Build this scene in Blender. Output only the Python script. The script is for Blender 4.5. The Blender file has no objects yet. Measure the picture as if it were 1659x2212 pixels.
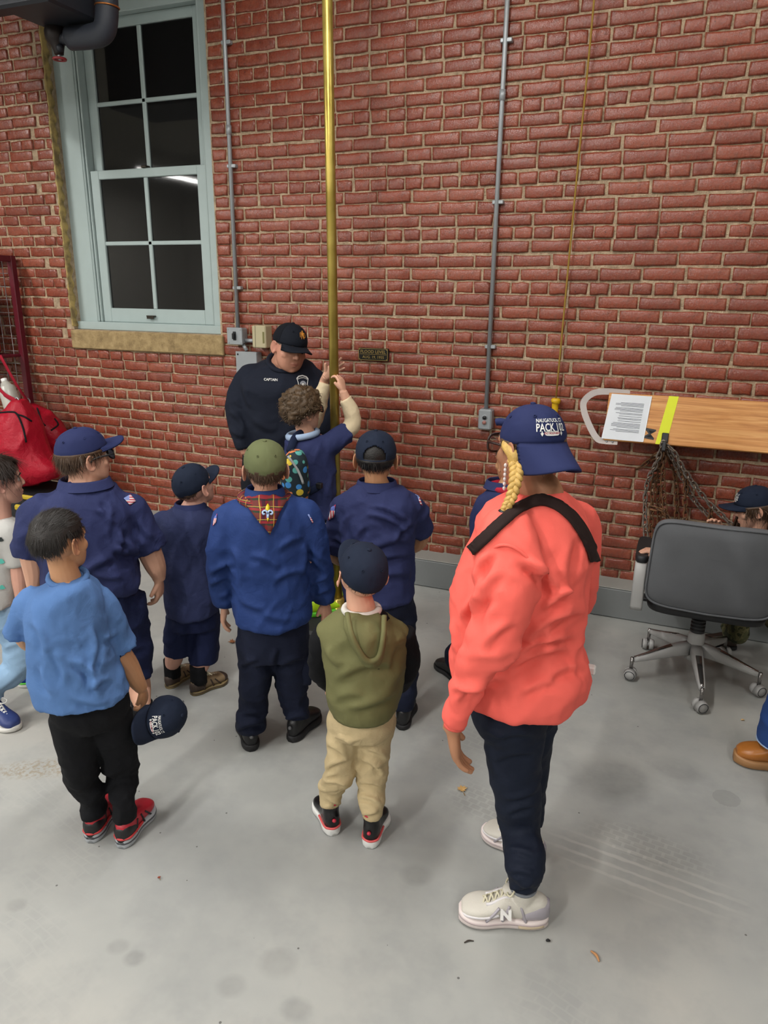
import bpy, math, random
import numpy as np
from mathutils import Vector, Matrix
from mathutils.bvhtree import BVHTree

# ------------------------------------------------------------------ camera
RX = np.array([[0.92572254, 0.12018623, -0.35859874],
               [0.37803891, -0.26609223, 0.88672516],
               [0.01115182, -0.95642574, -0.29176265]])   # camera axes (right, down, forward) -> world
_u, _s, _v = np.linalg.svd(RX); RX = _u @ _v
FPX, CW, CHH = 1575.0, 829.5, 1106.0
CAM = np.array([0.0, 0.0, 1.75])
scene = bpy.context.scene
cd = bpy.data.cameras.new('camera'); cam = bpy.data.objects.new('camera', cd)
scene.collection.objects.link(cam); scene.camera = cam
cd.sensor_fit = 'HORIZONTAL'; cd.sensor_width = 36.0; cd.lens = FPX / 1659 * 36.0
cd.clip_start = 0.05; cd.clip_end = 100
m4 = Matrix.Identity(4)
for i in range(3):
    m4[i][0] = RX[i, 0]; m4[i][1] = -RX[i, 1]; m4[i][2] = -RX[i, 2]; m4[i][3] = CAM[i]
cam.matrix_world = m4

# ------------------------------------------------------------------ world, exposure, lamps
wd = bpy.data.worlds.new('night'); scene.world = wd; wd.use_nodes = True
wd.node_tree.nodes['Background'].inputs[0].default_value = (0.004, 0.005, 0.008, 1)
wd.node_tree.nodes['Background'].inputs[1].default_value = 1.0
vs = scene.view_settings
vs.view_transform = 'Standard'; vs.look = 'None'; vs.gamma = 1.0; vs.use_curve_mapping = False
vs.exposure = 1.14
scene.cycles.use_denoising = True
scene.cycles.max_bounces = 4; scene.cycles.diffuse_bounces = 2; scene.cycles.glossy_bounces = 2; scene.cycles.transmission_bounces = 4
scene.cycles.caustics_reflective = False; scene.cycles.caustics_refractive = False
scene.cycles.use_adaptive_sampling = True; scene.cycles.adaptive_threshold = 0.07; scene.cycles.adaptive_min_samples = 16; scene.cycles.light_sampling_threshold = 0.04
CEIL = 4.4
# (x, y, length, watts, run along x?)
LAMPS = [(-1.4, 1.3, 2.4, 32, False), (2.0, 0.4, 2.4, 16, False), (-5.6, 0.6, 2.4, 74, False),
         (-2.3, -3.6, 2.4, 112, False), (2.0, -3.6, 2.4, 52, False), (-6.0, -3.6, 2.4, 96, False),
         (-10.6, -5.6, 2.4, 56, False), (0.4, 2.7, 1.2, 5, True)]

R8 = random.Random(7)
col = scene.collection
ORG = {}

def lin(c):
    if isinstance(c, str):
        c = [int(c[i:i + 2], 16) / 255 for i in (0, 2, 4)]
        c = [x / 12.92 if x <= 0.04045 else ((x + 0.055) / 1.055) ** 2.4 for x in c]
    return (c[0], c[1], c[2], 1)

# ------------------------------------------------------------------ materials
MATS = {}
class NT:
    """tiny node helper"""
    def __init__(s, name):
        s.m = bpy.data.materials.new(name); s.m.use_nodes = True
        s.t = s.m.node_tree; s.b = s.t.nodes['Principled BSDF']
    def n(s, typ, **kw):
        nd = s.t.nodes.new(typ)
        for k, v in kw.items(): setattr(nd, k, v)
        return nd
    def l(s, a, b): s.t.links.new(a, b)
    def noise(s, scale, detail=2, rough=0.5, vec=None, dist=0.0):
        nd = s.n('ShaderNodeTexNoise'); nd.inputs['Scale'].default_value = scale
        nd.inputs['Detail'].default_value = detail; nd.inputs['Roughness'].default_value = rough
        nd.inputs['Distortion'].default_value = dist
        s.l(vec if vec is not None else s.obj(), nd.inputs['Vector']); return nd
    def obj(s):
        if not hasattr(s, '_tc'): s._tc = s.n('ShaderNodeTexCoord')
        return s._tc.outputs['Object']
    def attr(s, name, out='Fac'):
        nd = s.n('ShaderNodeAttribute'); nd.attribute_name = name; return nd.outputs[out]
    def ramp(s, fac, stops, interp='LINEAR'):
        nd = s.n('ShaderNodeValToRGB'); cr = nd.color_ramp; cr.interpolation = interp
        while len(cr.elements) < len(stops): cr.elements.new(0.5)
        for e, (p, c) in zip(cr.elements, stops):
            e.position = p; e.color = lin(c) if not isinstance(c, (int, float)) else (c, c, c, 1)
        s.l(fac, nd.inputs[0]); return nd.outputs[0]
    def mix(s, fac, a, b, mode='MIX'):
        nd = s.n('ShaderNodeMix'); nd.data_type = 'RGBA'; nd.blend_type = mode
        for sock, v in ((nd.inputs[0], fac), (nd.inputs[6], a), (nd.inputs[7], b)):
            if hasattr(v, 'is_output'): s.l(v, sock)
            elif sock == nd.inputs[0]: sock.default_value = v
            else: sock.default_value = lin(v) if isinstance(v, str) else v
        return nd.outputs[2]
    def math(s, op, a, b=0.0, c=None):
        nd = s.n('ShaderNodeMath'); nd.operation = op
        for i, v in enumerate([a, b] + ([c] if c is not None else [])):
            if hasattr(v, 'is_output'): s.l(v, nd.inputs[i])
            else: nd.inputs[i].default_value = v
        return nd.outputs[0]
    def sep(s, v):
        nd = s.n('ShaderNodeSeparateXYZ'); s.l(v, nd.inputs[0]); return nd.outputs
    def bump(s, h, strength=0.3, dist=0.002, prev=None):
        nd = s.n('ShaderNodeBump'); nd.inputs['Strength'].default_value = strength
        nd.inputs['Distance'].default_value = dist; s.l(h, nd.inputs['Height'])
        if prev: s.l(prev, nd.inputs['Normal'])
        s.l(nd.outputs[0], s.b.inputs['Normal']); return nd.outputs[0]
    def set(s, col=None, rough=None, metal=None, spec=None):
        if col is not None:
            if hasattr(col, 'is_output'): s.l(col, s.b.inputs['Base Color'])
            else: s.b.inputs['Base Color'].default_value = lin(col)
        if rough is not None:
            if hasattr(rough, 'is_output'): s.l(rough, s.b.inputs['Roughness'])
            else: s.b.inputs['Roughness'].default_value = rough
        if metal is not None: s.b.inputs['Metallic'].default_value = metal
        if spec is not None: s.b.inputs['Specular IOR Level'].default_value = spec
        return s.m

def scl(c, k):
    l = lin(c); return tuple(min(1, x * k) for x in l[:3]) + (1,)

def cloth(name, c, weave=900, rough=0.85, var=0.10, wr=0.0, sheen=0.0):
    if name in MATS: return MATS[name]
    t = NT(name)
    n1 = t.noise(5, 3); n2 = t.noise(weave, 1)
    cc = t.mix(n1.outputs[0], scl(c, 1 - var), scl(c, 1 + var))
    cc = t.mix(t.math('MULTIPLY', n2.outputs[0], 0.2), cc, scl(c, 0.75))
    m = t.set(cc, rough, 0, 0.25)
    b = t.bump(n2.outputs[0], 0.25, 0.0006)
    if wr:
        n3 = t.noise(22, 4, 0.6, dist=1.2); t.bump(n3.outputs[0], wr * 2.2, 0.012, b)
    if sheen:
        t.b.inputs['Sheen Weight'].default_value = sheen
    MATS[name] = m; return m

def plain(name, c, rough=0.5, metal=0.0, bump=0.0, bscale=200, var=0.06, spec=0.5):
    if name in MATS: return MATS[name]
    t = NT(name); n1 = t.noise(12, 3)
    cc = t.mix(n1.outputs[0], scl(c, 1 - var), scl(c, 1 + var))
    m = t.set(cc, rough, metal, spec)
    if bump: t.bump(t.noise(bscale, 2).outputs[0], bump, 0.001)
    MATS[name] = m; return m

def skin(name, c, lip='a85a52'):
    if name in MATS: return MATS[name]
    t = NT(name); n1 = t.noise(30, 3)
    cc = t.mix(n1.outputs[0], scl(c, 0.93), scl(c, 1.05))
    cc = t.mix(t.attr('lip'), cc, lip)
    m = t.set(cc, 0.5, 0, 0.35)
    t.bump(t.noise(350, 2).outputs[0], 0.12, 0.0006)
    MATS[name] = m; return m

def hairmat(name, c, rough=0.45):
    if name in MATS: return MATS[name]
    t = NT(name); n1 = t.noise(60, 2)
    cc = t.mix(n1.outputs[0], scl(c, 0.55), scl(c, 1.35))
    m = t.set(cc, rough, 0, 0.4); t.bump(t.noise(260, 2).outputs[0], 0.5, 0.002)
    MATS[name] = m; return m

# ------------------------------------------------------------------ objects
def tag(o, label=None, cat=None, group=None, kind=None):
    for k, v in (('label', label), ('category', cat), ('group', group), ('kind', kind)):
        if v: o[k] = v
    return o

def empty(name, loc, label=None, cat=None, group=None, kind=None):
    o = bpy.data.objects.new(name, None); col.objects.link(o); o.location = tuple(loc)
    o.empty_display_size = 0.05
    ORG[o.name] = np.array(loc, float); return tag(o, label, cat, group, kind)

def mk(name, V, F, mat, parent=None, smooth=True, attrs=None, loc=None):
    """one mesh object from world coordinates; parents only ever translate"""
    V = np.asarray(V, float)
    og = ORG[parent.name] if parent is not None else np.zeros(3)
    here = np.array(loc, float) if loc is not None else og
    me = bpy.data.meshes.new(name)
    me.from_pydata((V - here).tolist(), [], F.tolist() if isinstance(F, np.ndarray) else F)
    if smooth: me.polygons.foreach_set('use_smooth', [True] * len(me.polygons))
    for k, a in (attrs or {}).items():
        a = np.asarray(a, float)
        if a.ndim == 1:
            at_ = me.attributes.new(k, 'FLOAT', 'POINT'); at_.data.foreach_set('value', a)
        else:
            at_ = me.attributes.new(k, 'FLOAT_VECTOR', 'POINT'); at_.data.foreach_set('vector', a.ravel())
    if mat is not None: me.materials.append(mat)
    o = bpy.data.objects.new(name, me); col.objects.link(o)
    o.location = tuple(here - og)
    if parent is not None: o.parent = parent
    ORG[o.name] = here
    return o

def join(parts):
    V, F, k = [], [], 0
    for v, f in parts:
        V.append(np.asarray(v, float)); F += [[i + k for i in q] for q in (f.tolist() if isinstance(f, np.ndarray) else f)]; k += len(v)
    return np.vstack(V), F

def box(x0, x1, y0, y1, z0, z1):
    V = [(x, y, z) for z in (z0, z1) for y in (y0, y1) for x in (x0, x1)]
    F = [[0, 2, 3, 1], [4, 5, 7, 6], [0, 1, 5, 4], [2, 6, 7, 3], [0, 4, 6, 2], [1, 3, 7, 5]]
    return np.array(V, float), F

def bbox(x0, x1, y0, y1, z0, z1, b=0.004):
    """box with chamfered edges"""
    c = np.array([(x0 + x1) / 2, (y0 + y1) / 2, (z0 + z1) / 2]); h = np.array([x1 - x0, y1 - y0, z1 - z0]) / 2
    b = min(b, *(h * 0.9)); V = []; idx = {}
    for sx in (-1, 1):
        for sy in (-1, 1):
            for sz in (-1, 1):
                s = np.array([sx, sy, sz])
                for a in range(3):
                    p = s * (h - b); p[a] = s[a] * h[a]; idx[(sx, sy, sz, a)] = len(V); V.append(c + p)
    F = []
    for a in range(3):
        o = [i for i in range(3) if i != a]
        for s in (-1, 1):
            q = []
            for p, r in ((-1, -1), (1, -1), (1, 1), (-1, 1)):
                k = [0, 0, 0]; k[a] = s; k[o[0]] = p; k[o[1]] = r; q.append(idx[(*k, a)])
            F.append(q)
    for a in range(3):
        o = [i for i in range(3) if i != a]
        for p in (-1, 1):
            for r in (-1, 1):
                k0 = [0, 0, 0]; k1 = [0, 0, 0]
                k0[a] = -1; k1[a] = 1
                for k in (k0, k1): k[o[0]] = p; k[o[1]] = r
                F.append([idx[(*k0, o[0])], idx[(*k1, o[0])], idx[(*k1, o[1])], idx[(*k0, o[1])]])
    for sx in (-1, 1):
        for sy in (-1, 1):
            for sz in (-1, 1): F.append([idx[(sx, sy, sz, a)] for a in range(3)])
    return np.array(V), F

def cr(arr, sub):
    arr = np.asarray(arr, float); n = len(arr)
    if n < 3 or sub <= 1:
        if sub <= 1: return arr
        t = np.linspace(0, n - 1, (n - 1) * sub + 1); i = np.minimum(t.astype(int), n - 2); w = (t - i)[:, None]
        return arr[i] * (1 - w) + arr[i + 1] * w
    ext = np.vstack([2 * arr[0] - arr[1], arr, 2 * arr[-1] - arr[-2]]); out = []
    for i in range(n - 1):
        p0, p1, p2, p3 = ext[i:i + 4]
        for k in range(sub):
            t = k / sub
            out.append(0.5 * (2 * p1 + (p2 - p0) * t + (2 * p0 - 5 * p1 + 4 * p2 - p3) * t * t + (3 * p1 - p0 - 3 * p2 + p3) * t ** 3))
    out.append(arr[-1]); return np.array(out)

def loft(rings, n=20, sub=3, p=1.0, caps=True):
    A = cr([np.concatenate(r) for r in rings], sub); C, U, Vv = A[:, 0:3], A[:, 3:6], A[:, 6:9]
    th = np.linspace(0, 2 * np.pi, n, endpoint=False)
    cs = np.sign(np.cos(th)) * np.abs(np.cos(th)) ** p; sn = np.sign(np.sin(th)) * np.abs(np.sin(th)) ** p
    V = (C[:, None] + U[:, None] * cs[None, :, None] + Vv[:, None] * sn[None, :, None]).reshape(-1, 3)
    m = len(C); F = []
    for i in range(m - 1):
        for j in range(n):
            a = i * n + j; b = i * n + (j + 1) % n; F.append([a, b, b + n, a + n])
    if caps:
        V = np.vstack([V, C[0], C[-1]]); k = m * n
        for j in range(n):
            F.append([k, (j + 1) % n, j]); F.append([k + 1, (m - 1) * n + j, (m - 1) * n + (j + 1) % n])
    return V, F

def nrm(v):
    v = np.asarray(v, float); return v / (np.linalg.norm(v) + 1e-12)

def limb(pts, n=14, sub=4, flat=None, caps=True):
    """tube through [(vec, r)...]; flat=(direction, factor) squashes it along a direction"""
    A = cr([list(p) + [r] for p, r in pts], sub); P, Rr = A[:, :3], np.maximum(A[:, 3], 1e-4)
    T = np.gradient(P, axis=0); T /= np.linalg.norm(T, axis=1)[:, None] + 1e-12
    ref = np.array([0, 0, 1.0]) if abs(T[0][2]) < 0.9 else np.array([0, 1.0, 0])
    u = nrm(np.cross(T[0], ref)); th = np.linspace(0, 2 * np.pi, n, endpoint=False); V = []
    for i in range(len(P)):
        u = nrm(u - T[i] * np.dot(u, T[i])); v = np.cross(T[i], u)
        ring = (np.cos(th)[:, None] * u + np.sin(th)[:, None] * v) * Rr[i]
        if flat is not None:
            d, k = flat; ring = ring - np.outer(ring @ nrm(d), nrm(d)) * (1 - k)
        V.append(P[i] + ring)
    V = np.vstack(V); m = len(P); F = []
    for i in range(m - 1):
        for j in range(n):
            a = i * n + j; b = i * n + (j + 1) % n; F.append([a, b, b + n, a + n])
    if caps:
        V = np.vstack([V, P[0], P[-1]]); k = m * n
        for j in range(n):
            F.append([k, (j + 1) % n, j]); F.append([k + 1, (m - 1) * n + j, (m - 1) * n + (j + 1) % n])
    return V, F

def ell(c, r, n=20, m=12, M=None):
    V = [(0, 0, 1)]
    for i in range(1, m):
        f = math.pi * i / m
        for j in range(n):
            t = 2 * math.pi * j / n; V.append((math.sin(f) * math.cos(t), math.sin(f) * math.sin(t), math.cos(f)))
    V.append((0, 0, -1)); F = [[0, 1 + j, 1 + (j + 1) % n] for j in range(n)]
    for i in range(m - 2):
        for j in range(n):
            a = 1 + i * n + j; b = 1 + i * n + (j + 1) % n; F.append([a, a + n, b + n, b])
    k = len(V) - 1; F += [[k, 1 + (m - 2) * n + (j + 1) % n, 1 + (m - 2) * n + j] for j in range(n)]
    V = np.array(V) * np.asarray(r, float)
    if M is not None: V = V @ np.asarray(M).T
    return V + np.asarray(c, float), F

def torus(c, ax, R, r, n=20, m=8, u=None):
    ax = nrm(ax); u = nrm(np.cross(ax, [0.3, 0.2, 1])) if u is None else nrm(u); v = np.cross(ax, u); V = []
    for i in range(n):
        a = 2 * math.pi * i / n; d = u * math.cos(a) + v * math.sin(a)
        for j in range(m):
            b = 2 * math.pi * j / m; V.append(c + d * (R + r * math.cos(b)) + ax * r * math.sin(b))
    F = [[i * m + j, ((i + 1) % n) * m + j, ((i + 1) % n) * m + (j + 1) % m, i * m + (j + 1) % m] for i in range(n) for j in range(m)]
    return np.array(V), F

def grid(fn, nu, nv, closed=False):
    V = np.array([fn(i / (nu - 1), j / (nv - 1)) for i in range(nu) for j in range(nv)])
    F = [[i * nv + j, (i + 1) * nv + j, (i + 1) * nv + j + 1, i * nv + j + 1] for i in range(nu - 1) for j in range(nv - 1)]
    return V, F

def slab(V, F, off):
    """thicken an open sheet by off (array of offsets)"""
    n = len(V); V2 = np.vstack([V, V + off]); from collections import Counter
    F2 = [list(f) for f in F] + [[i + n for i in reversed(f)] for f in F]; cnt = Counter(); dirn = {}
    for f in F:
        for a, b in zip(f, list(f[1:]) + [f[0]]):
            e = (min(a, b), max(a, b)); cnt[e] += 1; dirn[e] = (a, b)
    for e, c in cnt.items():
        if c == 1:
            a, b = dirn[e]; F2.append([b, a, a + n, b + n])
    return V2, F2

_hash = np.random.RandomState(3).rand(8192) * 2 - 1
def vnoise(P, seed=0):
    P = np.asarray(P, float); I = np.floor(P).astype(np.int64); f = P - I; f = f * f * (3 - 2 * f); out = 0
    for dx in (0, 1):
        for dy in (0, 1):
            for dz in (0, 1):
                h = ((I[:, 0] + dx) * 73856093) ^ ((I[:, 1] + dy) * 19349663) ^ ((I[:, 2] + dz) * 83492791) ^ (seed * 2654435)
                w = (f[:, 0] if dx else 1 - f[:, 0]) * (f[:, 1] if dy else 1 - f[:, 1]) * (f[:, 2] if dz else 1 - f[:, 2])
                out = out + w * _hash[h & 8191]
    return out

def vnormals(V, F):
    F = np.asarray(F); a = V[F[:, 1]] - V[F[:, 0]] if F.shape[1] == 3 else V[F[:, 2]] - V[F[:, 0]]
    b = V[F[:, 2]] - V[F[:, 0]] if F.shape[1] == 3 else V[F[:, 3]] - V[F[:, 1]]
    fn = np.cross(a, b); N = np.zeros_like(V)
    for k in range(F.shape[1]):
        for c in range(3): N[:, c] += np.bincount(F[:, k], fn[:, c], len(V))
    return N / (np.linalg.norm(N, axis=1)[:, None] + 1e-12)

tmp_scene = bpy.data.scenes.new('workbench')
def remesh(parts, vox, smooth=6, factor=0.5):
    V, F = join(parts); me = bpy.data.meshes.new('t'); me.from_pydata(V.tolist(), [], F)
    o = bpy.data.objects.new('t', me); tmp_scene.collection.objects.link(o)
    md = o.modifiers.new('r', 'REMESH'); md.mode = 'VOXEL'; md.voxel_size = vox; md.adaptivity = 0
    if smooth:
        sm = o.modifiers.new('s', 'SMOOTH'); sm.factor = factor; sm.iterations = smooth
    tmp_scene.view_layers[0].update(); dg = tmp_scene.view_layers[0].depsgraph
    ev = o.evaluated_get(dg); m2 = ev.to_mesh()
    Vo = np.empty(len(m2.vertices) * 3); m2.vertices.foreach_get('co', Vo); Vo = Vo.reshape(-1, 3)
    lt = np.empty(len(m2.polygons), int); m2.polygons.foreach_get('loop_total', lt)
    li = np.empty(len(m2.loops), int); m2.loops.foreach_get('vertex_index', li)
    assert (lt == 4).all(); Fo = li.reshape(-1, 4)
    ev.to_mesh_clear(); bpy.data.objects.remove(o); bpy.data.meshes.remove(me)
    return Vo, Fo

def floorpt(px, py, z=0.0):
    d = RX @ np.array([(px - CW) / FPX, (py - CHH) / FPX, 1.0]); return CAM + d * (z - CAM[2]) / d[2]
def wallpt(px, py, y=4.116):
    d = RX @ np.array([(px - CW) / FPX, (py - CHH) / FPX, 1.0]); return CAM + d * y / d[1]

def text2d(s, size, bold=0.0, sx=1.0):
    """flat letter mesh (V 2-D, F), centred"""
    cu = bpy.data.curves.new('t', 'FONT'); cu.body = s; cu.size = size; cu.offset = bold * size; cu.resolution_u = 2
    cu.fill_mode = 'FRONT'
    o = bpy.data.objects.new('t', cu); tmp_scene.collection.objects.link(o)
    tmp_scene.view_layers[0].update(); dg = tmp_scene.view_layers[0].depsgraph; ev = o.evaluated_get(dg); m = ev.to_mesh()
    V = np.array([v.co[:2] for v in m.vertices]); F = [list(p.vertices) for p in m.polygons]
    ev.to_mesh_clear(); bpy.data.objects.remove(o); bpy.data.curves.remove(cu)
    V = V - (V.min(0) + V.max(0)) / 2; V[:, 0] *= sx
    return V, F
# ================================================================== the room
YW = 4.116
def proj(P):
    q = (np.asarray(P, float) - CAM) @ RX; return np.array([CW + FPX * q[0] / q[2], CHH + FPX * q[1] / q[2]])

# floor: grey painted concrete, worn and stained
t = NT('floor_paint')
n1 = t.noise(0.9, 5, 0.6); n2 = t.noise(4.5, 4, 0.65); n3 = t.noise(60, 3, 0.6)
c = t.ramp(n1.outputs[0], [(0.30, '8f918f'), (0.5, 'a4a5a1'), (0.72, 'b4b2ab')])
c = t.mix(t.ramp(n2.outputs[0], [(0.46, 0.0), (0.62, 0.32)]), c, '8b8d8c')
sp = t.n('ShaderNodeTexVoronoi'); sp.inputs['Scale'].default_value = 2.3; t.l(t.obj(), sp.inputs['Vector'])
spn = t.math('ADD', sp.outputs['Distance'], t.math('MULTIPLY', n3.outputs[0], 0.03))
spr = t.sep(sp.outputs['Color'])
spot = t.math('MULTIPLY', t.math('LESS_THAN', spn, t.math('MULTIPLY', spr[0], 0.17)), t.math('GREATER_THAN', spr[1], 0.5))
c = t.mix(t.math('MULTIPLY', spot, 0.28), c, '6f726f')
spk = t.n('ShaderNodeTexVoronoi'); spk.inputs['Scale'].default_value = 14; t.l(t.obj(), spk.inputs['Vector'])
spkc = t.sep(spk.outputs['Color'])
dot = t.math('MULTIPLY', t.math('LESS_THAN', spk.outputs['Distance'], 0.05), t.math('GREATER_THAN', spkc[0], 0.72))
c = t.mix(t.math('MULTIPLY', dot, 0.75), c, '3a3835')
# faint tread prints
mp = t.n('ShaderNodeMapping'); t.l(t.obj(), mp.inputs['Vector']); mp.inputs['Rotation'].default_value = (0, 0, 0.25); mp.inputs['Scale'].default_value = (1, 1, 1)
bk = t.n('ShaderNodeTexBrick'); bk.inputs['Scale'].default_value = 9; bk.inputs['Mortar Size'].default_value = 0.03
bk.inputs['Color1'].default_value = (0, 0, 0, 1); bk.inputs['Color2'].default_value = (0.2, 0.2, 0.2, 1); bk.inputs['Mortar'].default_value = (1, 1, 1, 1)
wob = t.n('ShaderNodeVectorMath'); wob.operation = 'MULTIPLY_ADD'; t.l(t.noise(5, 2).outputs['Color'], wob.inputs[0]); wob.inputs[1].default_value = (.06, .06, 0); t.l(mp.outputs[0], wob.inputs[2]); t.l(wob.outputs[0], bk.inputs['Vector'])
tm = t.math('MULTIPLY', t.ramp(t.noise(0.8, 2, vec=t.obj(), dist=1.0).outputs[0], [(0.56, 0.0), (0.64, 1.0)]), t.ramp(n2.outputs[0], [(0.4, 0.0), (0.6, 0.35)]))
c = t.mix(t.math('MULTIPLY', t.math('MULTIPLY', tm, 0.35), bk.outputs['Fac']), c, 'c6c4bd')
def local(cx, cy, rx, ry, ang):
    mp_ = t.n('ShaderNodeMapping'); mp_.vector_type = 'TEXTURE'; mp_.inputs['Location'].default_value = (cx, cy, 0); mp_.inputs['Rotation'].default_value = (0, 0, ang); mp_.inputs['Scale'].default_value = (rx, ry, 1); t.l(t.obj(), mp_.inputs['Vector'])
    ln = t.n('ShaderNodeVectorMath'); ln.operation = 'LENGTH'; t.l(mp_.outputs[0], ln.inputs[0]); return mp_.outputs[0], t.ramp(ln.outputs['Value'], [(0.55, 1.0), (1.0, 0.0)])
fq = floorpt(1380, 1880); v_, m_ = local(fq[0], fq[1], .34, .13, -.12)      # pale wavy tyre print
wv = t.n('ShaderNodeTexWave'); wv.bands_direction = 'Y'; wv.inputs['Scale'].default_value = .9; wv.inputs['Distortion'].default_value = 1.2; wv.inputs['Detail Scale'].default_value = 6; t.l(v_, wv.inputs['Vector'])
c = t.mix(t.math('MULTIPLY', t.math('MULTIPLY', m_, t.ramp(wv.outputs['Fac'], [(.7, 0.0), (.95, .55)])), n2.outputs[0]), c, 'd2d0c8')
for px_, py_, rx_, ry_, an_ in ((1060, 1740, .2, .11, -.2), (1400, 1830, .24, .10, -.15)):      # darker block tread
    fq = floorpt(px_, py_); v_, m_ = local(fq[0], fq[1], rx_, ry_, an_); bq = t.n('ShaderNodeTexBrick'); bq.inputs['Scale'].default_value = 2.2; bq.inputs['Mortar Size'].default_value = .05; bq.inputs['Brick Width'].default_value = .45; bq.inputs['Row Height'].default_value = .5; t.l(v_, bq.inputs['Vector'])
    c = t.mix(t.math('MULTIPLY', t.math('MULTIPLY', t.math('SUBTRACT', 1.0, bq.outputs['Fac']), m_), .16), c, '5f615c')
for px_, py_, rr_, k_ in ((600, 2080, .055, .22), (500, 2130, .04, .22), (35, 1955, .03, .2), (290, 2070, .03, .25), (255, 2045, .03, .2), (640, 2180, .04, .18), (1320, 1680, .16, .3), (1460, 1660, .1, .2), (900, 1890, .05, .25)):
    fq = floorpt(px_, py_); v_, m_ = local(fq[0], fq[1], rr_ * 1.2, rr_, .3); c = t.mix(t.math('MULTIPLY', t.math('MULTIPLY', m_, k_ * 1.6), t.ramp(n2.outputs[0], [(.3, .4), (.6, 1.0)])), c, '6a6b69')
fq = floorpt(90, 1660); v_, m_ = local(fq[0], fq[1], .22, .07, .5); c = t.mix(t.math('MULTIPLY', t.math('MULTIPLY', m_, .6), t.ramp(n3.outputs[0], [(.45, 0.0), (.6, 1.0)])), c, '8c7c5e')
MFLOOR = t.set(c, t.ramp(n2.outputs[0], [(0.3, 0.42), (0.7, 0.6)]), 0, 0.4)
t.bump(n3.outputs[0], 0.10, 0.002)
o = mk('floor', *box(-13, 6, -9, YW + 0.3, -0.2, 0.0), MFLOOR, smooth=False); tag(o, 'grey painted concrete floor with scuffs and stains', kind='structure')

MWHITE = plain('wall_white', 'c9c6bd', 0.7)
MCEIL = plain('ceiling_white', 'b8b4a8', 0.8)
tag(mk('ceiling', *box(-13, 6, -9, YW + 0.3, CEIL, CEIL + 0.2), MCEIL, smooth=False), 'plain pale ceiling above the garage', kind='structure')
tag(mk('wall_left', *box(-13.2, -13, -9, YW + 0.3, 0, CEIL), MWHITE, smooth=False), 'pale wall at the far left end of the garage', kind='structure')
tag(mk('wall_right', *box(6, 6.2, -9, YW + 0.3, 0, CEIL), MWHITE, smooth=False), 'pale wall at the right end of the garage', kind='structure')
tag(mk('wall_front', *box(-13, 6, -9.2, -9, 0, CEIL), MWHITE, smooth=False), 'pale wall behind the camera', kind='structure')

# brick wall: mortar bed with the window opening, bricks as pieces
WX0, WX1, WZ0, WZ1 = -4.065, -2.83, 1.455, 3.75
t = NT('mortar'); n = t.noise(26, 4, 0.65)
MMORT = t.set(t.ramp(n.outputs[0], [(0.3, '9a866e'), (0.55, 'c2ab8e'), (0.75, 'dcc6a8')]), 0.9, 0, 0.2); t.bump(t.noise(70, 5, .7).outputs[0], 1.0, 0.012)
YM = YW + 0.008
V, F = join([box(-13, WX0, YM, YW + 0.32, 0, CEIL), box(WX1, 6, YM, YW + 0.32, 0, CEIL),
             box(WX0, WX1, YM, YW + 0.32, 0, WZ0), box(WX0, WX1, YM, YW + 0.32, WZ1, CEIL)])
wall = mk('wall_back', V, F, MMORT, smooth=False); tag(wall, 'old red brick wall with rows of header bricks', kind='structure')
t = NT('brick')
tint = t.attr('tint'); nb = t.noise(17, 5, 0.65); nf = t.noise(70, 4, 0.7)
c = t.ramp(tint, [(0.0, '7e3e2f'), (0.3, '86402e'), (0.8, '8e4531'), (1.0, '964f3a')])
c = t.mix(t.ramp(nf.outputs[0], [(0.4, 0.0), (0.75, 0.3)]), c, '64342a')
c = t.mix(t.ramp(nb.outputs[0], [(0.48, 0.0), (0.72, 0.5)]), c, 'a5664e')
c = t.mix(t.ramp(t.noise(31, 4, 0.7).outputs[0], [(0.5, 0.0), (0.7, 0.55)]), c, '5e3024')
pit = t.n('ShaderNodeTexVoronoi'); pit.inputs['Scale'].default_value = 48; t.l(t.obj(), pit.inputs['Vector'])
ps = t.sep(pit.outputs['Color'])
ph = t.math('MULTIPLY', t.math('LESS_THAN', pit.outputs['Distance'], 0.16), t.math('GREATER_THAN', ps[0], 0.8))
c = t.mix(t.math('MULTIPLY', ph, 0.7), c, '2e1a16')
MBRICK = t.set(c, t.ramp(nf.outputs[0], [(0.3, 0.2), (0.7, 0.34)]), 0, 0.6)
t.bump(t.math('SUBTRACT', nf.outputs[0], t.math('MULTIPLY', ph, 0.8)), 0.45, 0.006)

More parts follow.
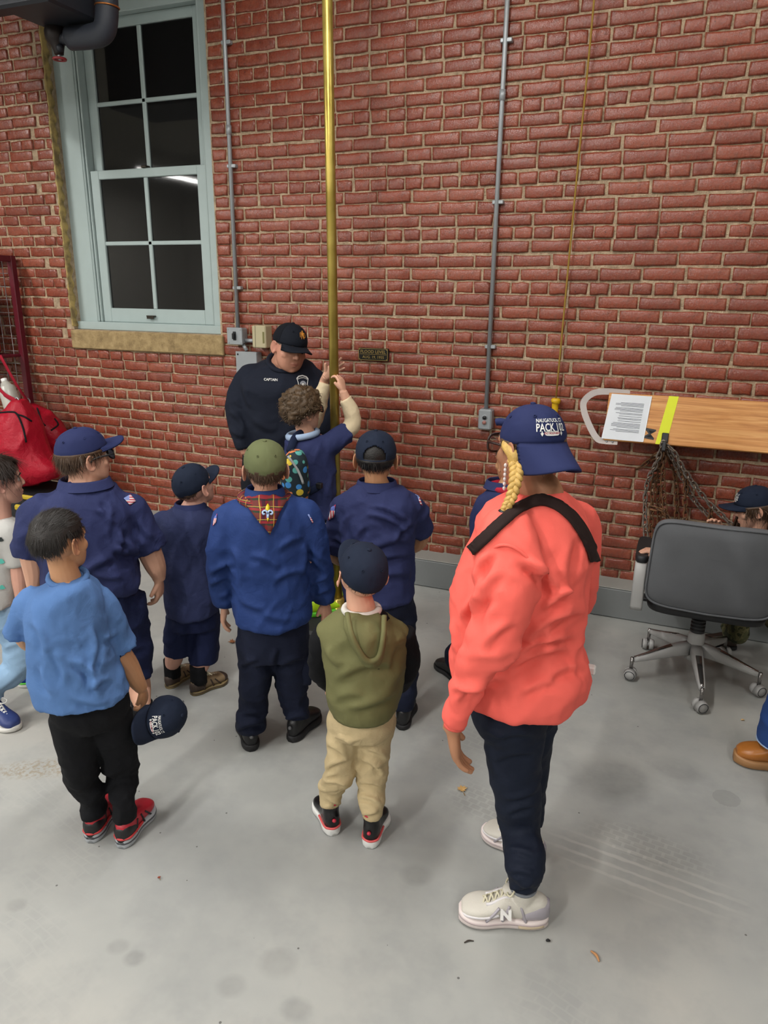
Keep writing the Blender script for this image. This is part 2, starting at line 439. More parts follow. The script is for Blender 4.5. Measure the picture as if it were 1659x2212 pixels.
CO = 0.0685; HEAD = {4, 0, -4, -7, -11, -15, -19, -23, 8, 13, 17, 21, 25, 29}
rb = random.Random(11)
def brick_geo(L, hgt, seed):
    r = random.Random(seed); a, b = L / 2, hgt / 2; P = []
    for x, z in ((-1, -1), (-0.33, -1), (0.33, -1), (1, -1), (1, 1), (0.33, 1), (-0.33, 1), (-1, 1)):
        P.append((x * a + r.uniform(-1, 1) * 0.0034, z * b + r.uniform(-1, 1) * 0.003))
    V = [(x, 0.03, z) for x, z in P] + [(x, 0.004 + r.uniform(-.001, .001), z) for x, z in P]
    V += [(x * (1 - 0.0095 / a), r.uniform(-0.0015, 0.0015), z * (1 - 0.0085 / b)) for x, z in P]
    V += [(-a * .4, r.uniform(-.002, .001), 0), (a * .4, r.uniform(-.002, .001), 0)]
    F = []
    for k in (0, 8):
        for i in range(8): j = (i + 1) % 8; F.append([k + i, k + j, k + 8 + j, k + 8 + i])
    q = lambda i: 16 + i
    F = F[:16] + [[q(7), q(0), 24], [q(0), q(1), 24], [q(6), q(7), 24], [q(1), q(2), 25, 24], [q(5), q(6), 24, 25], [q(2), q(3), 25], [q(3), q(4), 25], [q(4), q(5), 25]]
    return np.array(V), F
protos = {}
def proto(kind, v):
    if (kind, v) not in protos:
        L = (0.196, 0.092, 0.141, 0.05)[kind]
        V, F = brick_geo(L, CO - 0.0115, kind * 50 + v)
        me = bpy.data.meshes.new('brick'); me.from_pydata(V.tolist(), [], F)
        me.polygons.foreach_set('use_smooth', [True] * len(me.polygons))
        a = me.attributes.new('tint', 'FLOAT', 'POINT'); a.data.foreach_set('value', [random.Random(kind * 77 + v).random()] * len(V))
        me.materials.append(MBRICK); protos[(kind, v)] = (me, V, F)
    return protos[(kind, v)]
blist = []
for k in range(-24, 34):
    zt = 1.804 + k * CO; zc = zt - CO / 2
    if zc < 0.145 or zc > 4.2: continue
    head = k in HEAD; pitch = 0.1035 if head else 0.2075
    spans = [(-7.0, 2.6)]
    if zc > WZ0 - 0.13: spans = [(-7.0, WX0 - 0.008), (WX1 + 0.008, 2.6)]
    for a, b in spans:
        x = a + rb.uniform(0.0, 0.2) if a < -5 else a
        first = True
        while x < b:
            p = pitch; kind = 1 if head else 0
            if first and a > -5 and not head and k % 2: p = 0.104; kind = 1
            if not head and rb.random() < 0.05: p = 0.152; kind = 2
            if x + p > b + 0.004:
                rem = b - x
                if rem > 0.15: p, kind = 0.152, 2
                elif rem > 0.1: p, kind = 0.103, 1
                elif rem > 0.055: p, kind = 0.06, 3
                else: break
                if a == -7.0 and len(spans) > 1: x = b - p
            blist.append((x + p / 2, zc + 0.004 * math.sin(x * 2.1 + k), kind, rb.randrange(7), first)); x += p + rb.uniform(-.001, .004); first = False
def area(b):
    q0 = proj((b[0] - .1, YW, b[1])); q1 = proj((b[0] + .1, YW, b[1]))
    cx, cy = (q0 + q1) / 2
    if not (-20 < cx < 1680 and -15 < cy < 1275): return 0
    for x0, y0, x1, y1 in ((960, 1000, 1300, 1300), (1405, 860, 1700, 970), (1420, 1130, 1700, 1300), (320, 1080, 900, 1300), (490, 800, 740, 1100), (0, 900, 480, 1200)):
        if x0 < cx < x1 and y0 < cy < y1: return 0
    return abs(q1[0] - q0[0]) * (0.5 if b[2] in (1, 3) else 1)
order = sorted(blist, key=area, reverse=True); near, rest = order[:296], order[296:]
for x, z, kd, v, _ in near:
    me = proto(kd, v)[0]; o = bpy.data.objects.new('brick', me); col.objects.link(o)
    o.parent = wall; o.location = (x, YW + rb.uniform(-0.007, 0.004), z); o.rotation_euler = (rb.uniform(-.02, .02), rb.uniform(-.006, .006), rb.uniform(-.01, .01))
PV, PF, PT, kk = [], [], [], 0
for x, z, kd, v, _ in rest:
    me, V, F = proto(kd, v); s = rb.choice((-1, 1)); W_ = V.copy()
    W_ = W_ + np.array([x, YW + rb.uniform(-0.007, 0.004), z]); PV.append(W_); PF += [[i + kk for i in f] for f in F]; kk += len(V)
    PT += [rb.random()] * len(V)
o = mk('bricks', np.vstack(PV), PF, MBRICK, wall, attrs={'tint': PT}); o['kind'] = 'stuff'
# yellowed caulk smeared along the left edge of the window opening
t = NT('old_caulk'); n = t.noise(20, 3); MCAULK = t.set(t.ramp(n.outputs[0], [(0.35, '75643e'), (0.6, 'b59c5e')]), 0.7); t.bump(n.outputs[0], 0.6, 0.01)
P = []
for i in range(150):
    z = WZ0 + 0.02 + i * 0.0143; w = 0.003 + 0.016 * abs(vnoise(np.array([[z * 14, 1.3, 2.2]]))[0]) + 0.006 * math.sin(z * 46) ** 2
    P.append([(WX0 - w, YW - 0.004, z), (WX0 + 0.003, YW - 0.005, z), (WX0 + 0.004, YW + 0.03 + 0.02 * math.sin(z * 33) ** 2, z)])
V = np.array(P).reshape(-1, 3); F = [[i * 3 + j, i * 3 + j + 1, i * 3 + j + 4, i * 3 + j + 3] for i in range(149) for j in range(2)]
o = mk('caulk', V, F, MCAULK, wall); o['label'] = 'yellowed caulk along the window edge'

# kerb at the wall's foot
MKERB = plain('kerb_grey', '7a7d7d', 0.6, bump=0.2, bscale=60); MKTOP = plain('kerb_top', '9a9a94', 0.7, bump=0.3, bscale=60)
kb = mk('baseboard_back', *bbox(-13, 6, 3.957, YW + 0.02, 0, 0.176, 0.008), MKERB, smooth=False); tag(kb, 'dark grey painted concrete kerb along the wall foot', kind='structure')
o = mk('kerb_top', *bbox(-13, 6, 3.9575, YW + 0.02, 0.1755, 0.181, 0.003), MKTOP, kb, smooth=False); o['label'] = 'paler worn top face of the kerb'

# window
MFR = plain('window_paint', 'a8b7b5', 0.45, bump=0.05); YF = 4.19
win = empty('window_1', (-3.44, YF, WZ0), 'tall sash window with eight dark panes in pale green-grey wood', kind='structure')
def wp(name, x0, x1, y0, y1, z0, z1, m=None, parent=None, b=0.004): return mk(name, *bbox(x0, x1, y0, y1, z0, z1, b), m or MFR, parent or win, smooth=False)
wp('jamb', -4.07, -3.905, YF, YF + 0.12, 1.455, 3.75); wp('jamb', -2.925, -2.80, YF, YF + 0.12, 1.455, 3.75)
for x in (-3.893, -3.868): wp('bead', x - 0.007, x + 0.007, YF - 0.004, YF + 0.1, 1.51, 3.4)
wp('bead', -2.932, -2.92, YF - 0.004, YF + 0.1, 1.51, 3.4)
wp('head', -3.905, -2.925, YF, YF + 0.12, 3.37, 3.75)
wp('stool', -4.07, -2.80, YF - 0.03, YF + 0.12, 1.455, 1.51)
MGL = NT('window_glass'); g = MGL
g.b.inputs['Transmission Weight'].default_value = 0.92; g.b.inputs['Roughness'].default_value = 0.03; g.b.inputs['IOR'].default_value = 1.5
g.b.inputs['Base Color'].default_value = (0.12, 0.12, 0.12, 1); MGLASS = g.m
def sash(y, z0, z1, rb_, rt, zm):
    sa = wp('sash', -3.858, -3.788, y, y + 0.04, z0, z1)
    wp('stile', -3.002, -2.925, y, y + 0.04, z0, z1, None, sa)
    wp('rail', -3.79, -3.0, y, y + 0.04, z0, z0 + rb_, None, sa); wp('rail', -3.79, -3.0, y, y + 0.04, z1 - rt, z1, None, sa)
    wp('muntin', -3.424, -3.394, y + 0.004, y + 0.036, z0 + rb_, z1 - rt, None, sa)
    wp('muntin', -3.79, -3.0, y + 0.004, y + 0.036, zm - 0.013, zm + 0.013, None, sa)
    for a, b in ((-3.79, -3.42), (-3.398, -3.0)):
        for c_, d in ((z0 + rb_, zm), (zm, z1 - rt)):
            mk('pane', *box(a, b, y + 0.016, y + 0.02, c_, d), MGLASS, sa, smooth=False)
    return sa
up = sash(YF + 0.055, 2.44, 3.37, 0.05, 0.06, 2.89); lo = sash(YF + 0.012, 1.51, 2.488, 0.095, 0.055, 2.03)
MDK = plain('dark_bronze', '3a342c', 0.4, 0.6)
V, F = join([bbox(-3.47, -3.40, YF - 0.012, YF + 0.012, 1.555, 1.562), bbox(-3.465, -3.405, YF - 0.012, YF - 0.008, 1.54, 1.56)])
mk('sash_lift', V, F, MDK, win, smooth=False)
wp('sash_lock', -3.425, -3.385, YF + 0.0, YF + 0.05, 2.488, 2.503, MDK)
# dim building seen through the panes: a dark yard wall outside
tag(mk('wall_outside', *box(-7, 1, 7.5, 7.6, 0, 5), plain('dark_outside', '14120f', 0.95), smooth=False), 'dark wall of the yard outside the window', kind='structure')
t = NT('brownstone'); n = t.noise(18, 5, 0.7); MST = t.set(t.ramp(n.outputs[0], [(0.3, '7d6846'), (0.5, '9c855c'), (0.7, 'b39b70')]), 0.85); t.bump(n.outputs[0], 0.5, 0.01)
tag(mk('trim_1', *bbox(-4.08, -2.80, YW - 0.02, YF + 0.05, 1.325, 1.452, 0.006), MST, smooth=False), 'tan stone sill below the window', kind='structure')

# ceiling lamps: housing, diffuser and the lamp's own light
MHOUS = plain('lamp_housing', 'd8d8d4', 0.4)
t = NT('lamp_tube'); t.b.inputs['Emission Color'].default_value = (1, 0.97, 0.92, 1); t.b.inputs['Emission Strength'].default_value = 6; MTUBE = t.m
for i, (x, y, L, w, ax) in enumerate(LAMPS):
    zl = CEIL - 0.35
    where = ('over the middle of the garage', 'over the right side of the garage', 'over the left side of the garage', 'behind the camera', 'behind the camera on the right',
             'behind the camera on the left', 'in the far left corner of the garage', 'close to the brick wall')[i]
    fx = empty('ceiling_lamp', (x, y, zl), 'long white fluorescent ceiling lamp ' + where, 'lamp', 'fluorescent ceiling lamps')
    a, b = (L / 2, 0.12) if ax else (0.12, L / 2)
    mk('housing', *bbox(x - a, x + a, y - b, y + b, zl, zl + 0.06, 0.01), MHOUS, fx, smooth=False)
    for s in (-1, 1):
        if ax: P0, P1 = (x - a + .03, y + s * .06, zl - .02), (x + a - .03, y + s * .06, zl - .02)
        else: P0, P1 = (x + s * .06, y - b + .03, zl - .02), (x + s * .06, y + b - .03, zl - .02)
        mk('tube', *limb([(P0, .015), (P1, .015)], n=8, sub=1), MTUBE, fx)
        mk('stem', *limb([((x + (s * a * .7 if ax else 0), y + (0 if ax else s * b * .7), zl + .05), .008), ((x + (s * a * .7 if ax else 0), y + (0 if ax else s * b * .7), CEIL), .008)], n=8, sub=1), MHOUS, fx)
    ld = bpy.data.lights.new('lamp_light', 'AREA'); ld.shape = 'RECTANGLE'; ld.size = L if ax else 0.22; ld.size_y = 0.22 if ax else L
    ld.energy = w; ld.color = (1.0, 0.98, 0.95)
    lo_ = bpy.data.objects.new('lamp_light', ld); col.objects.link(lo_); lo_.parent = fx; lo_.location = (0, 0, -0.045)

# ================================================================== fittings on the wall
MGALV = plain('galvanised', 'a2a7aa', 0.4, 0.3, var=0.1); MGREY = plain('box_grey', '9da2a5', 0.4, 0.3); MBLK = plain('black_plastic', '17181b', 0.45)
def pipe(name, pts, r, mat, parent, n=12): return mk(name, *limb([(p, r) for p in pts], n=n, sub=1), mat, parent)
cL = empty('conduit', (-2.677, 4.09, 1.5), 'galvanised conduit running up the wall beside the window', 'conduit')
pipe('pipe', [(-2.677, 4.092, 1.5), (-2.677, 4.092, CEIL)], 0.0125, MGALV, cL)
for z in (1.75, 2.45, 3.1): mk('strap', *bbox(-2.70, -2.64, 4.085, 4.118, z - .01, z + .01, .003), MGALV, cL, smooth=False)
mk('coupling', *limb([((-2.677, 4.092, 2.62), .0165), ((-2.677, 4.092, 2.67), .0165)], n=12, sub=1), MGALV, cL)
sb = empty('switch_box', (-2.673, 4.116, 1.405), 'grey metal switch box with a black lever below the left conduit', 'switch box')
mk('body', *bbox(-2.727, -2.62, 4.05, 4.116, 1.407, 1.507, .008), MGREY, sb, smooth=False)
mk('cover', *bbox(-2.73, -2.617, 4.043, 4.051, 1.404, 1.51, .003), MGREY, sb, smooth=False)
mk('lever', *join([bbox(-2.68, -2.666, 4.02, 4.045, 1.44, 1.475, .003), bbox(-2.685, -2.661, 4.04, 4.046, 1.43, 1.485, .003)]), MBLK, sb, smooth=False)
for x in (-2.717, -2.63):
    for z in (1.416, 1.498): mk('screw', *ell((x, 4.043, z), (.004, .003, .004), 8, 6), MGALV, sb)
nb_ = pipe('nipple', [(-2.62, 4.085, 1.43), (-2.54, 4.085, 1.43)], 0.012, MGALV, sb); pipe('nipple', [(-2.64, 4.085, 1.405), (-2.612, 4.085, 1.366)], 0.012, MGALV, sb)
MBEI = plain('beige_plastic', 'b5ab8a', 0.5)
bb = empty('control_box', (-2.49, 4.116, 1.39), 'beige plastic control box beside the grey switch box', 'control box')
mk('body', *bbox(-2.54, -2.44, 4.035, 4.116, 1.39, 1.527, .006), MBEI, bb, smooth=False)
mk('label_strip', *bbox(-2.462, -2.45, 4.0335, 4.036, 1.42, 1.49, .0005), plain('olive_label', '6f6a3c', .5), bb, smooth=False)
mk('seam', *bbox(-2.516, -2.513, 4.0335, 4.036, 1.392, 1.525, .0005), plain('seam_dark', '6d6650', .6), bb, smooth=False)
jb = empty('junction_box', (-2.60, 4.116, 1.21), 'grey metal junction box under the switch box, behind the dark sweatshirt', 'junction box')
mk('body', *bbox(-2.67, -2.52, 4.05, 4.116, 1.21, 1.36, .006), MGREY, jb, smooth=False)
mk('cover', *bbox(-2.673, -2.517, 4.044, 4.051, 1.207, 1.363, .003), MGREY, jb, smooth=False)
mk('screw', *ell((-2.655, 4.043, 1.345), (.006, .003, .006), 8, 6), MBLK, jb)
cR = empty('conduit', (-1.03, 4.09, 1.1), 'galvanised conduit running up the middle of the brick wall', 'conduit')
pipe('pipe', [(-1.03, 4.092, 1.1), (-1.03, 4.092, CEIL)], 0.0125, MGALV, cR)
for z in (1.45, 2.2, 2.95): mk('strap', *bbox(-1.055, -0.995, 4.085, 4.118, z - .01, z + .01, .003), MGALV, cR, smooth=False)
mk('coupling', *limb([((-1.03, 4.092, 2.68), .0165), ((-1.03, 4.092, 2.73), .0165)], n=12, sub=1), MGALV, cR)
pb = empty('push_button_box', (-1.025, 4.116, .986), 'grey metal box with two round buttons under the right conduit', 'push button')
mk('body', *bbox(-1.064, -.986, 4.05, 4.116, .986, 1.103, .008), MGREY, pb, smooth=False)
for z, cname, cc in ((1.058, 'black_button', '1c1c1e'), (1.03, 'red_button', '9c6a62')):
    mk('button', *limb([((-1.025, 4.052, z), .012), ((-1.025, 4.04, z), .011)], n=14, sub=1), plain(cname, cc, .4), pb)
    mk('ring', *torus(np.array([-1.025, 4.049, z]), (0, 1, 0), .0125, .003, 14, 6), MGALV, pb)
# plaque
pq = empty('plaque', (-1.738, 4.116, 1.343), 'small black plaque with gold lettering on the brick wall', 'plaque')
MGOLD = plain('plaque_gold', 'b39a5e', .35, .6); MPB = plain('plaque_black', '20201c', .35, .3)
mk('plate', *bbox(-1.836, -1.641, 4.095, 4.112, 1.341, 1.415, .004), MPB, pq, smooth=False)
V, F = join([box(-1.833, -1.644, 4.0935, 4.096, 1.410, 1.4125), box(-1.833, -1.644, 4.0935, 4.096, 1.3435, 1.346), box(-1.833, -1.8305, 4.0935, 4.096, 1.3435, 1.4125), box(-1.6465, -1.644, 4.0935, 4.096, 1.3435, 1.4125), box(-1.825, -1.652, 4.0935, 4.096, 1.3775, 1.3795)])
mk('rim', V, F, MGOLD, pq, smooth=False)
def wtext(name, s, cx, y, cz, size, mat, parent, bold=0.01, sx=1.0):
    V, F = text2d(s, size, bold, sx); W_ = np.stack([cx + V[:, 0], np.full(len(V), y), cz + V[:, 1]], 1); return mk(name, W_, F, mat, parent, smooth=False)
wtext('lettering', 'FLOOD LEVEL', -1.738, 4.0935, 1.394, .026, MGOLD, pq, .01, 1.02); wtext('lettering', 'AUG. 19, 1955', -1.738, 4.0935, 1.361, .023, MGOLD, pq, .01, 1.0)
for x in (-1.826, -1.651):
    for z in (1.35, 1.406): mk('screw', *ell((x, 4.094, z), (.003, .002, .003), 8, 6), MGOLD, pq)
# pull cord
pc = empty('pull_cord', (-.635, 4.07, 1.13), 'thin ochre rope hanging down the wall with a yellow plug at its end', 'rope')
MROPE = cloth('rope_ochre', '9a7a38', 600)
mk('rope', *limb([((-.60, 4.05, CEIL), .005), ((-.605, 4.06, 3.07), .005), ((-.622, 4.07, 2.2), .005), ((-.636, 4.07, 1.17), .005)], n=8, sub=6), MROPE, pc)
MYEL = plain('yellow_plastic', 'd8ad1c', .4)
mk('plug', *limb([((-.636, 4.07, 1.19), .018), ((-.636, 4.07, 1.182), .026), ((-.636, 4.07, 1.165), .024), ((-.637, 4.07, 1.16), .019), ((-.637, 4.07, 1.12), .018), ((-.637, 4.07, 1.10), .014)], n=14, sub=2), MYEL, pc)

# ---- wooden board with strap, paper, tape; chains on its hook
t = NT('pine'); mp = t.n('ShaderNodeMapping'); mp.inputs['Scale'].default_value = (1.2, 20, 26); t.l(t.obj(), mp.inputs['Vector'])
nw = t.noise(2.2, 4, 0.6, mp.outputs[0], 0.8); MPINE = t.set(t.ramp(nw.outputs[0], [(0.3, 'a86a32'), (0.5, 'c98a4a'), (0.7, 'dba566')]), 0.45); t.bump(nw.outputs[0], 0.1, 0.002)
BT = math.radians(17); by, bz = 3.955, 1.13   # board centre, tilted so the face looks a little upward
def bpt(x, h, out=0.0):   # x along the board, h up its face, out from the face
    return np.array([x, by + h * math.sin(BT) - out * math.cos(BT), bz + h * math.cos(BT) + out * math.sin(BT)])
def bboard(x0, x1, h0, h1, o0, o1):
    V, F = bbox(x0, x1, o0, o1, h0, h1, .003); return np.array([bpt(v[0], v[2], v[1]) for v in V]), F
bd = empty('wooden_board', (0.3, by, 1.0), 'varnished pine board mounted on the brick wall', 'board')
mk('plank', *bboard(-.352, 1.25, -.124, .124, -.045, 0), MPINE, bd, smooth=False)
for x in (-.05, .95):
    mk('bracket', *join([box(x - .02, x + .02, by + .02, YW - .008, 1.0, 1.012), box(x - .02, x + .02, YW - .02, YW - .008, 0.9, 1.05)]), MDK, bd, smooth=False)
def strip(quad, o0=.0005, o1=.0015):   # quad of (x,h) on the board's face
    q = [bpt(x, h, o1) for x, h in quad] + [bpt(x, h, o0) for x, h in quad]
    return np.array(q), [[0, 1, 2, 3], [7, 6, 5, 4], [0, 4, 5, 1], [1, 5, 6, 2], [2, 6, 7, 3], [3, 7, 4, 0]]
MTAPE = plain('yellow_tape', 'd9e018', .5); mk('tape', *strip([(-.095, -.124), (-.043, -.124), (-.012, .124), (-.058, .124)]), MTAPE, bd, smooth=False)
V, F = text2d('M', .075, .005, 1.1); V = V @ np.array([[0.12, -1], [1, 0.12]]).T
mk('stencil', np.array([bpt(-.128 + v[0], -.075 + v[1], .0012) for v in V]), F, MBLK, bd, smooth=False)
mk('hook', *join([bboard(-.068, -.036, -.124, -.065, 0, .012), bboard(-.062, -.042, -.16, -.118, .002, .04), bboard(-.062, -.042, -.16, -.11, .034, .042)]), MBLK, bd, smooth=False)
pap = empty('paper_sheet', bpt(-.25, -.12), 'printed white sheet in a clear sleeve, upside down on the board\'s left end', 'paper')
MPAP = plain('paper_white', 'd9dde2', .35); MINK = plain('ink_grey', '4c5058', .7)
PQ = [(-.362, -.118), (-.155, -.12), (-.142, .116), (-.338, .118)]
mk('sheet', *strip(PQ, .002, .0035), MPAP, pap, smooth=False)
mk('sleeve_edge', *strip([(-.157, -.118), (-.153, -.118), (-.139, .117), (-.143, .117)], .0035, .0045), plain('clear_edge', 'eef2f5', .1), pap, smooth=False)
rt = random.Random(4); parts = []
def pq_pt(u, v):
    a = np.array(PQ[0]) * (1 - u) + np.array(PQ[1]) * u; b = np.array(PQ[3]) * (1 - u) + np.array(PQ[2]) * u; return tuple(a * (1 - v) + b * v)
v = 0.16
for blk in (3, 5, 1, 2, 1, 2, 4, 4):
    for k in range(blk):
        v += 0.0235
        u0 = 0.16 if k else 0.3; u0 = u0 + (rt.uniform(0, .3) if k == blk - 1 and blk > 1 else 0); u1 = 0.86
        parts.append(strip([pq_pt(u0, v), pq_pt(u1, v), pq_pt(u1, v + .009), pq_pt(u0, v + .009)], .0036, .004))
    v += 0.02
mk('print', *join(parts), MINK, pap, smooth=False)
MWEB = cloth('webbing_grey', 'bdb5b1', 700)
path = [bpt(-.25, .128, -.02), bpt(-.36, .132, -.02), bpt(-.43, .12, -.02), bpt(-.475, .075, -.02), bpt(-.47, .02, -.02), bpt(-.43, -.06, -.02), bpt(-.385, -.12, -.02), bpt(-.345, -.13, -.02), bpt(-.28, -.129, -.02)]
pp = cr(path, 5); ax_ = bpt(0, 0, 1) - bpt(0, 0, 0); T = np.gradient(pp, axis=0); T /= np.linalg.norm(T, axis=1)[:, None]
NN = np.cross(T, ax_); V = np.vstack([np.stack([p + ax_ * .012 + n_ * .015, p + ax_ * .004 - n_ * .017, p - n_ * .017, p + ax_ * .008 + n_ * .015]) for p, n_ in zip(pp, NN)])
F = [[i * 4 + j, i * 4 + (j + 1) % 4, i * 4 + 4 + (j + 1) % 4, i * 4 + 4 + j] for i in range(len(pp) - 1) for j in range(4)]
mk('handle_strap', V, F, MWEB, bd, smooth=False)
for x in (-.335, -.305): mk('rivet', *ell(bpt(x, -.131, -.01), (.006, .006, .004), 10, 6), MGALV, bd)
# chains
t = NT('chain_steel'); n = t.noise(30, 3); MCH1 = t.set(t.ramp(n.outputs[0], [(0.35, '6e5a48'), (0.6, 'b4b0aa')]), 0.4, 0.7)
t = NT('chain_rust'); n = t.noise(30, 3); MCH2 = t.set(t.ramp(n.outputs[0], [(0.35, '3c2a20'), (0.6, '946a48')]), 0.65, 0.4)
def linkmesh(mat, name):
    V = []; n, m = 14, 6; a, b, r = 0.0155, 0.0115, 0.0046
    for i in range(n):
        th = 2 * math.pi * i / n; c_ = np.array([a * np.sign(math.cos(th)) * abs(math.cos(th)) ** .3 + b * math.cos(th) * .8, 0, b * math.sin(th)])
        d = nrm([math.cos(th), 0, math.sin(th)])
        for j in range(m):
            f = 2 * math.pi * j / m; V.append(c_ + d * r * math.cos(f) + np.array([0, 1, 0]) * r * math.sin(f))
    F = [[i * m + j, ((i + 1) % n) * m + j, ((i + 1) % n) * m + (j + 1) % m, i * m + (j + 1) % m] for i in range(n) for j in range(m)]
    me = bpy.data.meshes.new(name); me.from_pydata([list(v) for v in V], [], F); me.polygons.foreach_set('use_smooth', [True] * len(F)); me.materials.append(mat); return me
LM = {1: linkmesh(MCH1, 'link'), 2: linkmesh(MCH2, 'link')}
def chain(root, strands, kind, pitch=0.036):
    for st in strands:
        pts = np.array([wallpt(x, y, yy) for x, y, yy in st]); P = cr(pts, 12); seg = np.linalg.norm(np.diff(P, axis=0), axis=1); s = np.concatenate([[0], np.cumsum(seg)]); k = 0; d = 0.0
        while d < s[-1]:
            p = np.array([np.interp(d, s, P[:, i]) for i in range(3)]); q = np.array([np.interp(min(d + .01, s[-1]), s, P[:, i]) for i in range(3)]) - np.array([np.interp(max(d - .01, 0), s, P[:, i]) for i in range(3)])
            x = nrm(q); a0 = nrm(np.cross(x, [0, 1, 0])); b0 = np.cross(x, a0); an = (k % 2) * math.pi / 2 + R8.uniform(-.4, .4) + .5
            z_ = a0 * math.cos(an) + b0 * math.sin(an); y_ = np.cross(z_, x)
            o = bpy.data.objects.new('link', LM[kind]); col.objects.link(o); o.parent = root
            mm = Matrix(((x[0], y_[0], z_[0], 0), (x[1], y_[1], z_[1], 0), (x[2], y_[2], z_[2], 0), (0, 0, 0, 1)))
            o.matrix_local = Matrix.Translation(Vector(p - ORG[root.name])) @ mm
            d += pitch; k += 1
c1 = empty('steel_chain', bpt(-.05, -.15, .03), 'bright steel chain slanting to the right from the board\'s hook', 'chain')
chain(c1, [[(1437, 962, 3.90), (1455, 975, 3.92), (1482, 1022, 3.97), (1530, 1085, 4.02), (1600, 1150, 4.04)], [(1440, 970, 3.92), (1468, 1020, 4.02), (1500, 1080, 4.06), (1560, 1145, 4.07)],
           [(1432, 960, 3.90), (1418, 1000, 3.95), (1398, 1045, 4.02), (1393, 1100, 4.05), (1396, 1170, 4.06)]], 1)
c2 = empty('rusty_chain', bpt(-.06, -.16, .03), 'bundle of rusty brown chain hanging straight down under the board', 'chain')
chain(c2, [[(1436, 965, 3.92), (1432, 1040, 3.99), (1437, 1100, 4.02), (1445, 1125, 4.03)], [(1428, 975, 3.95), (1412, 1040, 4.03), (1408, 1100, 4.05), (1402, 1180, 4.06)],
           [(1432, 975, 3.96), (1422, 1060, 4.06), (1424, 1130, 4.07), (1414, 1185, 4.08)], [(1445, 985, 4.0), (1480, 1030, 4.02), (1480, 1080, 4.04), (1482, 1150, 4.05)],
           [(1442, 980, 4.03), (1460, 1040, 4.07), (1462, 1110, 4.08), (1466, 1160, 4.08)], [(1412, 1098, 4.03), (1432, 1104, 4.03), (1448, 1132, 4.04), (1430, 1150, 4.05), (1420, 1185, 4.06)],
           [(1536, 1095, 4.05), (1534, 1130, 4.05), (1532, 1170, 4.06)], [(1416, 985, 4.06), (1385, 1008, 4.09), (1375, 1012, 4.10)]], 2)

# ---- brass pole on its landing base
t = NT('brass'); n = t.noise(8, 3); MBRASS = t.set(t.ramp(n.outputs[0], [(0.35, 'a08a3e'), (0.65, 'baa454')]), t.ramp(n.outputs[0], [(0.3, 0.28), (0.7, 0.42)]), 0.7)
PB = floorpt(731, 1338); PB[2] = 0
d = np.array([proj(PB), ]); top = wallpt(707, 0, PB[1]); top = PB + (top - PB) * (CEIL / top[2])
pl = empty('fire_pole', PB, 'tall polished brass sliding pole gripped by the child with the backpack', 'pole')
mk('shaft', *limb([(PB + (0, 0, .05), .0235), (top, .0235)], n=28, sub=1), MBRASS, pl)
mk('collar', *limb([(PB + (0, 0, .055), .06), (PB + (0, 0, .075), .058), (PB + (0, 0, .09), .04), (PB + (0, 0, .13), .036), (PB + (0, 0, .135), .03)], n=24, sub=1), MBRASS, pl)
MRUB = plain('black_rubber', '1b1b1c', .7, bump=.2, bscale=90)
bx = PB + np.array([-.02, -.06, 0])
mk('landing_base', *bbox(bx[0] - .26, bx[0] + .24, bx[1] - .24, bx[1] + .26, 0, .055, .015), MRUB, pl, smooth=False)

# ---- unit heater, pipe and valve high at the left
MHEAT = plain('heater_black', '20232a', .5, .2); ht = empty('unit_heater', (-3.6, 3.1, 3.08), 'dark hanging unit heater in the top left corner', 'heater')
mk('cabinet', *bbox(-4.5, -3.22, 2.8, 3.35, 3.10, 3.75, .015), MHEAT, ht, smooth=False)
mk('outlet_box', *bbox(-3.22, -2.9, 3.0, 3.32, 3.0, 3.6, .012), MHEAT, ht, smooth=False)
for x in (-4.3, -3.4): mk('hanger_rod', *limb([((x, 3.05, 3.7), .008), ((x, 3.05, CEIL), .008)], n=8, sub=1), MGALV, ht)
pz = empty('steam_pipe', (-2.83, 3.3, 2.93), 'black insulated pipe with an elbow below the heater', 'pipe')
MPIPE = plain('pipe_wrap', '262a33', .55, bump=.2, bscale=80)
arc = [(-3.07, 3.3, 2.945), (-2.95, 3.3, 2.94), (-2.88, 3.3, 2.945), (-2.845, 3.3, 2.97), (-2.828, 3.3, 3.03), (-2.822, 3.3, 3.12), (-2.82, 3.3, 3.6), (-2.82, 3.3, CEIL)]
mk('insulation', *limb([(p, .055) for p in arc], n=18, sub=5), MPIPE, pz)
mk('band', *torus(np.array([-2.822, 3.3, 3.055]), (0.08, 0, 1), .056, .004, 24, 6), plain('copper_band', 'b0703e', .35, .8), pz)
mk('union', *limb([((-3.15, 3.3, 2.945), .025), ((-3.10, 3.3, 2.945), .03), ((-3.06, 3.3, 2.945), .034)], n=14, sub=1), MHEAT, pz)
vl = empty('valve', (-3.16, 3.3, 2.85), 'dark iron valve with a small red hand wheel under the heater', 'valve')
mk('body', *limb([((-3.165, 3.3, 3.12), .036), ((-3.165, 3.3, 3.07), .046), ((-3.163, 3.3, 3.03), .04), ((-3.162, 3.3, 2.985), .056), ((-3.16, 3.3, 2.945), .052), ((-3.158, 3.3, 2.925), .036), ((-3.156, 3.3, 2.905), .028), ((-3.155, 3.3, 2.88), .022)], n=18, sub=2), plain('valve_iron', '241d1c', .5, .4), vl)
mk('drain_ball', *ell((-3.135, 3.29, 2.905), (.02, .02, .02), 12, 8), MHEAT, vl)
mk('stem', *limb([((-3.156, 3.3, 2.89), .008), ((-3.155, 3.3, 2.856), .008)], n=8, sub=1), MGALV, vl)
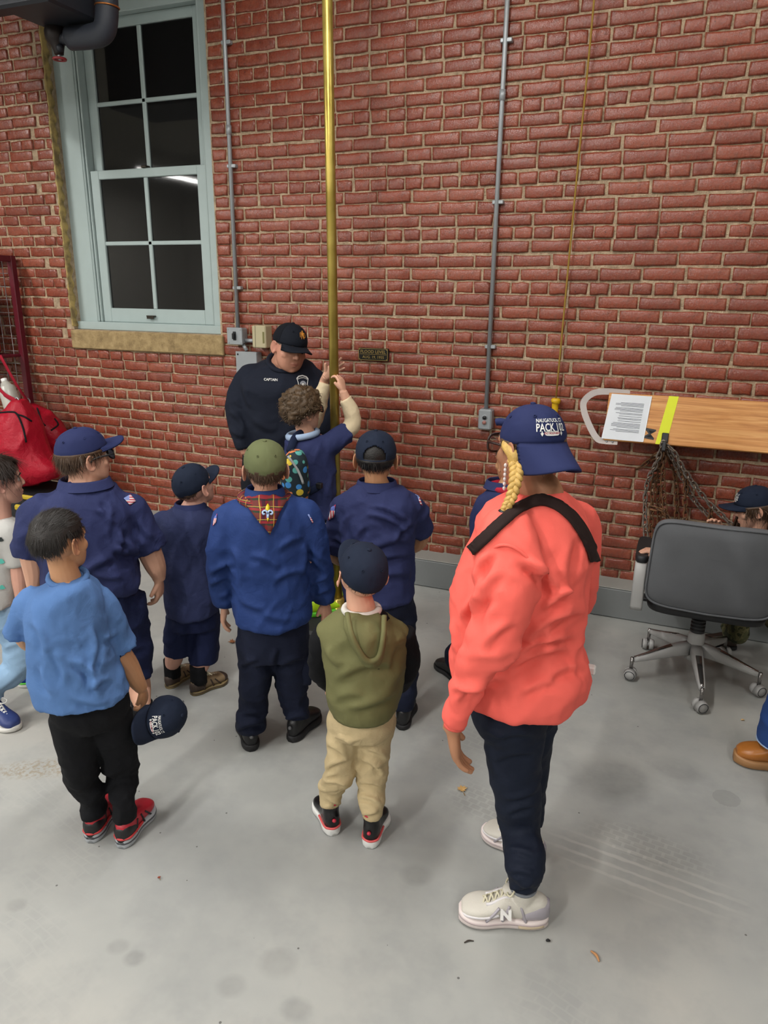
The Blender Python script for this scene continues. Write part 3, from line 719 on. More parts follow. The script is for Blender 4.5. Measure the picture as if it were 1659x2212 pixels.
mk('hand_wheel', *join([torus(np.array([-3.155, 3.3, 2.86]), (0, 0, 1), .030, .006, 18, 6), bbox(-3.178, -3.132, 3.296, 3.304, 2.857, 2.863, .001), bbox(-3.159, -3.151, 3.277, 3.323, 2.857, 2.863, .001)]), plain('wheel_red', '8a2c30', .4), vl)

# ---- maroon wire rack with bags, left edge
MMAR = plain('maroon_paint', '5c1423', .4); rk = empty('wire_rack', (-4.6, 3.8, 0), 'maroon steel frame rack with wire mesh at the left edge', 'rack')
for x, y in ((-4.515, 3.62), (-5.5, 3.62), (-4.515, 4.06), (-5.5, 4.06)): mk('post', *bbox(x - .022, x + .022, y - .022, y + .022, 0, 1.95, .004), MMAR, rk, smooth=False)
for y in (3.62, 4.06): mk('top_rail', *bbox(-5.5, -4.51, y - .02, y + .02, 1.91, 1.95, .004), MMAR, rk, smooth=False)
mk('top_rail', *bbox(-4.535, -4.495, 3.62, 4.06, 1.91, 1.95, .004), MMAR, rk, smooth=False)
MWIRE = plain('wire_grey', '8c8484', .35, .6)
for i in range(18): mk('wire', *limb([((-5.5, 4.03, .3 + i * .09), .003), ((-4.53, 4.03, .3 + i * .09), .003)], n=6, sub=1), MWIRE, rk)
for i in range(9): mk('wire', *limb([((-4.57 - i * .09, 4.026, .25), .003), ((-4.57 - i * .09, 4.026, 1.92), .003)], n=6, sub=1), MWIRE, rk)
for z in (.42, 1.25): mk('shelf', *bbox(-5.5, -4.52, 3.62, 4.05, z, z + .02, .004), MMAR, rk, smooth=False)
def clutter(name, label, cat, V, F, m): o = mk(name, V, F, m, None, loc=V.min(0)); tag(o, label, cat); return o
clutter('orange_case', 'orange-red plastic case on the upper rack shelf', 'case', *bbox(-4.95, -4.62, 3.80, 3.98, 1.272, 1.78, .02), plain('orange_plastic', 'c8402c', .4))
clutter('metal_clamps', 'tangle of small chrome clamps on the maroon rack', 'clamps', *join([torus(np.array([-4.60 + .012 * k, 3.72 + .02 * (k % 2), 1.31 + .03 * k]), (k % 3, 1, .4), .03, .005, 14, 6) for k in range(5)]), MGALV)
# bags
MRED = cloth('bag_red', 'a50f27', 500, .45, .12, .25); MRIB = cloth('black_ribbon', '15161a', 700)
def frame_at(px, py, y, u=0): return wallpt(px, py, y)
def blob_bag(name, label, rows, y, mat, dep, seed, pipe_rows, strap):
    rings = []
    for xl, xr, yy, dd in rows:
        a, b = wallpt(xl, yy, y), wallpt(xr, yy, y); c_ = (a + b) / 2; rings.append((c_, (b - a) / 2, np.array([0, dd, 0])))
    V, F = remesh([loft(rings, 24, 4, .8)], .009, 5); N = vnormals(V, F)
    q = V * np.array([9, 9, 4.5]); V = V + N * (((1 - abs(vnoise(q, seed))) ** 2 - .5) * .022 + vnoise(V * 24, seed + 1) * .004)[:, None]
    rt_ = empty(name, V.min(0) * [0, 0, 1] + V.mean(0) * [1, 1, 0], label, 'bag', 'red duffel bags on the rack')
    mk('body', V, F, mat, rt_); bv = BVHTree.FromPolygons([Vector(v) for v in V], F.tolist())
    for ln in pipe_rows:
        P = []
        for x, yy in np.array(cr(ln, 8)):
            dr = RX @ np.array([(x - CW) / FPX, (yy - CHH) / FPX, 1.0]); h = bv.ray_cast(Vector(CAM), Vector(nrm(dr)))
            if h[0] is not None: P.append((np.array(h[0]) + np.array(h[1]) * .002, .006))
        if len(P) > 3: mk('piping', *limb(P, n=6, sub=1), MRIB, rt_)
    return rt_
b1 = blob_bag('red_bag', 'large red duffel bag hanging nearest at the left edge', [(30, 48, 866, .04), (10, 60, 890, .10), (-40, 75, 925, .16), (-60, 95, 975, .17), (-70, 122, 1020, .15), (-50, 100, 1044, .09)], 3.55, MRED, 0, 5,
         [[(0, 892), (20, 890), (36, 894), (50, 925), (56, 955)], [(36, 895), (52, 900), (68, 910)]], None)
b2 = blob_bag('red_bag', 'smaller red duffel bag leaning against the brick wall', [(58, 72, 872, .03), (55, 95, 890, .08), (60, 122, 915, .12), (66, 138, 945, .13), (72, 130, 985, .12), (80, 115, 1010, .08)], 3.9, MRED, 0, 9,
         [[(80, 882), (90, 910), (98, 920)], [(118, 905), (125, 918), (110, 930)]], None)
MSTR = cloth('strap_red', '9c1a2e', 600)
for b_, pts, nm in ((b2, [wallpt(0, 768, 3.76), wallpt(35, 830, 3.8), wallpt(62, 870, 3.88)], 'shoulder_strap'), (b1, [wallpt(-25, 790, 3.6), wallpt(2, 845, 3.56), wallpt(38, 868, 3.55)], 'shoulder_strap')):
    mk(nm, *limb([(p, .017) for p in pts], n=8, sub=4, flat=(np.array([0.2, 1, 0]), .25)), MSTR, b_)
    mk('clasp', *torus(np.array(pts[-1]) + (0, 0, .01), (0.2, 1, 0.1), .018, .005, 14, 6), MGALV, b_)
bt = wallpt(8, 818, 3.62); MBOT = plain('bottle_grey', 'b3b1a8', .3); btl = empty('oxygen_bottle', bt - (0, 0, .5), 'pale grey bottle with a white cap standing behind the red bag', 'bottle')
ax_b = nrm(wallpt(8, 818, 3.62) - wallpt(30, 885, 3.60))
mk('body', *limb([(bt - ax_b * .02, .02), (bt - ax_b * .05, .04), (bt - ax_b * .10, .056), (bt - ax_b * .45, .058)], n=18, sub=3), MBOT, btl); mk('cap', *limb([(bt, .02), (bt - ax_b * .03, .02)], n=14, sub=1), plain('white_cap', 'e4e4e0', .4), btl)
# black tote with yellow edging under the bags
tb = empty('equipment_tote', wallpt(70, 1100, 3.55) * [1, 1, 0], 'black equipment tote with yellow edging under the red bags', 'tote')
q = wallpt(75, 1060, 3.45); mk('body', *bbox(q[0] - .75, q[0] + .15, 3.40, 3.80, 0, q[2] - .03, .03), plain('tote_black', '141416', .6), tb, smooth=False)
mk('edging', *join([bbox(q[0] - .75, q[0] + .12, 3.385, 3.41, q[2] - .05, q[2] - .02, .008), bbox(q[0] - .12, q[0] - .02, 3.37, 3.40, q[2] - .13, q[2] - .09, .01)]), plain('edging_yellow', 'b39a1e', .5), tb, smooth=False)

# ---- office chair, back to the camera
MFAB = cloth('chair_fabric', '66686b', 260, .95, .25); MWP = plain('chair_white', 'a9a8a6', .45, bump=.1, bscale=30); MBB = plain('chair_black', '1d1e21', .55); MCHR = plain('chrome_worn', '8f8c8a', .25, .9)
CC = np.array([.2, 3.425, 0]); chr_ = empty('office_chair', CC, 'old grey office chair with a worn pale five-star base, back turned', 'chair')
casters = [(-.066, 3.288), (.237, 3.117), (.482, 3.367), (.352, 3.702), (-.007, 3.643)]
for cx, cy in casters:
    e = np.array([cx, cy, 0]); dr = nrm(e - CC); sd = np.array([-dr[1], dr[0], 0])
    rings = []
    for tt, w_, hh, zz in ((.03, .026, .032, .155), (.12, .024, .028, .145), (.25, .018, .016, .115), (.30, .012, .012, .105)):
        rings.append((CC + dr * tt / .30 * np.linalg.norm(e - CC) * .97 + [0, 0, zz], sd * w_, np.array([0, 0, hh])))
    leg = mk('leg', *loft(rings, 12, 2, .5), MWP, chr_)
    mk('scuff_plate', *loft([(r[0] + [0, 0, r[2][2] * 1.0], r[1] * .55, np.array([0, 0, .002])) for r in rings[1:]], 8, 2, .5), MCHR, leg)
    ca = R8.uniform(0, 6.28); cdir = np.array([math.cos(ca), math.sin(ca), 0]); cs = np.array([-cdir[1], cdir[0], 0]); w0 = e + np.array([0, 0, .03])
    cst = mk('caster', *join([limb([(w0 + cs * a, .03 if abs(a) < .02 else .026) for a in (-.026, -.02, -.006)], n=20, sub=1), limb([(w0 + cs * a, .03 if abs(a) < .02 else .026) for a in (.006, .02, .026)], n=20, sub=1), limb([(w0 - cs * .008, .012), (w0 + cs * .008, .012)], n=10, sub=1)]), MWP, chr_)
    mk('stem', *limb([(w0 + [0, 0, .02], .008), (w0 + [0, 0, .085], .008)], n=10, sub=1), MCHR, cst)
    for s in (-1, 1): mk('hub_ring', *torus(w0 + cs * s * .0265, cs, .022, .0016, 20, 5), MBB, cst)
mk('hub', *limb([(CC + [0, 0, .10], .04), (CC + [0, 0, .12], .04), (CC + [0, 0, .17], .038), (CC + [0, 0, .23], .036), (CC + [0, 0, .24], .03)], n=22, sub=1), MWP, chr_)
P = [(CC + [0, 0, .235], .026)]
for i in range(9):
    z = .24 + i * .018; P += [(CC + [0, 0, z], .032), (CC + [0, 0, z + .011], .032), (CC + [0, 0, z + .012], .025), (CC + [0, 0, z + .0175], .025)]
mk('bellows', *limb(P, n=22, sub=1), MBB, chr_)
sx0, sx1 = -.055, .475
def rbx(cx, cy, cz, hx, hy, hz, p=.35, n=32):
    return loft([(np.array([cx, cy, cz - hz]), np.array([hx * .9, 0, 0]), np.array([0, hy * .9, 0])), (np.array([cx, cy, cz - hz * .85]), np.array([hx, 0, 0]), np.array([0, hy, 0])), (np.array([cx, cy, cz + hz * .85]), np.array([hx, 0, 0]), np.array([0, hy, 0])), (np.array([cx, cy, cz + hz]), np.array([hx * .9, 0, 0]), np.array([0, hy * .9, 0]))], n, 2, p)
mk('seat', *rbx(.21, 3.45, .465, .25, .25, .04), MFAB, chr_); mk('seat_pan', *rbx(.21, 3.44, .415, .245, .245, .022), MBB, chr_)
# backrest: rounded slab, bowed a little
def back_pt(u, v_, o_):   # u -1..1, v 0..1
    wdt = .262 * (1 - .05 * v_); x = .21 + u * wdt; z = .445 + v_ * .405; y = 3.165 + .035 * u * u * 1 - .05 * v_ + o_ * .03 + .02 * (v_ - .5) ** 2
    return (x, y, z)
def rsq(th, k=.28):
    c_, s_ = math.cos(th), math.sin(th); return np.sign(c_) * abs(c_) ** k, np.sign(s_) * abs(s_) ** k
def backring(sc, o_):
    out = []
    for i in range(48):
        a, b = rsq(2 * math.pi * i / 48); out.append(back_pt(a * sc, .5 + .5 * b * sc, o_))
    return out
lay = [(.3, -1.12), (.7, -1.08), (.93, -1.0), (.985, -.75), (1, -.3), (1, .3), (.985, .8), (.93, 1.05), (.6, 1.15), (.2, 1.15)]
V = np.vstack([backring(s, o_) for s, o_ in lay]); F = [[i * 48 + j, i * 48 + (j + 1) % 48, i * 48 + 48 + (j + 1) % 48, i * 48 + 48 + j] for i in range(len(lay) - 1) for j in range(48)]
F += [list(range(48))[::-1], [9 * 48 + j for j in range(48)]]
bk_ = mk('backrest', V, F, MFAB, chr_)
mk('piping', *limb([(np.array(p) + (0, -.004, 0), .005) for p in backring(.985, -.8)] + [(np.array(backring(.985, -.8)[0]) + (0, -.004, 0), .005)], n=6, sub=1), MFAB, bk_)
mk('back_support', *join([bbox(.15, .27, 3.20, 3.235, .40, .59, .01), bbox(.15, .27, 3.2, 3.4, .392, .41, .01)]), MBB, chr_, smooth=False)
for s, x in ((-1, -.075), (1, .495)):
    loop = [(x, 3.20, .40), (x, 3.185, .52), (x, 3.20, .60), (x, 3.26, .615), (x, 3.42, .61), (x, 3.5, .585), (x, 3.5, .50), (x, 3.47, .40)]
    P = cr(loop, 6); T = np.gradient(P, axis=0); T /= np.linalg.norm(T, axis=1)[:, None]; sdv = np.array([1., 0, 0]); nv = np.cross(T, sdv)
    rings = [(p, sdv * .026, n_ * .016) for p, n_ in zip(P, nv)]
    arm = mk('armrest', *loft(rings, 12, 1, .5), MWP, chr_); mk('arm_pad', *rbx(x, 3.34, .634, .03, .15, .016, .5, 20), MBB, arm)
    mk('arm_bracket', *join([bbox(min(x, .21), max(x, .21), 3.3, 3.36, .398, .414, .004), bbox(x - .02, x + .02, 3.2, 3.47, .398, .42, .004)]), MBB, chr_, smooth=False)

# ---- fallen leaves and litter
def leaf(px, py, size, ang, c_, label):
    p = floorpt(px, py); P = [(0, -1.1), (.05, -.5), (.5, -.62), (.35, -.3), (1, -.1), (.62, .12), (.75, .55), (.3, .45), (0, 1.05), (-.3, .45), (-.8, .5), (-.6, .1), (-1, -.15), (-.4, -.3), (-.45, -.6), (-.05, -.5)]
    ca, sa = math.cos(ang), math.sin(ang); V = [(p[0], p[1], .006)]
    for x, y in P: V.append((p[0] + size * (x * ca - y * sa), p[1] + size * (x * sa + y * ca), .004 + size * .28 * abs(x) ** 1.5 + .1 * size * max(0, y)))
    n = len(P); F = [[0, 1 + i, 1 + (i + 1) % n] for i in range(n)]; V = np.array(V); V2, F2 = slab(V, F, np.array([0, 0, .0012]))
    rt_ = empty('dry_leaf', (p[0], p[1], 0), label, 'leaf', 'fallen leaves on the floor'); mk('blade', V2, F2, plain('leaf_' + c_, c_, .6, var=.2), rt_, smooth=False)
    mk('stalk', *limb([((V[1][0], V[1][1], .004), .0015), ((p[0] + size * 1.7 * sa, p[1] - size * 1.7 * ca, .003), .001)], n=6, sub=1), plain('leaf_stalk', '8c6a38', .6), rt_)
leaf(998, 1707, .020, .6, 'c39a5c', 'curled tan maple leaf on the floor left of the dark jeans')
leaf(502, 1388, .022, 2.2, '9a6440', 'brown dry leaf on the floor between the hiking shoes and navy trousers')
leaf(344, 1898, .0055, 1.0, '8a3c24', 'tiny reddish leaf scrap on the floor at lower left')
def twig(name, label, px, py, L, ang, r, c_):
    p = floorpt(px, py); dv = np.array([math.cos(ang), math.sin(ang), 0]); sv = np.array([-dv[1], dv[0], 0])
    o = mk(name, *limb([(p - dv * L + [0, 0, r], r * .6), (p + sv * L * .25 + [0, 0, r * 1.3], r), (p + dv * L + [0, 0, r], r * .5)], n=7, sub=4), plain('twig_' + c_, c_, .7), None, loc=(p[0], p[1], 0)); tag(o, label, 'litter')
twig('wood_chip', 'small curved orange wood chip on the floor at lower right', 1285, 2068, .018, -.8, .004, 'b98658')
twig('twig', 'thin dark twig on the floor under the white sneaker', 1013, 2036, .014, .6, .0025, '3a322c')
twig('pebble', 'small black crumb on the floor right of the twig', 1184, 2035, .006, .3, .004, '141414')
twig('wood_chip', 'pale crumb on the floor in front of the leather clog', 1604, 1557, .007, .3, .004, 'c9a878')
# ================================================================== people
def smooth01(x): x = np.clip(x, 0, 1); return x * x * (3 - 2 * x)
CR_C = np.array([0, -.03, .12]); CR_R = np.array([.335, .41, .375])      # skull ellipsoid, in head heights

def nearrow(*r): return ('n',) + r

FOLD = 0.9
class Person:
    def __init__(s, label, base, group=None, cat='person'):
        base = np.array(base, float); base[2] = 0
        s.b = base; s.g = nrm([base[0], base[1], 0]); s.r = np.array([s.g[1], -s.g[0], 0])
        s.root = empty('person', base, label, cat, group); s.skin_parts = []; s.core = []; s.bv = {}
    def at(s, px, py, d=0.0):
        dr = RX @ np.array([(px - CW) / FPX, (py - CHH) / FPX, 1.0]); t = (np.dot(s.b, s.g) + d) / np.dot(dr, s.g); return CAM + t * dr
    def mpp(s, p): return float(((p - CAM) @ RX)[2]) / FPX
    def rows(s, rows, k=1.0):
        """torso rings (xl, xr, y, d, halfdepth); ('n', ...) means y is where the near rim shows"""
        out = []
        for r in rows:
            near = r[0] == 'n'; xl, xr, y, d, b = r[1:6] if near else r[:5]
            dd = d - b if near else d; a, c = s.at(xl, y, dd), s.at(xr, y, dd); m = (a + c) / 2; h = np.linalg.norm(c - a) / 2
            if near: m = m + s.g * b
            out.append((m, s.r * h * k, s.g * b * k))
        return out
    def tor(s, rows, k=1.0, p=.9, n=26, sub=4): return loft(s.rows(rows, k), n, sub, p)
    def pts(s, rows, k=1.0):
        out = []
        for r in rows:
            if len(r) == 2: out.append((np.array(r[0], float), r[1] * k))
            else:
                p = s.at(r[0], r[1], r[2]); out.append((p, r[3] * s.mpp(p) * k))
        return out
    def lim(s, rows, k=1.0, n=16, sub=4): return limb(s.pts(rows, k), n, sub)
    def slv(s, rows, body, k=1.0, n=18):
        """sleeve that grows out of the shoulder"""
        P = s.pts(rows, k); p0, r0 = P[0]; N = s.rows(body[2:3])[0][0].copy(); N[2] = p0[2] - r0 * .1
        return limb([(p0 + (N - p0) * .75, r0 * .45), (p0 + (N - p0) * .4 - [0, 0, r0 * .05], r0 * .8)] + P, n, 4)
    def collar(s, c, rx, ry, h, mat, flare=1.22, tip=.012, parent=None):
        """folded shirt collar: a thin stand with a turned-down leaf"""
        prof = [(1.0, -h * .6, 0), (.99, h * .5, 0), (1.02, h * .62, 0), (1.10, h * .45, 0), (flare, -h * .5, 0), (flare * 1.02, -h * .55, 0), (flare - .03, -h * .5, 0), (1.05, h * .3, 0)]
        th = np.linspace(0, 2 * np.pi, 36, endpoint=False); V = np.vstack([[c + s.r * rx * f * math.cos(t) + s.g * ry * f * math.sin(t) + np.array([0, 0, z + tip * (-math.sin(t)) * 0]) for t in th] for f, z, _ in prof]); m = len(prof)
        F = [[i * 36 + j, i * 36 + (j + 1) % 36, ((i + 1) % m) * 36 + (j + 1) % 36, ((i + 1) % m) * 36 + j] for i in range(m) for j in range(36)]
        return mk('collar', V, F, mat, parent or s.root)
    def disp(s, V, F, layers):
        N = vnormals(V, F); q = V - s.b; a, c, z = q @ s.r, q @ s.g, q[:, 2]; D = np.zeros(len(V))
        for L in layers:
            amp, (fa, fb, fc), tau, seed = L[:4]
            ct, st = math.cos(tau), math.sin(tau); A = a * ct + z * st; B = -a * st + z * ct
            P = np.stack([A * fa, B * fb, c * fc], 1); P = P + .35 * np.stack([vnoise(V * 6, seed + 7), vnoise(V * 6, seed + 8), vnoise(V * 6, seed + 9)], 1)
            n_ = vnoise(P + 13.7 * seed, seed); w = FOLD * amp * ((1 - np.abs(n_) * 2.0).clip(0, 1) ** 1.3 - .55 + .55 * vnoise(P * 1.9 + 5, seed + 3) + .35 * (1 - np.abs(vnoise(P * 2.3 + 9, seed + 4)) * 2).clip(0, 1))
            if len(L) > 4:
                cpt, rad = L[4], L[5]; cpt = s.at(*cpt) if len(cpt) == 3 and not isinstance(cpt, np.ndarray) else cpt
                w = w * np.exp(-((V - cpt) ** 2).sum(1) / rad ** 2)
            D += w
        return V + N * D[:, None]
    def crease(s, V, F, creases):
        """single long folds: (x0, y0, x1, y1, width, height) in photo pixels, raised on the side that faces us"""
        if not len(creases): return V
        N = vnormals(V, F); q = (V - CAM) @ RX; px = np.stack([CW + FPX * q[:, 0] / q[:, 2], CHH + FPX * q[:, 1] / q[:, 2]], 1)
        view = CAM - V; view /= np.linalg.norm(view, axis=1)[:, None]; face = np.clip((N * view).sum(1) * 2.5, 0, 1); D = np.zeros(len(V))
        for x0, y0, x1, y1, w, amp in creases:
            a, b = np.array([x0, y0], float), np.array([x1, y1], float); L = np.linalg.norm(b - a); t = (b - a) / L; n = np.array([-t[1], t[0]])
            if n[1] < 0: n = -n
            rel = px - a; u = rel @ t / L; bow = .10 * L * (1 - (2 * u - 1) ** 2) * (1 if (x0 + y1) % 2 else -1); x = (rel @ n - bow) / w
            tap = smooth01(np.minimum(u, 1 - u) * 3 + .12) * (u > -.12) * (u < 1.12)
            D += amp * tap * (np.exp(-x * x) - .85 * np.exp(-((x - 1.5) / .9) ** 2)) * face
        return V + N * D[:, None]
    def garment(s, name, parts, mat, vox=.008, layers=(), sm=7, openings=(), label=None, parent=None, creases=()):
        V, F = remesh(parts, vox, sm)
        for p, ax, R in openings:
            ax = nrm(ax); d = (V - p) @ ax; rad = np.linalg.norm((V - p) - np.outer(d, ax), axis=1)
            m = (d > -vox * 1.6) & (d < vox * 3) & (rad < R * .86); V[m] -= ax * .035
        V = s.disp(V, F, layers); V = s.crease(V, F, creases)
        o = mk(name, V, F, mat, parent or s.root)
        if label: o['label'] = label
        s.bv[name] = BVHTree.FromPolygons([Vector(v) for v in V], F.tolist()); return o
    def decal(s, gname, name, V2, F, mat, off=.003, parent=None, uv=True, thick=.0015, label=None):
        """flat piece given in photo pixels, laid on a garment's surface"""
        out, N_ = [], []
        bv = s.bv[gname]; last = None
        for x, y in V2:
            dr = nrm(RX @ np.array([(x - CW) / FPX, (y - CHH) / FPX, 1.0])); h = bv.ray_cast(Vector(CAM), Vector(dr))
            if h[0] is None:
                h = bv.find_nearest(Vector(s.at(x, y, 0)))
            p, n_ = np.array(h[0]), np.array(h[1]); n_ = n_ if np.dot(n_, dr) < 0 else -n_
            out.append(p + n_ * off); N_.append(n_)
        out = np.array(out); N_ = np.array(N_); V2 = np.asarray(V2, float)
        for _ in range(2): pass
        uvp = np.zeros((len(V2), 3)); mn, mx = V2.min(0), V2.max(0); uvp[:, :2] = (V2 - mn) / (mx - mn + 1e-9); uvp[:, 1] = 1 - uvp[:, 1]
        if thick:
            n = len(out); Vx, Fx = slab(out, F, -N_ * thick); o = mk(name, Vx, Fx, mat, parent or s.root, attrs={'uvp': np.vstack([uvp, uvp])})
        else: o = mk(name, out, F, mat, parent or s.root, attrs={'uvp': uvp})
        if label: o['label'] = label
        return o
    # ---------------------------------------------------------------- head
    def headmat(s, c, h, yaw, pitch=0, roll=0):
        y, p, r = map(math.radians, (yaw, pitch, roll)); F0 = s.g * math.cos(y) + s.r * math.sin(y); Z = np.array([0, 0, 1.0])
        Fw = F0 * math.cos(p) + Z * math.sin(p); X = np.cross(F0, Z); U = np.cross(X, Fw)
        X2 = X * math.cos(r) + U * math.sin(r); U2 = np.cross(X2, Fw)
        s.H = np.stack([X2, Fw, U2], 1) * h; s.hc = np.array(c); s.hh = h
    def hl(s, P): return np.asarray(P, float) @ s.H.T + s.hc
    def head(s, c, h, yaw, pitch, roll, neck, skinm, child=True, lookdown=False, neck_r=.2, mouth=True, eyes='5a3c28', brow='3a2a20', full=0.0):
        s.headmat(c, h, yaw, pitch, roll); s.skm = skinm; f = full
        A = lambda *p: np.array(p, float)
        parts = [ell(CR_C, CR_R, 28, 18)]
        jaw = [(.16, .315, .06, .30), (.02, .30 + f * .02, .09, .285), (-.12, .275 + f * .05, .11, .27), (-.25, .245 + f * .07, .125, .24), (-.36, .19 + f * .08, .16, .19), (-.44, .125 + f * .06, .195, .135), (-.485, .06, .215, .075)]
        parts.append(loft([(A(0, cy, z), A(hw, 0, 0), A(0, hd, 0)) for z, hw, cy, hd in jaw], 22, 3, .95))
        parts.append(limb([(A(0, .345, .09), .035), (A(0, .375, .0), .036), (A(0, .415, -.09), .045), (A(0, .40, -.135), .035)], 10, 3))
        for sx in (-1, 1):
            parts.append(ell(A(sx * .045, .375, -.115), (.035, .045, .032), 10, 8))
            parts.append(ell(A(sx * .165, .215, -.10), (.12 + f * .03, .12, .12), 14, 10))
            parts.append(limb([(A(sx * .03, .335, .105), .04), (A(sx * .15, .325, .115), .042), (A(sx * .25, .25, .095), .04)], 10, 3))
            e = A(sx * .355, -.035, -.02)
            parts.append(ell(e, (.022, .085, .135), 14, 12, np.array([[.93, -.36 * sx, 0], [.36 * sx, .93, 0], [0, 0, 1]])))
            rim = [(e + A(sx * (.012 + .028 * max(0, -math.sin(t_ - .2))), .08 * math.sin(t_) - .012, .13 * math.cos(t_)), .017) for t_ in np.linspace(-4.0, .9, 12)]
            parts.append(limb(rim, 8, 2)); parts.append(ell(e + A(sx * .004, .015, -.115), (.026, .035, .04), 10, 8))
        parts.append(limb([(A(-.095, .335, -.262), .022), (A(-.04, .368, -.247), .028), (A(0, .374, -.25), .025), (A(.04, .368, -.247), .028), (A(.095, .335, -.262), .022)], 10, 3))
        parts.append(limb([(A(-.08, .335, -.282), .022), (A(0, .362, -.292), .032), (A(.08, .335, -.282), .022)], 10, 3))
        parts.append(ell(A(0, .285, -.42), (.09, .075, .06), 14, 10))
        if f: parts.append(ell(A(0, .08, -.42), (.2, .2, .12 * f + .03), 16, 10))
        parts = [(s.hl(v), q) for v, q in parts]
        nk = [(s.hl(A(0, -.05, -.02)), neck_r * h * 1.05), (s.hl(A(0, -.06, -.30)), neck_r * h)] + [(np.array(p), r_) for p, r_ in neck]
        parts.append(limb(nk, 18, 4))
        V, F = remesh(parts, h * .0155, 4); L = (V - s.hc) @ np.linalg.inv(s.H).T; N = vnormals(V, F); D = np.zeros(len(V))
        for sx in (-1, 1):
            D -= .034 * np.exp(-(((L - A(sx * .145, .36, .03)) / A(.085, .12, .055)) ** 2).sum(1))
            D -= .022 * np.exp(-(((L - A(sx * .372, -.02, -.01)) / A(.05, .035, .07)) ** 2).sum(1))
        D -= .012 * np.exp(-(((L - A(0, .38, -.27)) / A(.1, .06, .012)) ** 2).sum(1))
        V = V + N * D[:, None] * h
        lip = .75 * np.exp(-(((L - A(0, .37, -.265)) / A(.105, .07, .034)) ** 2).sum(1)) + .3 * np.exp(-(((np.abs(L) - A(.36, .05, .05)) / A(.06, .12, .16)) ** 2).sum(1))
        s.skin_parts.append((V, F, lip.clip(0, 1)))
        ew = NT('eye_' + s.root.name); oc = ew.attr('uvp', 'Vector'); dd = ew.math('SUBTRACT', 1.0, ew.sep(oc)[1])
        cc = ew.ramp(dd, [(0.0, '0a0806'), (0.05, '0a0806'), (0.07, eyes), (0.2, eyes), (0.23, 'ddd6cc'), (1.0, 'd8d0c6')]); EM = ew.set(cc, .15)
        gz = -.55 if lookdown else 0.0
        for sx in (-1, 1):
            v, q = ell((0, 0, 0), (1, 1, 1), 16, 12); loc = v.copy(); rr = np.array([[1, 0, 0], [0, math.cos(gz), -math.sin(gz)], [0, math.sin(gz), math.cos(gz)]]); uv = loc @ rr
            mk('eye', s.hl(v * .062 + A(sx * .145, .285, .028)), q, EM, s.root, attrs={'uvp': uv})
            if lookdown:
                mkv = v * .068 + A(sx * .145, .287, .034); keep = [qq for qq in q if np.mean([v[i][2] for i in qq]) > -.15]; mk('eyelid', s.hl(mkv), keep, skinm, s.root)
            bp = [(s.hl(A(sx * .06, .372, .115)), .012 * h), (s.hl(A(sx * .15, .365, .135)), .018 * h), (s.hl(A(sx * .235, .30, .11)), .010 * h)]
            mk('eyebrow', *limb(bp, 8, 4), hairmat('brow_' + brow, brow), s.root)
    def surf(s, th, ph, k=1.0):
        """skull surface: th azimuth from the face, ph from the crown"""
        d = np.stack([np.sin(ph) * np.sin(th), np.sin(ph) * np.cos(th), np.cos(ph)], -1); return CR_C + d * CR_R * k, d
    def hair(s, mat, thick=.05, line=None, strands=2500, length=.16, lift=.25, noise=.012, seed=1, flow='down', curl=0.0, back=2.05, front=1.02, side=1.45, width=.006, under=None, mess=.28):
        """closed cap of hair that sinks under the skin beyond the hairline, plus fine strands"""
        nt, np_ = 72, 46; th, ph = np.meshgrid(np.linspace(0, 2 * np.pi, nt, endpoint=False), np.linspace(0.001, 2.75, np_), indexing='ij')
        def lim_(t_): a = np.abs((t_ + np.pi) % (2 * np.pi) - np.pi); return np.where(a < 1.1, front + (side - front) * smooth01((a - .55) / .55), side + (back - side) * smooth01((a - 1.75) / .6))
        def body(th, ph):
            m = np.clip((lim_(th) - ph) / .22, -1, 1); base, d = s.surf(th, ph)
            low = np.maximum(0, ph - 1.7); pull = 1 - .16 * low
            return base * np.stack([pull, pull, np.ones_like(pull)], -1), d, m
        P, d, m = body(th, ph); T = np.where(m > 0, thick * smooth01(m * 1.3) - .012 * (m < .1), .05 * m - .012)
        if under is not None: T = np.where(ph < under, np.minimum(T, .012), T)
        P = P + d * T[..., None]; q = P.reshape(-1, 3)
        q = q + d.reshape(-1, 3) * (noise * vnoise(q * (14 if not curl else 11), seed) * (m.reshape(-1) > 0) * (1 if under is None else (ph.reshape(-1) > under)))[:, None]
        if curl: q = q + d.reshape(-1, 3) * (curl * np.abs(vnoise(q * 9, seed + 2)) * (m.reshape(-1) > .1))[:, None]
        F = [[i * np_ + j, ((i + 1) % nt) * np_ + j, ((i + 1) % nt) * np_ + j + 1, i * np_ + j + 1] for i in range(nt) for j in range(np_ - 1)]
        parts = [(s.hl(q), F)]
        rs = np.random.RandomState(seed); n = strands * 3; t_ = rs.rand(n) * 2 * np.pi; p_ = np.arccos(1 - rs.rand(n) * 1.75); p_ = np.minimum(p_, 2.6)
        B, dd, mm = body(t_, p_); ok = (mm > .05) & ((p_ > under + .06) if under is not None else True); B, dd, mm, t_, p_ = [x[ok][:strands] for x in (B, dd, mm, t_, p_)]; n = len(B)
        down = np.stack([np.cos(p_) * np.sin(t_), np.cos(p_) * np.cos(t_), -np.sin(p_)], 1)
        if flow == 'forward': fl = np.array([0, 1.0, .1]) - dd * (dd @ np.array([0, 1.0, .1]))[:, None]; down = np.where((p_ < 1.1)[:, None], fl, down)
        down = down + rs.randn(n, 3) * mess; Lg = length * (.5 + rs.rand(n)) * (.45 + .55 * smooth01(mm * 1.2)); root = B + dd * (thick * .75 * smooth01(mm * 1.3))[:, None]
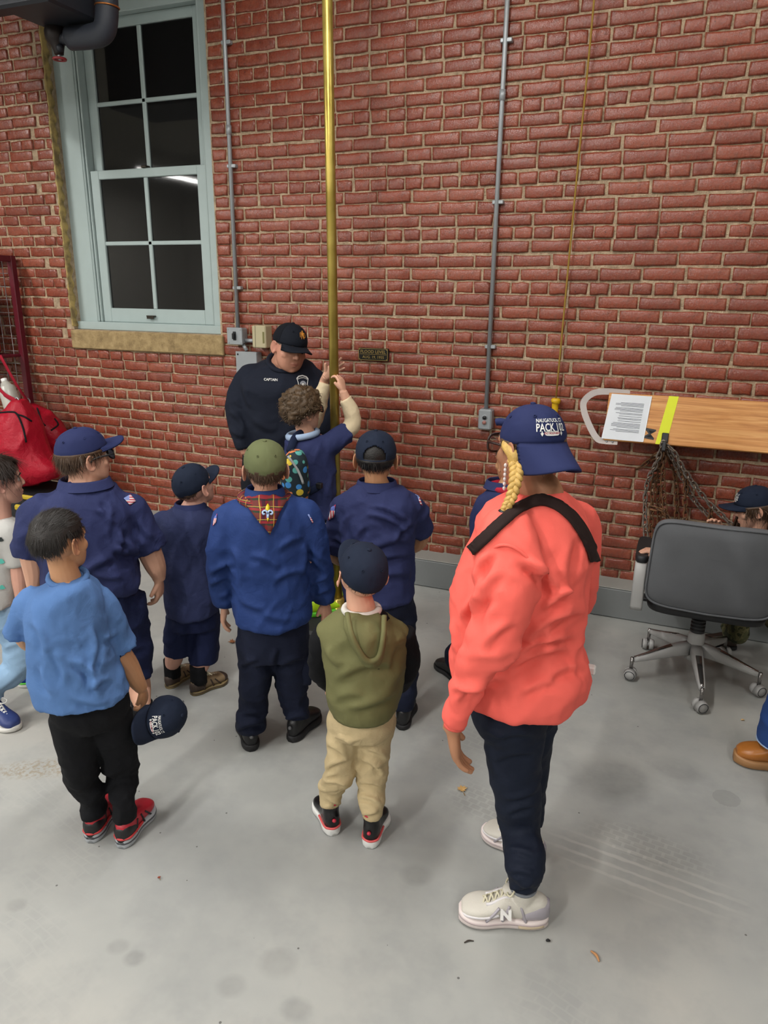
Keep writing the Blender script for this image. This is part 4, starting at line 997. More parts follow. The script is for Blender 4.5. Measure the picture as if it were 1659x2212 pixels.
        steps = 4 if not curl else 9; pts = [root]; cur = root; ax1 = np.cross(dd, down); ax1 /= np.linalg.norm(ax1, axis=1)[:, None] + 1e-9; phs = rs.rand(n) * 6.28
        for k in range(1, steps):
            w = k / (steps - 1); dirv = down * 1.0 + dd * (lift * (1 - 1.4 * w))[..., None] if np.ndim(lift) else down + dd * (lift * (1 - 1.6 * w))
            nx = root + (dirv * (Lg * w)[:, None])
            if curl: nx = nx + (ax1 * np.cos(phs + w * 9)[:, None] + dd * (np.sin(phs + w * 9) + .6)[:, None]) * (.035 * min(1, 2 * w))
            pts.append(nx)
        pts = np.stack(pts, 1); wd_ = np.linspace(1, .15, steps) if not curl else np.linspace(1, .5, steps); side_ = ax1[:, None] * (width * wd_)[None, :, None]
        nn = dd[:, None] * (width * .5 * wd_)[None, :, None]
        V = np.stack([pts - side_, pts + nn, pts + side_], 2).reshape(-1, 3); F = []
        for i in range(n):
            o_ = i * steps * 3
            for k in range(steps - 1):
                a = o_ + k * 3; F.append([a, a + 1, a + 4, a + 3]); F.append([a + 1, a + 2, a + 5, a + 4])
        parts.append((s.hl(V), F)); V, F = join(parts); mk('hair', V, F, mat, s.root)
    # ---------------------------------------------------------------- cap
    def cap(s, mat, turn=0, tilt=0, low=1.62, brim=.36, opening=False, brim_mat=None, crown=1.0, curve=.10, drop=-.02, eyelet=True, parent=None, H=None, hc=None, mesh_back=None, brim_up=0.0, text=None, hide_brim=False):
        """baseball cap in head space; turn=180 puts the brim at the back"""
        a, b = math.radians(turn), math.radians(tilt)
        Rt = np.array([[1, 0, 0], [0, math.cos(b), -math.sin(b)], [0, math.sin(b), math.cos(b)]]) @ np.array([[math.cos(a), -math.sin(a), 0], [math.sin(a), math.cos(a), 0], [0, 0, 1]])   # cap space (front = +Y) to head space
        s.H = s.H if H is None else H; s.hc = s.hc if hc is None else hc
        rr = CR_R + np.array([.036, .036, .052 * crown]); inv = np.array([1, 1, 1])
        def dome(th, ph, k=0.0):
            seam = np.abs(((th + np.pi / 6 * 0) / (np.pi / 3)) - np.round(th / (np.pi / 3))) * (np.pi / 3); g_ = -.008 * np.exp(-(seam / .035) ** 2) * np.sin(np.minimum(ph, 1.5))
            e = .90 + .0 * ph; sp_, cp = np.sin(ph), np.cos(ph); fr = .5 + .5 * np.cos(th)
            sx = np.sign(sp_) * np.abs(sp_) ** .86; r_ = rr * (1 + g_[..., None] + k)
            low_ = np.maximum(0, ph - 1.45)
            d = np.stack([sx * np.sin(th) * (1 - .12 * low_), sx * np.cos(th) * (1 - .12 * low_), cp + .06 * fr * (1 - cp * cp) * (ph < 1.57) * crown], -1)
            p = d * r_; return (p @ Rt.T) + CR_C, d @ Rt.T
        s.dome = dome; nt, np_ = 96, 30
        th = np.linspace(0, 2 * np.pi, nt, endpoint=False); ph = np.linspace(0.0, low, np_); TH, PH = np.meshgrid(th, ph, indexing='ij'); P, D = dome(TH, PH)
        q = P.reshape(-1, 3); q = q + D.reshape(-1, 3) * (.006 * vnoise(q * 7, 4) + .003 * vnoise(q * 19, 5))[:, None]
        Fs, Fb = [], []
        for i in range(nt):
            for j in range(np_ - 1):
                t_ = th[i]; dth = abs((t_ + math.pi / nt - math.pi)); pm = ph[j]
                if opening and (dth / .62) ** 2 + ((pm - (low - .16)) / .62) ** 2 < 1 and pm < low - .17: continue
                f_ = [i * np_ + j, i * np_ + j + 1, ((i + 1) % nt) * np_ + j + 1, ((i + 1) % nt) * np_ + j]; (Fb if mesh_back and math.cos(t_) < .35 else Fs).append(f_)
        N = D.reshape(-1, 3)
        def shell(F, name, m_, par):
            used = sorted({i for f_ in F for i in f_}); mp_ = {v: k for k, v in enumerate(used)}; W_, G = slab(q[used], [[mp_[i] for i in f_] for f_ in F], -N[used] * .018); return mk(name, s.hl(W_), G, m_, par)
        cp = shell(Fs, 'cap', mat, parent or s.root)
        if Fb: shell(Fb, 'mesh_panel', mesh_back, cp)
        if not hide_brim:
            nb, kb = 25, 9; V = []; wa = 1.08
            for i in range(nb):
                u = -1 + 2 * i / (nb - 1); t_ = u * wa; p0 = (dome(np.array([t_]), np.array([low - .03]), .004)[0][0] - CR_C) @ Rt
                for k in range(kb):
                    w = k / (kb - 1); out = brim * w * (max(0, 1 - abs(u) ** 2.6)) ** .55
                    x = p0[0] * (1 + .06 * w * (1 - abs(u))); y = p0[1] + out; z = p0[2] + drop * w - curve * (x / .35) ** 2 * (.35 + .65 * w) * w ** .4 + brim_up * w
                    V.append((np.array([x, y, z]) @ Rt.T) + CR_C)
            V = np.array(V); F = [[i * kb + j, (i + 1) * kb + j, (i + 1) * kb + j + 1, i * kb + j + 1] for i in range(nb - 1) for j in range(kb - 1)]
            upv = np.array([0, 0, 1.0]) @ Rt.T; W_, G = slab(V, F, -upv * .022); mk('brim', s.hl(W_), G, brim_mat or mat, cp)
        bt_, bd_ = dome(np.array([0.0]), np.array([0.0])); mk('button', s.hl(ell(bt_[0] + bd_[0] * .006, (.036, .036, .018), 14, 8)[0]), ell((0, 0, 0), (1, 1, 1), 14, 8)[1], mat, cp)
        if eyelet:
            for k in range(6):
                t_ = math.pi / 6 + k * math.pi / 3; c_, d_ = dome(np.array([t_]), np.array([.80 if opening and k in (2, 3) else .86]))
                V, F = torus(c_[0] + d_[0] * .006, d_[0], .016, .006, 12, 6); mk('eyelet', s.hl(V), F, mat, cp)
        s.cp = cp; return cp
    def cap_text(s, name, string, size, t0, p0, mat, bold=.03, sx=1.0, off=.012):
        V, F = text2d(string, size, bold, sx); return s.cap_shape(name, V, F, t0, p0, mat, off)
    def cap_shape(s, name, V, F, t0, p0, mat, off=.012):
        # front view of the cap: its left is the wearer's right
        th = t0 - V[:, 0] / .40 ; ph = p0 - V[:, 1] / .40; P, D = s.dome(th, ph)
        return mk(name, s.hl(P + D * off), F, mat, s.cp, smooth=False)
    def pack_print(s, t0=0.0, k=1.0, p0=.0, mirror=1):
        W_ = plain('print_white', 'dcdcd8', .6); Rd = plain('print_red', 'b0283a', .6)
        s.cap_text('lettering', 'NAUGATUCK, CT', .066 * k, t0, 1.04 + p0, W_, .015, .74); s.cap_text('lettering', 'PACK 102', .125 * k, t0, 1.235 + p0, W_, .02, .74)
        n = 16; V = np.array([[.10 * k * np.sign(math.cos(a)) * abs(math.cos(a)) ** .35, .026 * k * math.sin(a)] for a in np.linspace(0, 2 * math.pi, n, endpoint=False)]); s.cap_shape('label_bar', V, [list(range(n))], t0, 1.40 + p0, W_, .011)
        s.cap_text('lettering', 'DO YOUR BEST', .03 * k, t0, 1.40 + p0, Rd, .02, 1.0, .0155)
        for sx in (-1, 1):
            V = np.array([[0, .03], [.012, 0], [.022, .008], [.012, -.012], [0, -.03], [-.012, -.012], [-.022, .008], [-.012, 0]]) * k + [sx * .13 * k, 0]; s.cap_shape('emblem', V, [list(range(8))], t0, 1.40 + p0, W_, .011)
    def glasses(s, mat, lens=True, w=.13, hgt=.085, z=.025, dark=False):
        parts = []
        A = lambda *p: np.array(p, float)
        for sx in (-1, 1):
            P = []
            for t_ in np.linspace(0, 2 * np.pi, 21): P.append((A(sx * .15 + w * np.sign(math.cos(t_)) * abs(math.cos(t_)) ** .6, .43 - .06 * abs(w * math.cos(t_) + .15) , z + hgt * np.sign(math.sin(t_)) * abs(math.sin(t_)) ** .6), .016))
            parts.append(limb(P, 8, 2)); parts.append(limb([(A(sx * .28, .41, z + .03), .016), (A(sx * .36, .33, z + .035), .016), (A(sx * .375, .05, z + .03), .014), (A(sx * .372, -.06, z - .03), .014)], 8, 3))
        parts.append(limb([(A(-.03, .43, z + .02), .014), (A(0, .44, z + .03), .014), (A(.03, .43, z + .02), .014)], 8, 2))
        V, F = join(parts); g_ = mk('glasses', s.hl(V), F, mat, s.root)
        if 'lens_clear' not in MATS:
            t = NT('lens_clear'); t.b.inputs['Transmission Weight'].default_value = .95; t.b.inputs['Roughness'].default_value = .02; t.b.inputs['Base Color'].default_value = (.8, .8, .8, 1); MATS['lens_clear'] = t.m
        for sx in (-1, 1):
            n = 20; ring = [(sx * .15 + w * np.sign(math.cos(t_)) * abs(math.cos(t_)) ** .6, .425 - .06 * abs(w * math.cos(t_) + .15), z + hgt * np.sign(math.sin(t_)) * abs(math.sin(t_)) ** .6) for t_ in np.linspace(0, 2 * np.pi, n, endpoint=False)]
            mk('lens', s.hl(ring), [list(range(n))], plain('lens_dark', '1a1614', .1) if dark else MATS['lens_clear'], g_, smooth=False)
    # ---------------------------------------------------------------- hands
    def hand(s, wrist, wr, d, nrml, thumb, L, curl=(.35, .4, .3), spread=.10, arm=(), tcurl=.3, tout=.75, fcurl=None, vox=None):
        """wrist, radius, direction, palm normal (where the fingers curl to), thumb side; arm = [(point, r)...] running from inside the sleeve"""
        d = nrm(d); nrml = nrm(np.asarray(nrml) - d * np.dot(nrml, d)); a = np.cross(d, nrml); a = a if np.dot(a, thumb) > 0 else -a
        wrist = np.array(wrist); pl, pw, pt_ = L * .50, L * .215, L * .085
        parts = [limb(list(arm) + [(wrist, wr)], 14, 4)] if len(arm) else []
        rings = []
        for w, hw, ht_ in ((-.12, wr * 1.0, wr * .82), (.12, pw * .78, pt_ * 1.25), (.45, pw * .98, pt_ * 1.2), (.8, pw * 1.05, pt_ * 1.05), (1.0, pw * .98, pt_ * .8)):
            rings.append((wrist + d * pl * w, a * hw, nrml * ht_))
        parts.append(loft(rings, 16, 3, .8))
        fl = (.42, .47, .44, .34); fr = (.058, .06, .057, .05)
        for i in range(4):
            off = (1.5 - i) * pw * .52; base = wrist + d * pl * (.92 - .05 * abs(1.2 - i)) + a * off; dd = nrm(d + a * (1.5 - i) * spread); P = [(base - dd * L * .06, fr[i] * L * 1.05), (base, fr[i] * L * 1.08)]; cur = base; ang = 0
            cs = fcurl[i] if fcurl else curl
            for k, sg in enumerate((.45, .32, .23)):
                ang += cs[k]; v = dd * math.cos(ang) + nrml * math.sin(ang); cur = cur + v * L * fl[i] * sg; P.append((cur, fr[i] * L * (1.0, .92, .72)[k]))
            parts.append(limb(P, 10, 3))
        tb_ = wrist + d * pl * .22 + a * pw * .55; tv = nrm(d * .75 + a * tout + nrml * .3); P = [(tb_ - tv * L * .03, .085 * L), (tb_ + tv * L * .10, .078 * L)]; cur = P[-1][0]; ang = 0
        for k, sg in enumerate((.14, .12)):
            ang += tcurl; v = nrm(tv * math.cos(ang) + (nrml * .5 + d * .7 - a * .3) * math.sin(ang)); cur = cur + v * L * sg; P.append((cur, (.066, .05)[k] * L))
        parts.append(limb(P, 10, 3))
        V, F = remesh(parts, vox or L * .0185, 3); s.skin_parts.append((V, F, np.zeros(len(V))))
    def skinlimb(s, rows, vox=.006):
        V, F = remesh([s.lim(rows)], vox, 3); s.skin_parts.append((V, F, np.zeros(len(V))))
    def finish(s, core):
        """one body mesh: the clothed core, then head, arms and hands"""
        V, F = remesh(core, .016, 3); allp = [(V, F, np.zeros(len(V)))] + s.skin_parts; VV, FF, LL, k = [], [], [], 0
        for v, f, l in allp: VV.append(v); FF.append(f + k); LL.append(l); k += len(v)
        mk('body', np.vstack(VV), np.vstack(FF), s.skm, s.root, attrs={'lip': np.concatenate(LL)})
    # ---------------------------------------------------------------- shoes
    def shoe(s, heel, toe, L, W_, upper, sole, accent=None, z0=0.0, hi=.45, sole_h=.10, laces=None, collar=None, band=None, clog=False, heel_patch=None, logo=None, side=None, name='shoe', midsole=None, toe_cap=None, ankle=.22, low=1.0, sport=None):
        """heel, toe: ground points; returns the ankle point"""
        heel = np.array([heel[0], heel[1], 0.0]); d = nrm(np.array([toe[0] - heel[0], toe[1] - heel[1], 0])); a = np.array([d[1], -d[0], 0]); Z = np.array([0, 0, 1.0]); B = heel + Z * z0
        foot = [(.0, .30, 0), (.06, .58, 0), (.2, .76, 0), (.4, .72, .0), (.55, .82, .02), (.72, 1.0, .03), (.86, .9, .0), (.96, .6, -.03), (1.0, .3, -.05)]
        sh = sole_h * L
        V, F = loft([(B + d * L * t_ + a * W_ * off + Z * (sh / 2 + max(0, t_ - .8) * .12 * L), a * W_ * hw * .5 * 1.06, Z * sh / 2) for t_, hw, off in foot], 20, 4, .45)
        hts = [(.015, .34, .30 * hi / .45), (.08, .60, .36 * hi / .45), (.2, .72, .38 * hi / .45), (.34, .70, .36 * hi / .45), (.5, .74, .30), (.65, .86, .245 * low), (.78, .92, .21 * low), (.9, .76, .17 * low), (.97, .45, .12 * low)]
        up_parts = [loft([(B + d * L * t_ + Z * (sh * .7 + h_ * L / 2), a * W_ * hw * .5, Z * h_ * L / 2) for t_, hw, h_ in hts], 20, 4, .78)]
        ank = B + d * L * ankle + Z * (sh + hi * .82 * L); 
        if not clog: up_parts.append(limb([(B + d * L * ankle + Z * sh, W_ * .30), (B + d * L * ankle + Z * (sh + hi * .6 * L), W_ * .36), (B + d * L * ankle + Z * (sh + hi * L), W_ * .37)], 16, 3))
        Vu, Fu = remesh(up_parts, .0045, 5); um = mk(name, Vu, Fu, upper, s.root)
        mk('sole', V, F, sole, um)
        if midsole: mk('midsole', *loft([(B + d * L * t_ + a * W_ * off + Z * (sh * .62 + max(0, t_ - .8) * .12 * L), a * W_ * hw * .5 * 1.085, Z * sh * .16) for t_, hw, off in foot], 20, 4, .45), midsole, um)
        if collar:
            c_ = B + d * L * ankle + Z * (sh + hi * L); mk('collar', *torus(c_, Z, W_ * .345, W_ * .055, 24, 8), collar, um)
        if band:   # stripe round the heel above the sole
            P = [(B + d * L * t_ + a * W_ * .5 * hw * sd * 1.02 + Z * (sh * 1.15), L * .022) for t_, hw, sd in ((.45, .76, -1), (.3, .74, -1), (.16, .70, -1), (.06, .56, -1), (-.003, .0, 0), (.06, .56, 1), (.16, .70, 1), (.3, .74, 1), (.45, .76, 1))]
            mk('heel_band', *limb(P, 8, 4), band, um)
        if heel_patch: mk('heel_counter', *loft([(B + d * L * t_ + Z * (sh * .75 + h_ * L / 2), a * W_ * hw * .535, Z * h_ * L / 2) for t_, hw, h_ in ((-.004, .30, .22), (.05, .56, .30 * hi / .45), (.12, .68, .32 * hi / .45), (.22, .73, .28 * hi / .45), (.3, .70, .2 * hi / .45))], 20, 3, .8), heel_patch, um)
        if logo: mk('heel_logo', *ell(B - d * L * .012 + Z * (sh + hi * .42 * L), (W_ * .09, W_ * .09, L * .035), 12, 8), logo, um)
        if side:
            for sd in (-1, 1):
                for t0, z0, t1, z1 in ((.56, .22, .70, .03), (.45, .25, .52, .03), (.33, .26, .26, .03)):
                    P = []
                    for w_ in (0, .33, .66, 1):
                        tt = t0 + (t1 - t0) * w_; hw = np.interp(tt, [h_[0] for h_ in hts], [h_[1] for h_ in hts]); hh = np.interp(tt, [h_[0] for h_ in hts], [h_[2] for h_ in hts]) * L; zz = z0 + (z1 - z0) * w_; k_ = min(.98, abs(zz * L * .9 - hh / 2 + .0) / (hh / 2)); rad = (1 - k_ ** (2 / .78)) ** (.78 / 2) if zz * L * .9 > hh / 2 else 1.0
                        P.append((B + d * L * tt + a * sd * W_ * hw * .5 * max(rad, .55) * 1.0 + Z * (sh * .7 + zz * L * .9), L * .016))
                    mk('overlay', *limb(P, 8, 3), side, um)
        if toe_cap: mk('toe_cap', *loft([(B + d * L * t_ + Z * (sh * .75 + h_ * L / 2), a * W_ * hw * .52, Z * h_ * L / 2) for t_, hw, h_ in ((.84, .86, .19), (.9, .78, .175), (.97, .47, .13), (.985, .3, .09))], 18, 3, .78), toe_cap, um)
        if laces:
            parts = []
            for k in range(5):
                t_ = .42 + k * .065; z_ = sh * .7 + (.34 - .17 * (t_ - .40) / .32) * L
                for q in (-1, 1): parts.append(limb([(B + d * L * t_ + a * W_ * .16 * q + Z * (z_ - .004), .0028), (B + d * L * (t_ + .03) + Z * (z_ + .006), .0028), (B + d * L * (t_ + .06) - a * W_ * .16 * q + Z * (z_ - .012), .0028)], 6, 3))
            c_ = B + d * L * .40 + Z * (sh * .7 + .36 * L)
            for q in (-1, 1): parts.append(limb([(c_, .003), (c_ + a * q * .022 + Z * .012, .003), (c_ + a * q * .034 + d * .012, .003), (c_ + a * q * .018 + d * .02 - Z * .004, .003), (c_ + d * .005, .003)], 6, 4))
            parts.append(limb([(c_, .0025), (c_ - d * .02 + a * .02 + Z * .03, .0022)], 6, 2))
            mk('laces', *join(parts), laces, um)
        if sport:   # running-shoe overlays: toe guard, eyestays, tongue, heel cushion
            ht = lambda t_: np.interp(t_, [h_[0] for h_ in hts], [h_[2] for h_ in hts]) * L; hw_ = lambda t_: np.interp(t_, [h_[0] for h_ in hts], [h_[1] for h_ in hts]) * W_ * .5
            P = [(B + d * L * t_ + a * sd * hw_(t_) * .97 + Z * (sh * .7 + ht(t_) * .42), L * .017) for t_, sd in ((.56, -1), (.66, -1), (.76, -1), (.86, -1), (.93, -1), (.97, -.55), (.985, 0), (.97, .55), (.93, 1), (.86, 1), (.76, 1), (.66, 1), (.56, 1))]
            mk('toe_guard', *limb(P, 8, 3), sport, um)
            for sd in (-1, 1):
                mk('eyestay', *limb([(B + d * L * t_ + a * sd * hw_(t_) * .45 + Z * (sh * .7 + ht(t_) * .93), L * .02) for t_ in (.40, .48, .56, .64, .70)], 8, 3), sport, um)
                mk('heel_cushion', *limb([(B + d * L * t_ + a * sd * (W_ * .5 * k_) + Z * (sh * .45), L * .018) for t_, k_ in ((.06, .58), (.14, .72), (.24, .80), (.34, .78))], 8, 3), plain('cushion_cream', 'b9a98f', .5), um)
            mk('tongue', *ell(B + d * L * (ankle + .15) + Z * (sh + hi * .86 * L), (W_ * .2, W_ * .2, L * .05), 14, 10), upper, um)
        s.last_shoe = (um, B, d, a, L, W_, sh)
        return ank
# ------------------------------------------------------------------ shared cloth and skin
NAVY = cloth('navy_cotton', '2a3159', 800, .8, .10, .12); NAVYL = cloth('navy_cotton_blue', '233a70', 800, .75, .10, .12); NAVYP = cloth('navy_trousers', '151b2f', 800, .85, .10, .12); NAVYS = cloth('navy_shorts', '1a2244', 800, .85, .10, .12)
CAPN = cloth('cap_navy', '182133', 900, .85, .06); CAPB = cloth('cap_blue', '232b54', 900, .8, .06)
BLACKP = cloth('black_cloth', '0d0e12', 900, .9, .1, .1); BLKS = plain('shoe_black', '141416', .45, bump=.1); RUBB = plain('sole_black', '18181a', .7)
SKL = skin('skin_light', 'd6a48a'); SKM = skin('skin_tan', 'c2906a'); SKD = skin('skin_brown', 'a8785a'); SKP = skin('skin_pink', 'd8a490')
HBR = hairmat('hair_brown', '4a3626'); HBK = hairmat('hair_black', '14110f'); HDB = hairmat('hair_dark_brown', '2c2019')
WHT = plain('print_white', 'dcdcd8', .6); REDP = plain('patch_red', 'a52a3c', .7)
def uvmat(name, fn):
    t = NT(name); o = t.sep(t.attr('uvp', 'Vector')); return fn(t, o[0], o[1])
def flag_fn(t, u, v):
    st = t.math('LESS_THAN', t.math('FRACT', t.math('MULTIPLY', v, 4.5)), .55); c = t.mix(st, 'd8d4d4', 'b54a56')
    can = t.math('MULTIPLY', t.math('LESS_THAN', u, .48), t.math('GREATER_THAN', v, .45)); return t.set(t.mix(can, c, '7d8fc4'), .8)
MFLAG = uvmat('flag_patch', flag_fn)
def badge_fn(t, u, v):
    st = t.math('LESS_THAN', t.math('FRACT', t.math('MULTIPLY', u, 3.2)), .5); c = t.mix(st, 'e0dcdc', 'c03848')
    tp = t.math('GREATER_THAN', v, .62); c = t.mix(tp, c, '5a6ab0'); ed = t.math('MAXIMUM', t.math('ABSOLUTE', t.math('SUBTRACT', u, .5)), t.math('ABSOLUTE', t.math('SUBTRACT', v, .5)))
    return t.set(t.mix(t.math('GREATER_THAN', ed, .42), c, 'b83246'), .8)
MBADGE = uvmat('council_badge', badge_fn)
def quadgrid(q, nu=6, nv=6):
    q = np.array(q, float); V, F = grid(lambda u, v: (q[0] * (1 - u) + q[1] * u) * (1 - v) + (q[3] * (1 - u) + q[2] * u) * v, nu, nv); return V, F   # corners TL TR BR BL
NG = 'cub scouts in navy watching the pole'

# ------------------------------------------------------------------ boy in the blue T-shirt, front left
p = Person('child in a faded blue T-shirt and black trousers holding a navy cap', floorpt(245, 1800))
sk = SKM
red = plain('shoe_red', 'a8202e', .45); gsole = plain('sole_grey', 'a4a8ac', .5); redsole = plain('sole_red', 'c23a3c', .5)
sh_args = dict(accent=red, hi=.42, sole_h=.16, band=redsole, collar=BLKS, midsole=plain('sole_stripe', '4a4c50', .6))
h1, t1 = floorpt(196, 1822), floorpt(243, 1745); h2, t2 = floorpt(262, 1834), floorpt(325, 1742)
a1 = p.shoe(h1, t1, .20, .085, red, gsole, heel_patch=BLKS, side=BLKS, **sh_args); a2 = p.shoe(h2, t2, .20, .085, red, gsole, heel_patch=BLKS, side=BLKS, **sh_args)
shirt = [(118, 176, 1248, -.02, .055), (88, 205, 1262, -.01, .085), (62, 224, 1285, 0, .105), (50, 232, 1330, 0, .115), (56, 240, 1390, 0, .12), (64, 262, 1450, 0, .125), ('n', 78, 286, 1546, .0, .135)]
rsl = [(205, 1300, .02, 38), (232, 1350, .03, 36), (262, 1402, .04, 33)]; lsl = [(72, 1305, .03, 36), (52, 1345, .05, 34), (42, 1372, .06, 32)]
legL = [(155, 1545, .0, 48), (162, 1610, .0, 42), (176, 1680, .02, 35), (a1 + [0, 0, .05], .044), (a1 + [0, 0, -.02], .043)]
legR = [(236, 1545, .0, 47), (254, 1610, .02, 40), (265, 1680, .03, 33), (a2 + [0, 0, .05], .043), (a2 + [0, 0, -.02], .042)]
ptr = [('n', 92, 282, 1535, 0, .11), (110, 288, 1545, 0, .11), (120, 285, 1590, 0, .10)]
TEE = cloth('tee_blue', '5578ac', 700, .9, .08, .10)
ends = p.pts(rsl)[-1][0]; p.garment('trousers', [p.tor([(105, 276, 1490, 0, .10), (108, 280, 1530, 0, .10), (130, 272, 1560, 0, .08)]), p.lim(legL), p.lim(legR)], BLACKP, .0075,
    [(.010, (9, 16, 9), .15, 3, a1 + [0, 0, .10], .16), (.010, (9, 16, 9), -.2, 4, a2 + [0, 0, .10], .16), (.006, (10, 6, 8), .3, 5)])
p.garment('t_shirt', [p.tor(shirt), p.slv(rsl, shirt), p.slv(lsl, shirt)], TEE, .0075, [(.010, (9, 3.2, 7), .25, 1), (.012, (12, 4, 8), -.7, 2, (215, 1400, -.05), .13), (.006, (16, 8, 10), .1, 6)],
          openings=[(ends, ends - p.pts(rsl)[0][0], .05)], creases=[(200, 1440, 214, 1505, 8, .012), (150, 1425, 208, 1468, 8, .010), (92, 1430, 122, 1505, 9, .010), (196, 1350, 186, 1465, 8, .014), (240, 1465, 188, 1492, 7, .009), (112, 1400, 142, 1480, 9, .009), (70, 1340, 100, 1420, 9, .009), (150, 1500, 240, 1515, 8, .008), (215, 1380, 255, 1360, 7, .009)])
nk = p.at(147, 1262, -.01); p.head(p.at(130, 1172, 0), .188, 48, 4, 3, [(nk, .044), (nk - [0, 0, .06], .05)], sk, eyes='2a1a10', brow='1a120c')
p.hair(hairmat('hair_soft_black', '1b1613', .5), .04, strands=4200, length=.15, lift=.03, noise=.006, mess=.10, back=1.98, side=1.5, front=1.0, seed=4, flow='forward', width=.005)
w = p.at(306, 1487, .07); p.hand(w, .021, p.at(318, 1530, .09) - w, p.r * -.6 + p.g * .3 + np.array([0, 0, -.2]), -p.r * .5 - p.g, .118, (.5, .75, .5), .03, [(p.at(240, 1390, .03), .036), (p.at(272, 1432, .05), .036), (p.at(292, 1466, .06), .029)], .5, .5)
w2 = p.at(95, 1405, .24); p.hand(w2, .02, p.r + np.array([0, 0, -.4]), -p.g, np.array([0, 0, 1.]), .118, arm=[(p.at(48, 1352, .06), .033), (p.at(60, 1385, .14), .029)])
p.finish([p.tor(shirt[:-1], .85), p.lim(legL, .7), p.lim(legR, .7), p.lim(rsl, .7), p.lim(lsl, .7)])
ribV, ribF = limb([(p.at(147, 1250, -.01) + p.r * .052 * math.cos(t_) + p.g * .05 * math.sin(t_) + np.array([0, 0, .006 + .012 * math.sin(t_)]), .009) for t_ in np.linspace(0, 2 * math.pi, 25)], 8, 1); mk('collar', ribV, ribF, TEE, p.root)
BLUEBOY = p
# the cap he holds (its crown hangs down, print towards us)
hc = p.at(347, 1550, .03); q = Person('navy cap with white and red print held by the child in the blue T-shirt', hc, cat='cap'); q.root.name = 'baseball_cap'; q.root.location = tuple(hc); ORG[q.root.name] = hc
f_ = nrm(-p.g * .68 - p.r * .62 + np.array([0, 0, .12])); u_ = nrm(p.r * .9 + np.array([0, 0, .12]) - p.g * .1); u_ = nrm(u_ - f_ * np.dot(u_, f_)); q.H = np.stack([np.cross(f_, u_), f_, u_], 1) * .185; q.hc = hc - u_ * .02
q.cap(CAPN, low=1.6, parent=q.root); q.pack_print(.0)

# ------------------------------------------------------------------ child in grey, walking, left edge
p = Person('child in a pale grey T-shirt and light jeans walking in at the left edge', floorpt(35, 1530))
MSN = plain('sneaker_blue', '28386e', .5); MWS = plain('sole_white', 'd0cec8', .5); JEANL = cloth('jeans_light', '8faecb', 700, .9, .15, .1)
a1 = p.shoe(floorpt(-22, 1545), floorpt(52, 1590), .21, .085, MSN, MWS, laces=WHT); a2 = p.shoe(floorpt(40, 1482), floorpt(92, 1476), .20, .08, plain('sneaker_royal', '1a2f9a', .5), MWS, band=plain('shoe_green', '58c832', .5))
shirt = [(-28, 22, 1118, 0, .05), (-45, 40, 1130, 0, .085), (-58, 52, 1155, 0, .10), (-55, 45, 1220, 0, .10), (-52, 40, 1280, 0, .105), ('n', -50, 40, 1322, 0, .11)]
rsl = [(22, 1150, -.07, 30), (35, 1185, -.08, 28), (42, 1220, -.085, 26)]; lsl = [(-35, 1150, .08, 30), (-40, 1220, .09, 27)]
legA = [(8, 1320, 0, 46), (48, 1390, -.02, 38), (30, 1450, -.02, 32), (a1 + [0, 0, .06], .05), (a1 + [0, 0, -.01], .047)]; legB = [(15, 1320, .05, 42), (60, 1390, .06, 34), (a2 + [0, 0, .06], .05), (a2 + [0, 0, -.01], .046)]
p.garment('jeans', [p.tor([(-35, 40, 1290, 0, .09), (-35, 42, 1330, 0, .09)]), p.lim(legA), p.lim(legB)], JEANL, .008, [(.008, (8, 14, 8), .3, 3)])
GREYT = cloth('tee_grey', 'b9b8b4', 700, .9, .08, .1)
p.garment('t_shirt', [p.tor(shirt), p.slv(rsl, shirt), p.slv(lsl, shirt)], GREYT, .008, [(.009, (9, 3.5, 7), .2, 11)])
for k, (x, y, w_, c_) in enumerate(((2, 1165, 6, '1b2424'), (3, 1212, 7, '5cc0b0'), (4, 1268, 6, '5cc0b0'))):
    V = np.array([[x + w_ * math.cos(t_) * (1 + .4 * math.sin(3 * t_)), y + w_ * .8 * math.sin(t_)] for t_ in np.linspace(0, 6.28, 12, endpoint=False)]); p.decal('t_shirt', 'print_mark', V, [list(range(12))], plain('shirt_print_' + c_, c_, .8), thick=0)
nk = p.at(0, 1125, 0); p.head(p.at(0, 1040, 0), .198, 82, 2, 0, [(nk, .045), (nk - [0, 0, .06], .05)], SKP); p.hair(HDB, .055, strands=2600, length=.24, back=2.05, seed=7)
w = p.at(44, 1305, -.09); p.hand(w, .02, p.at(36, 1350, -.09) - w, p.r, p.r * .3 - p.g, .125, arm=[(p.at(38, 1200, -.085), .034), (p.at(42, 1250, -.09), .031), (p.at(45, 1285, -.09), .024)])
w = p.at(-42, 1300, .1); p.hand(w, .02, np.array([0, 0, -1]), p.g * -1, p.r, .125, arm=[(p.at(-40, 1210, .09), .032), (p.at(-43, 1260, .1), .028)])
p.finish([p.tor(shirt[:-1], .85), p.lim(legA, .7), p.lim(legB, .7), p.lim(rsl, .7), p.lim(lsl, .7)])

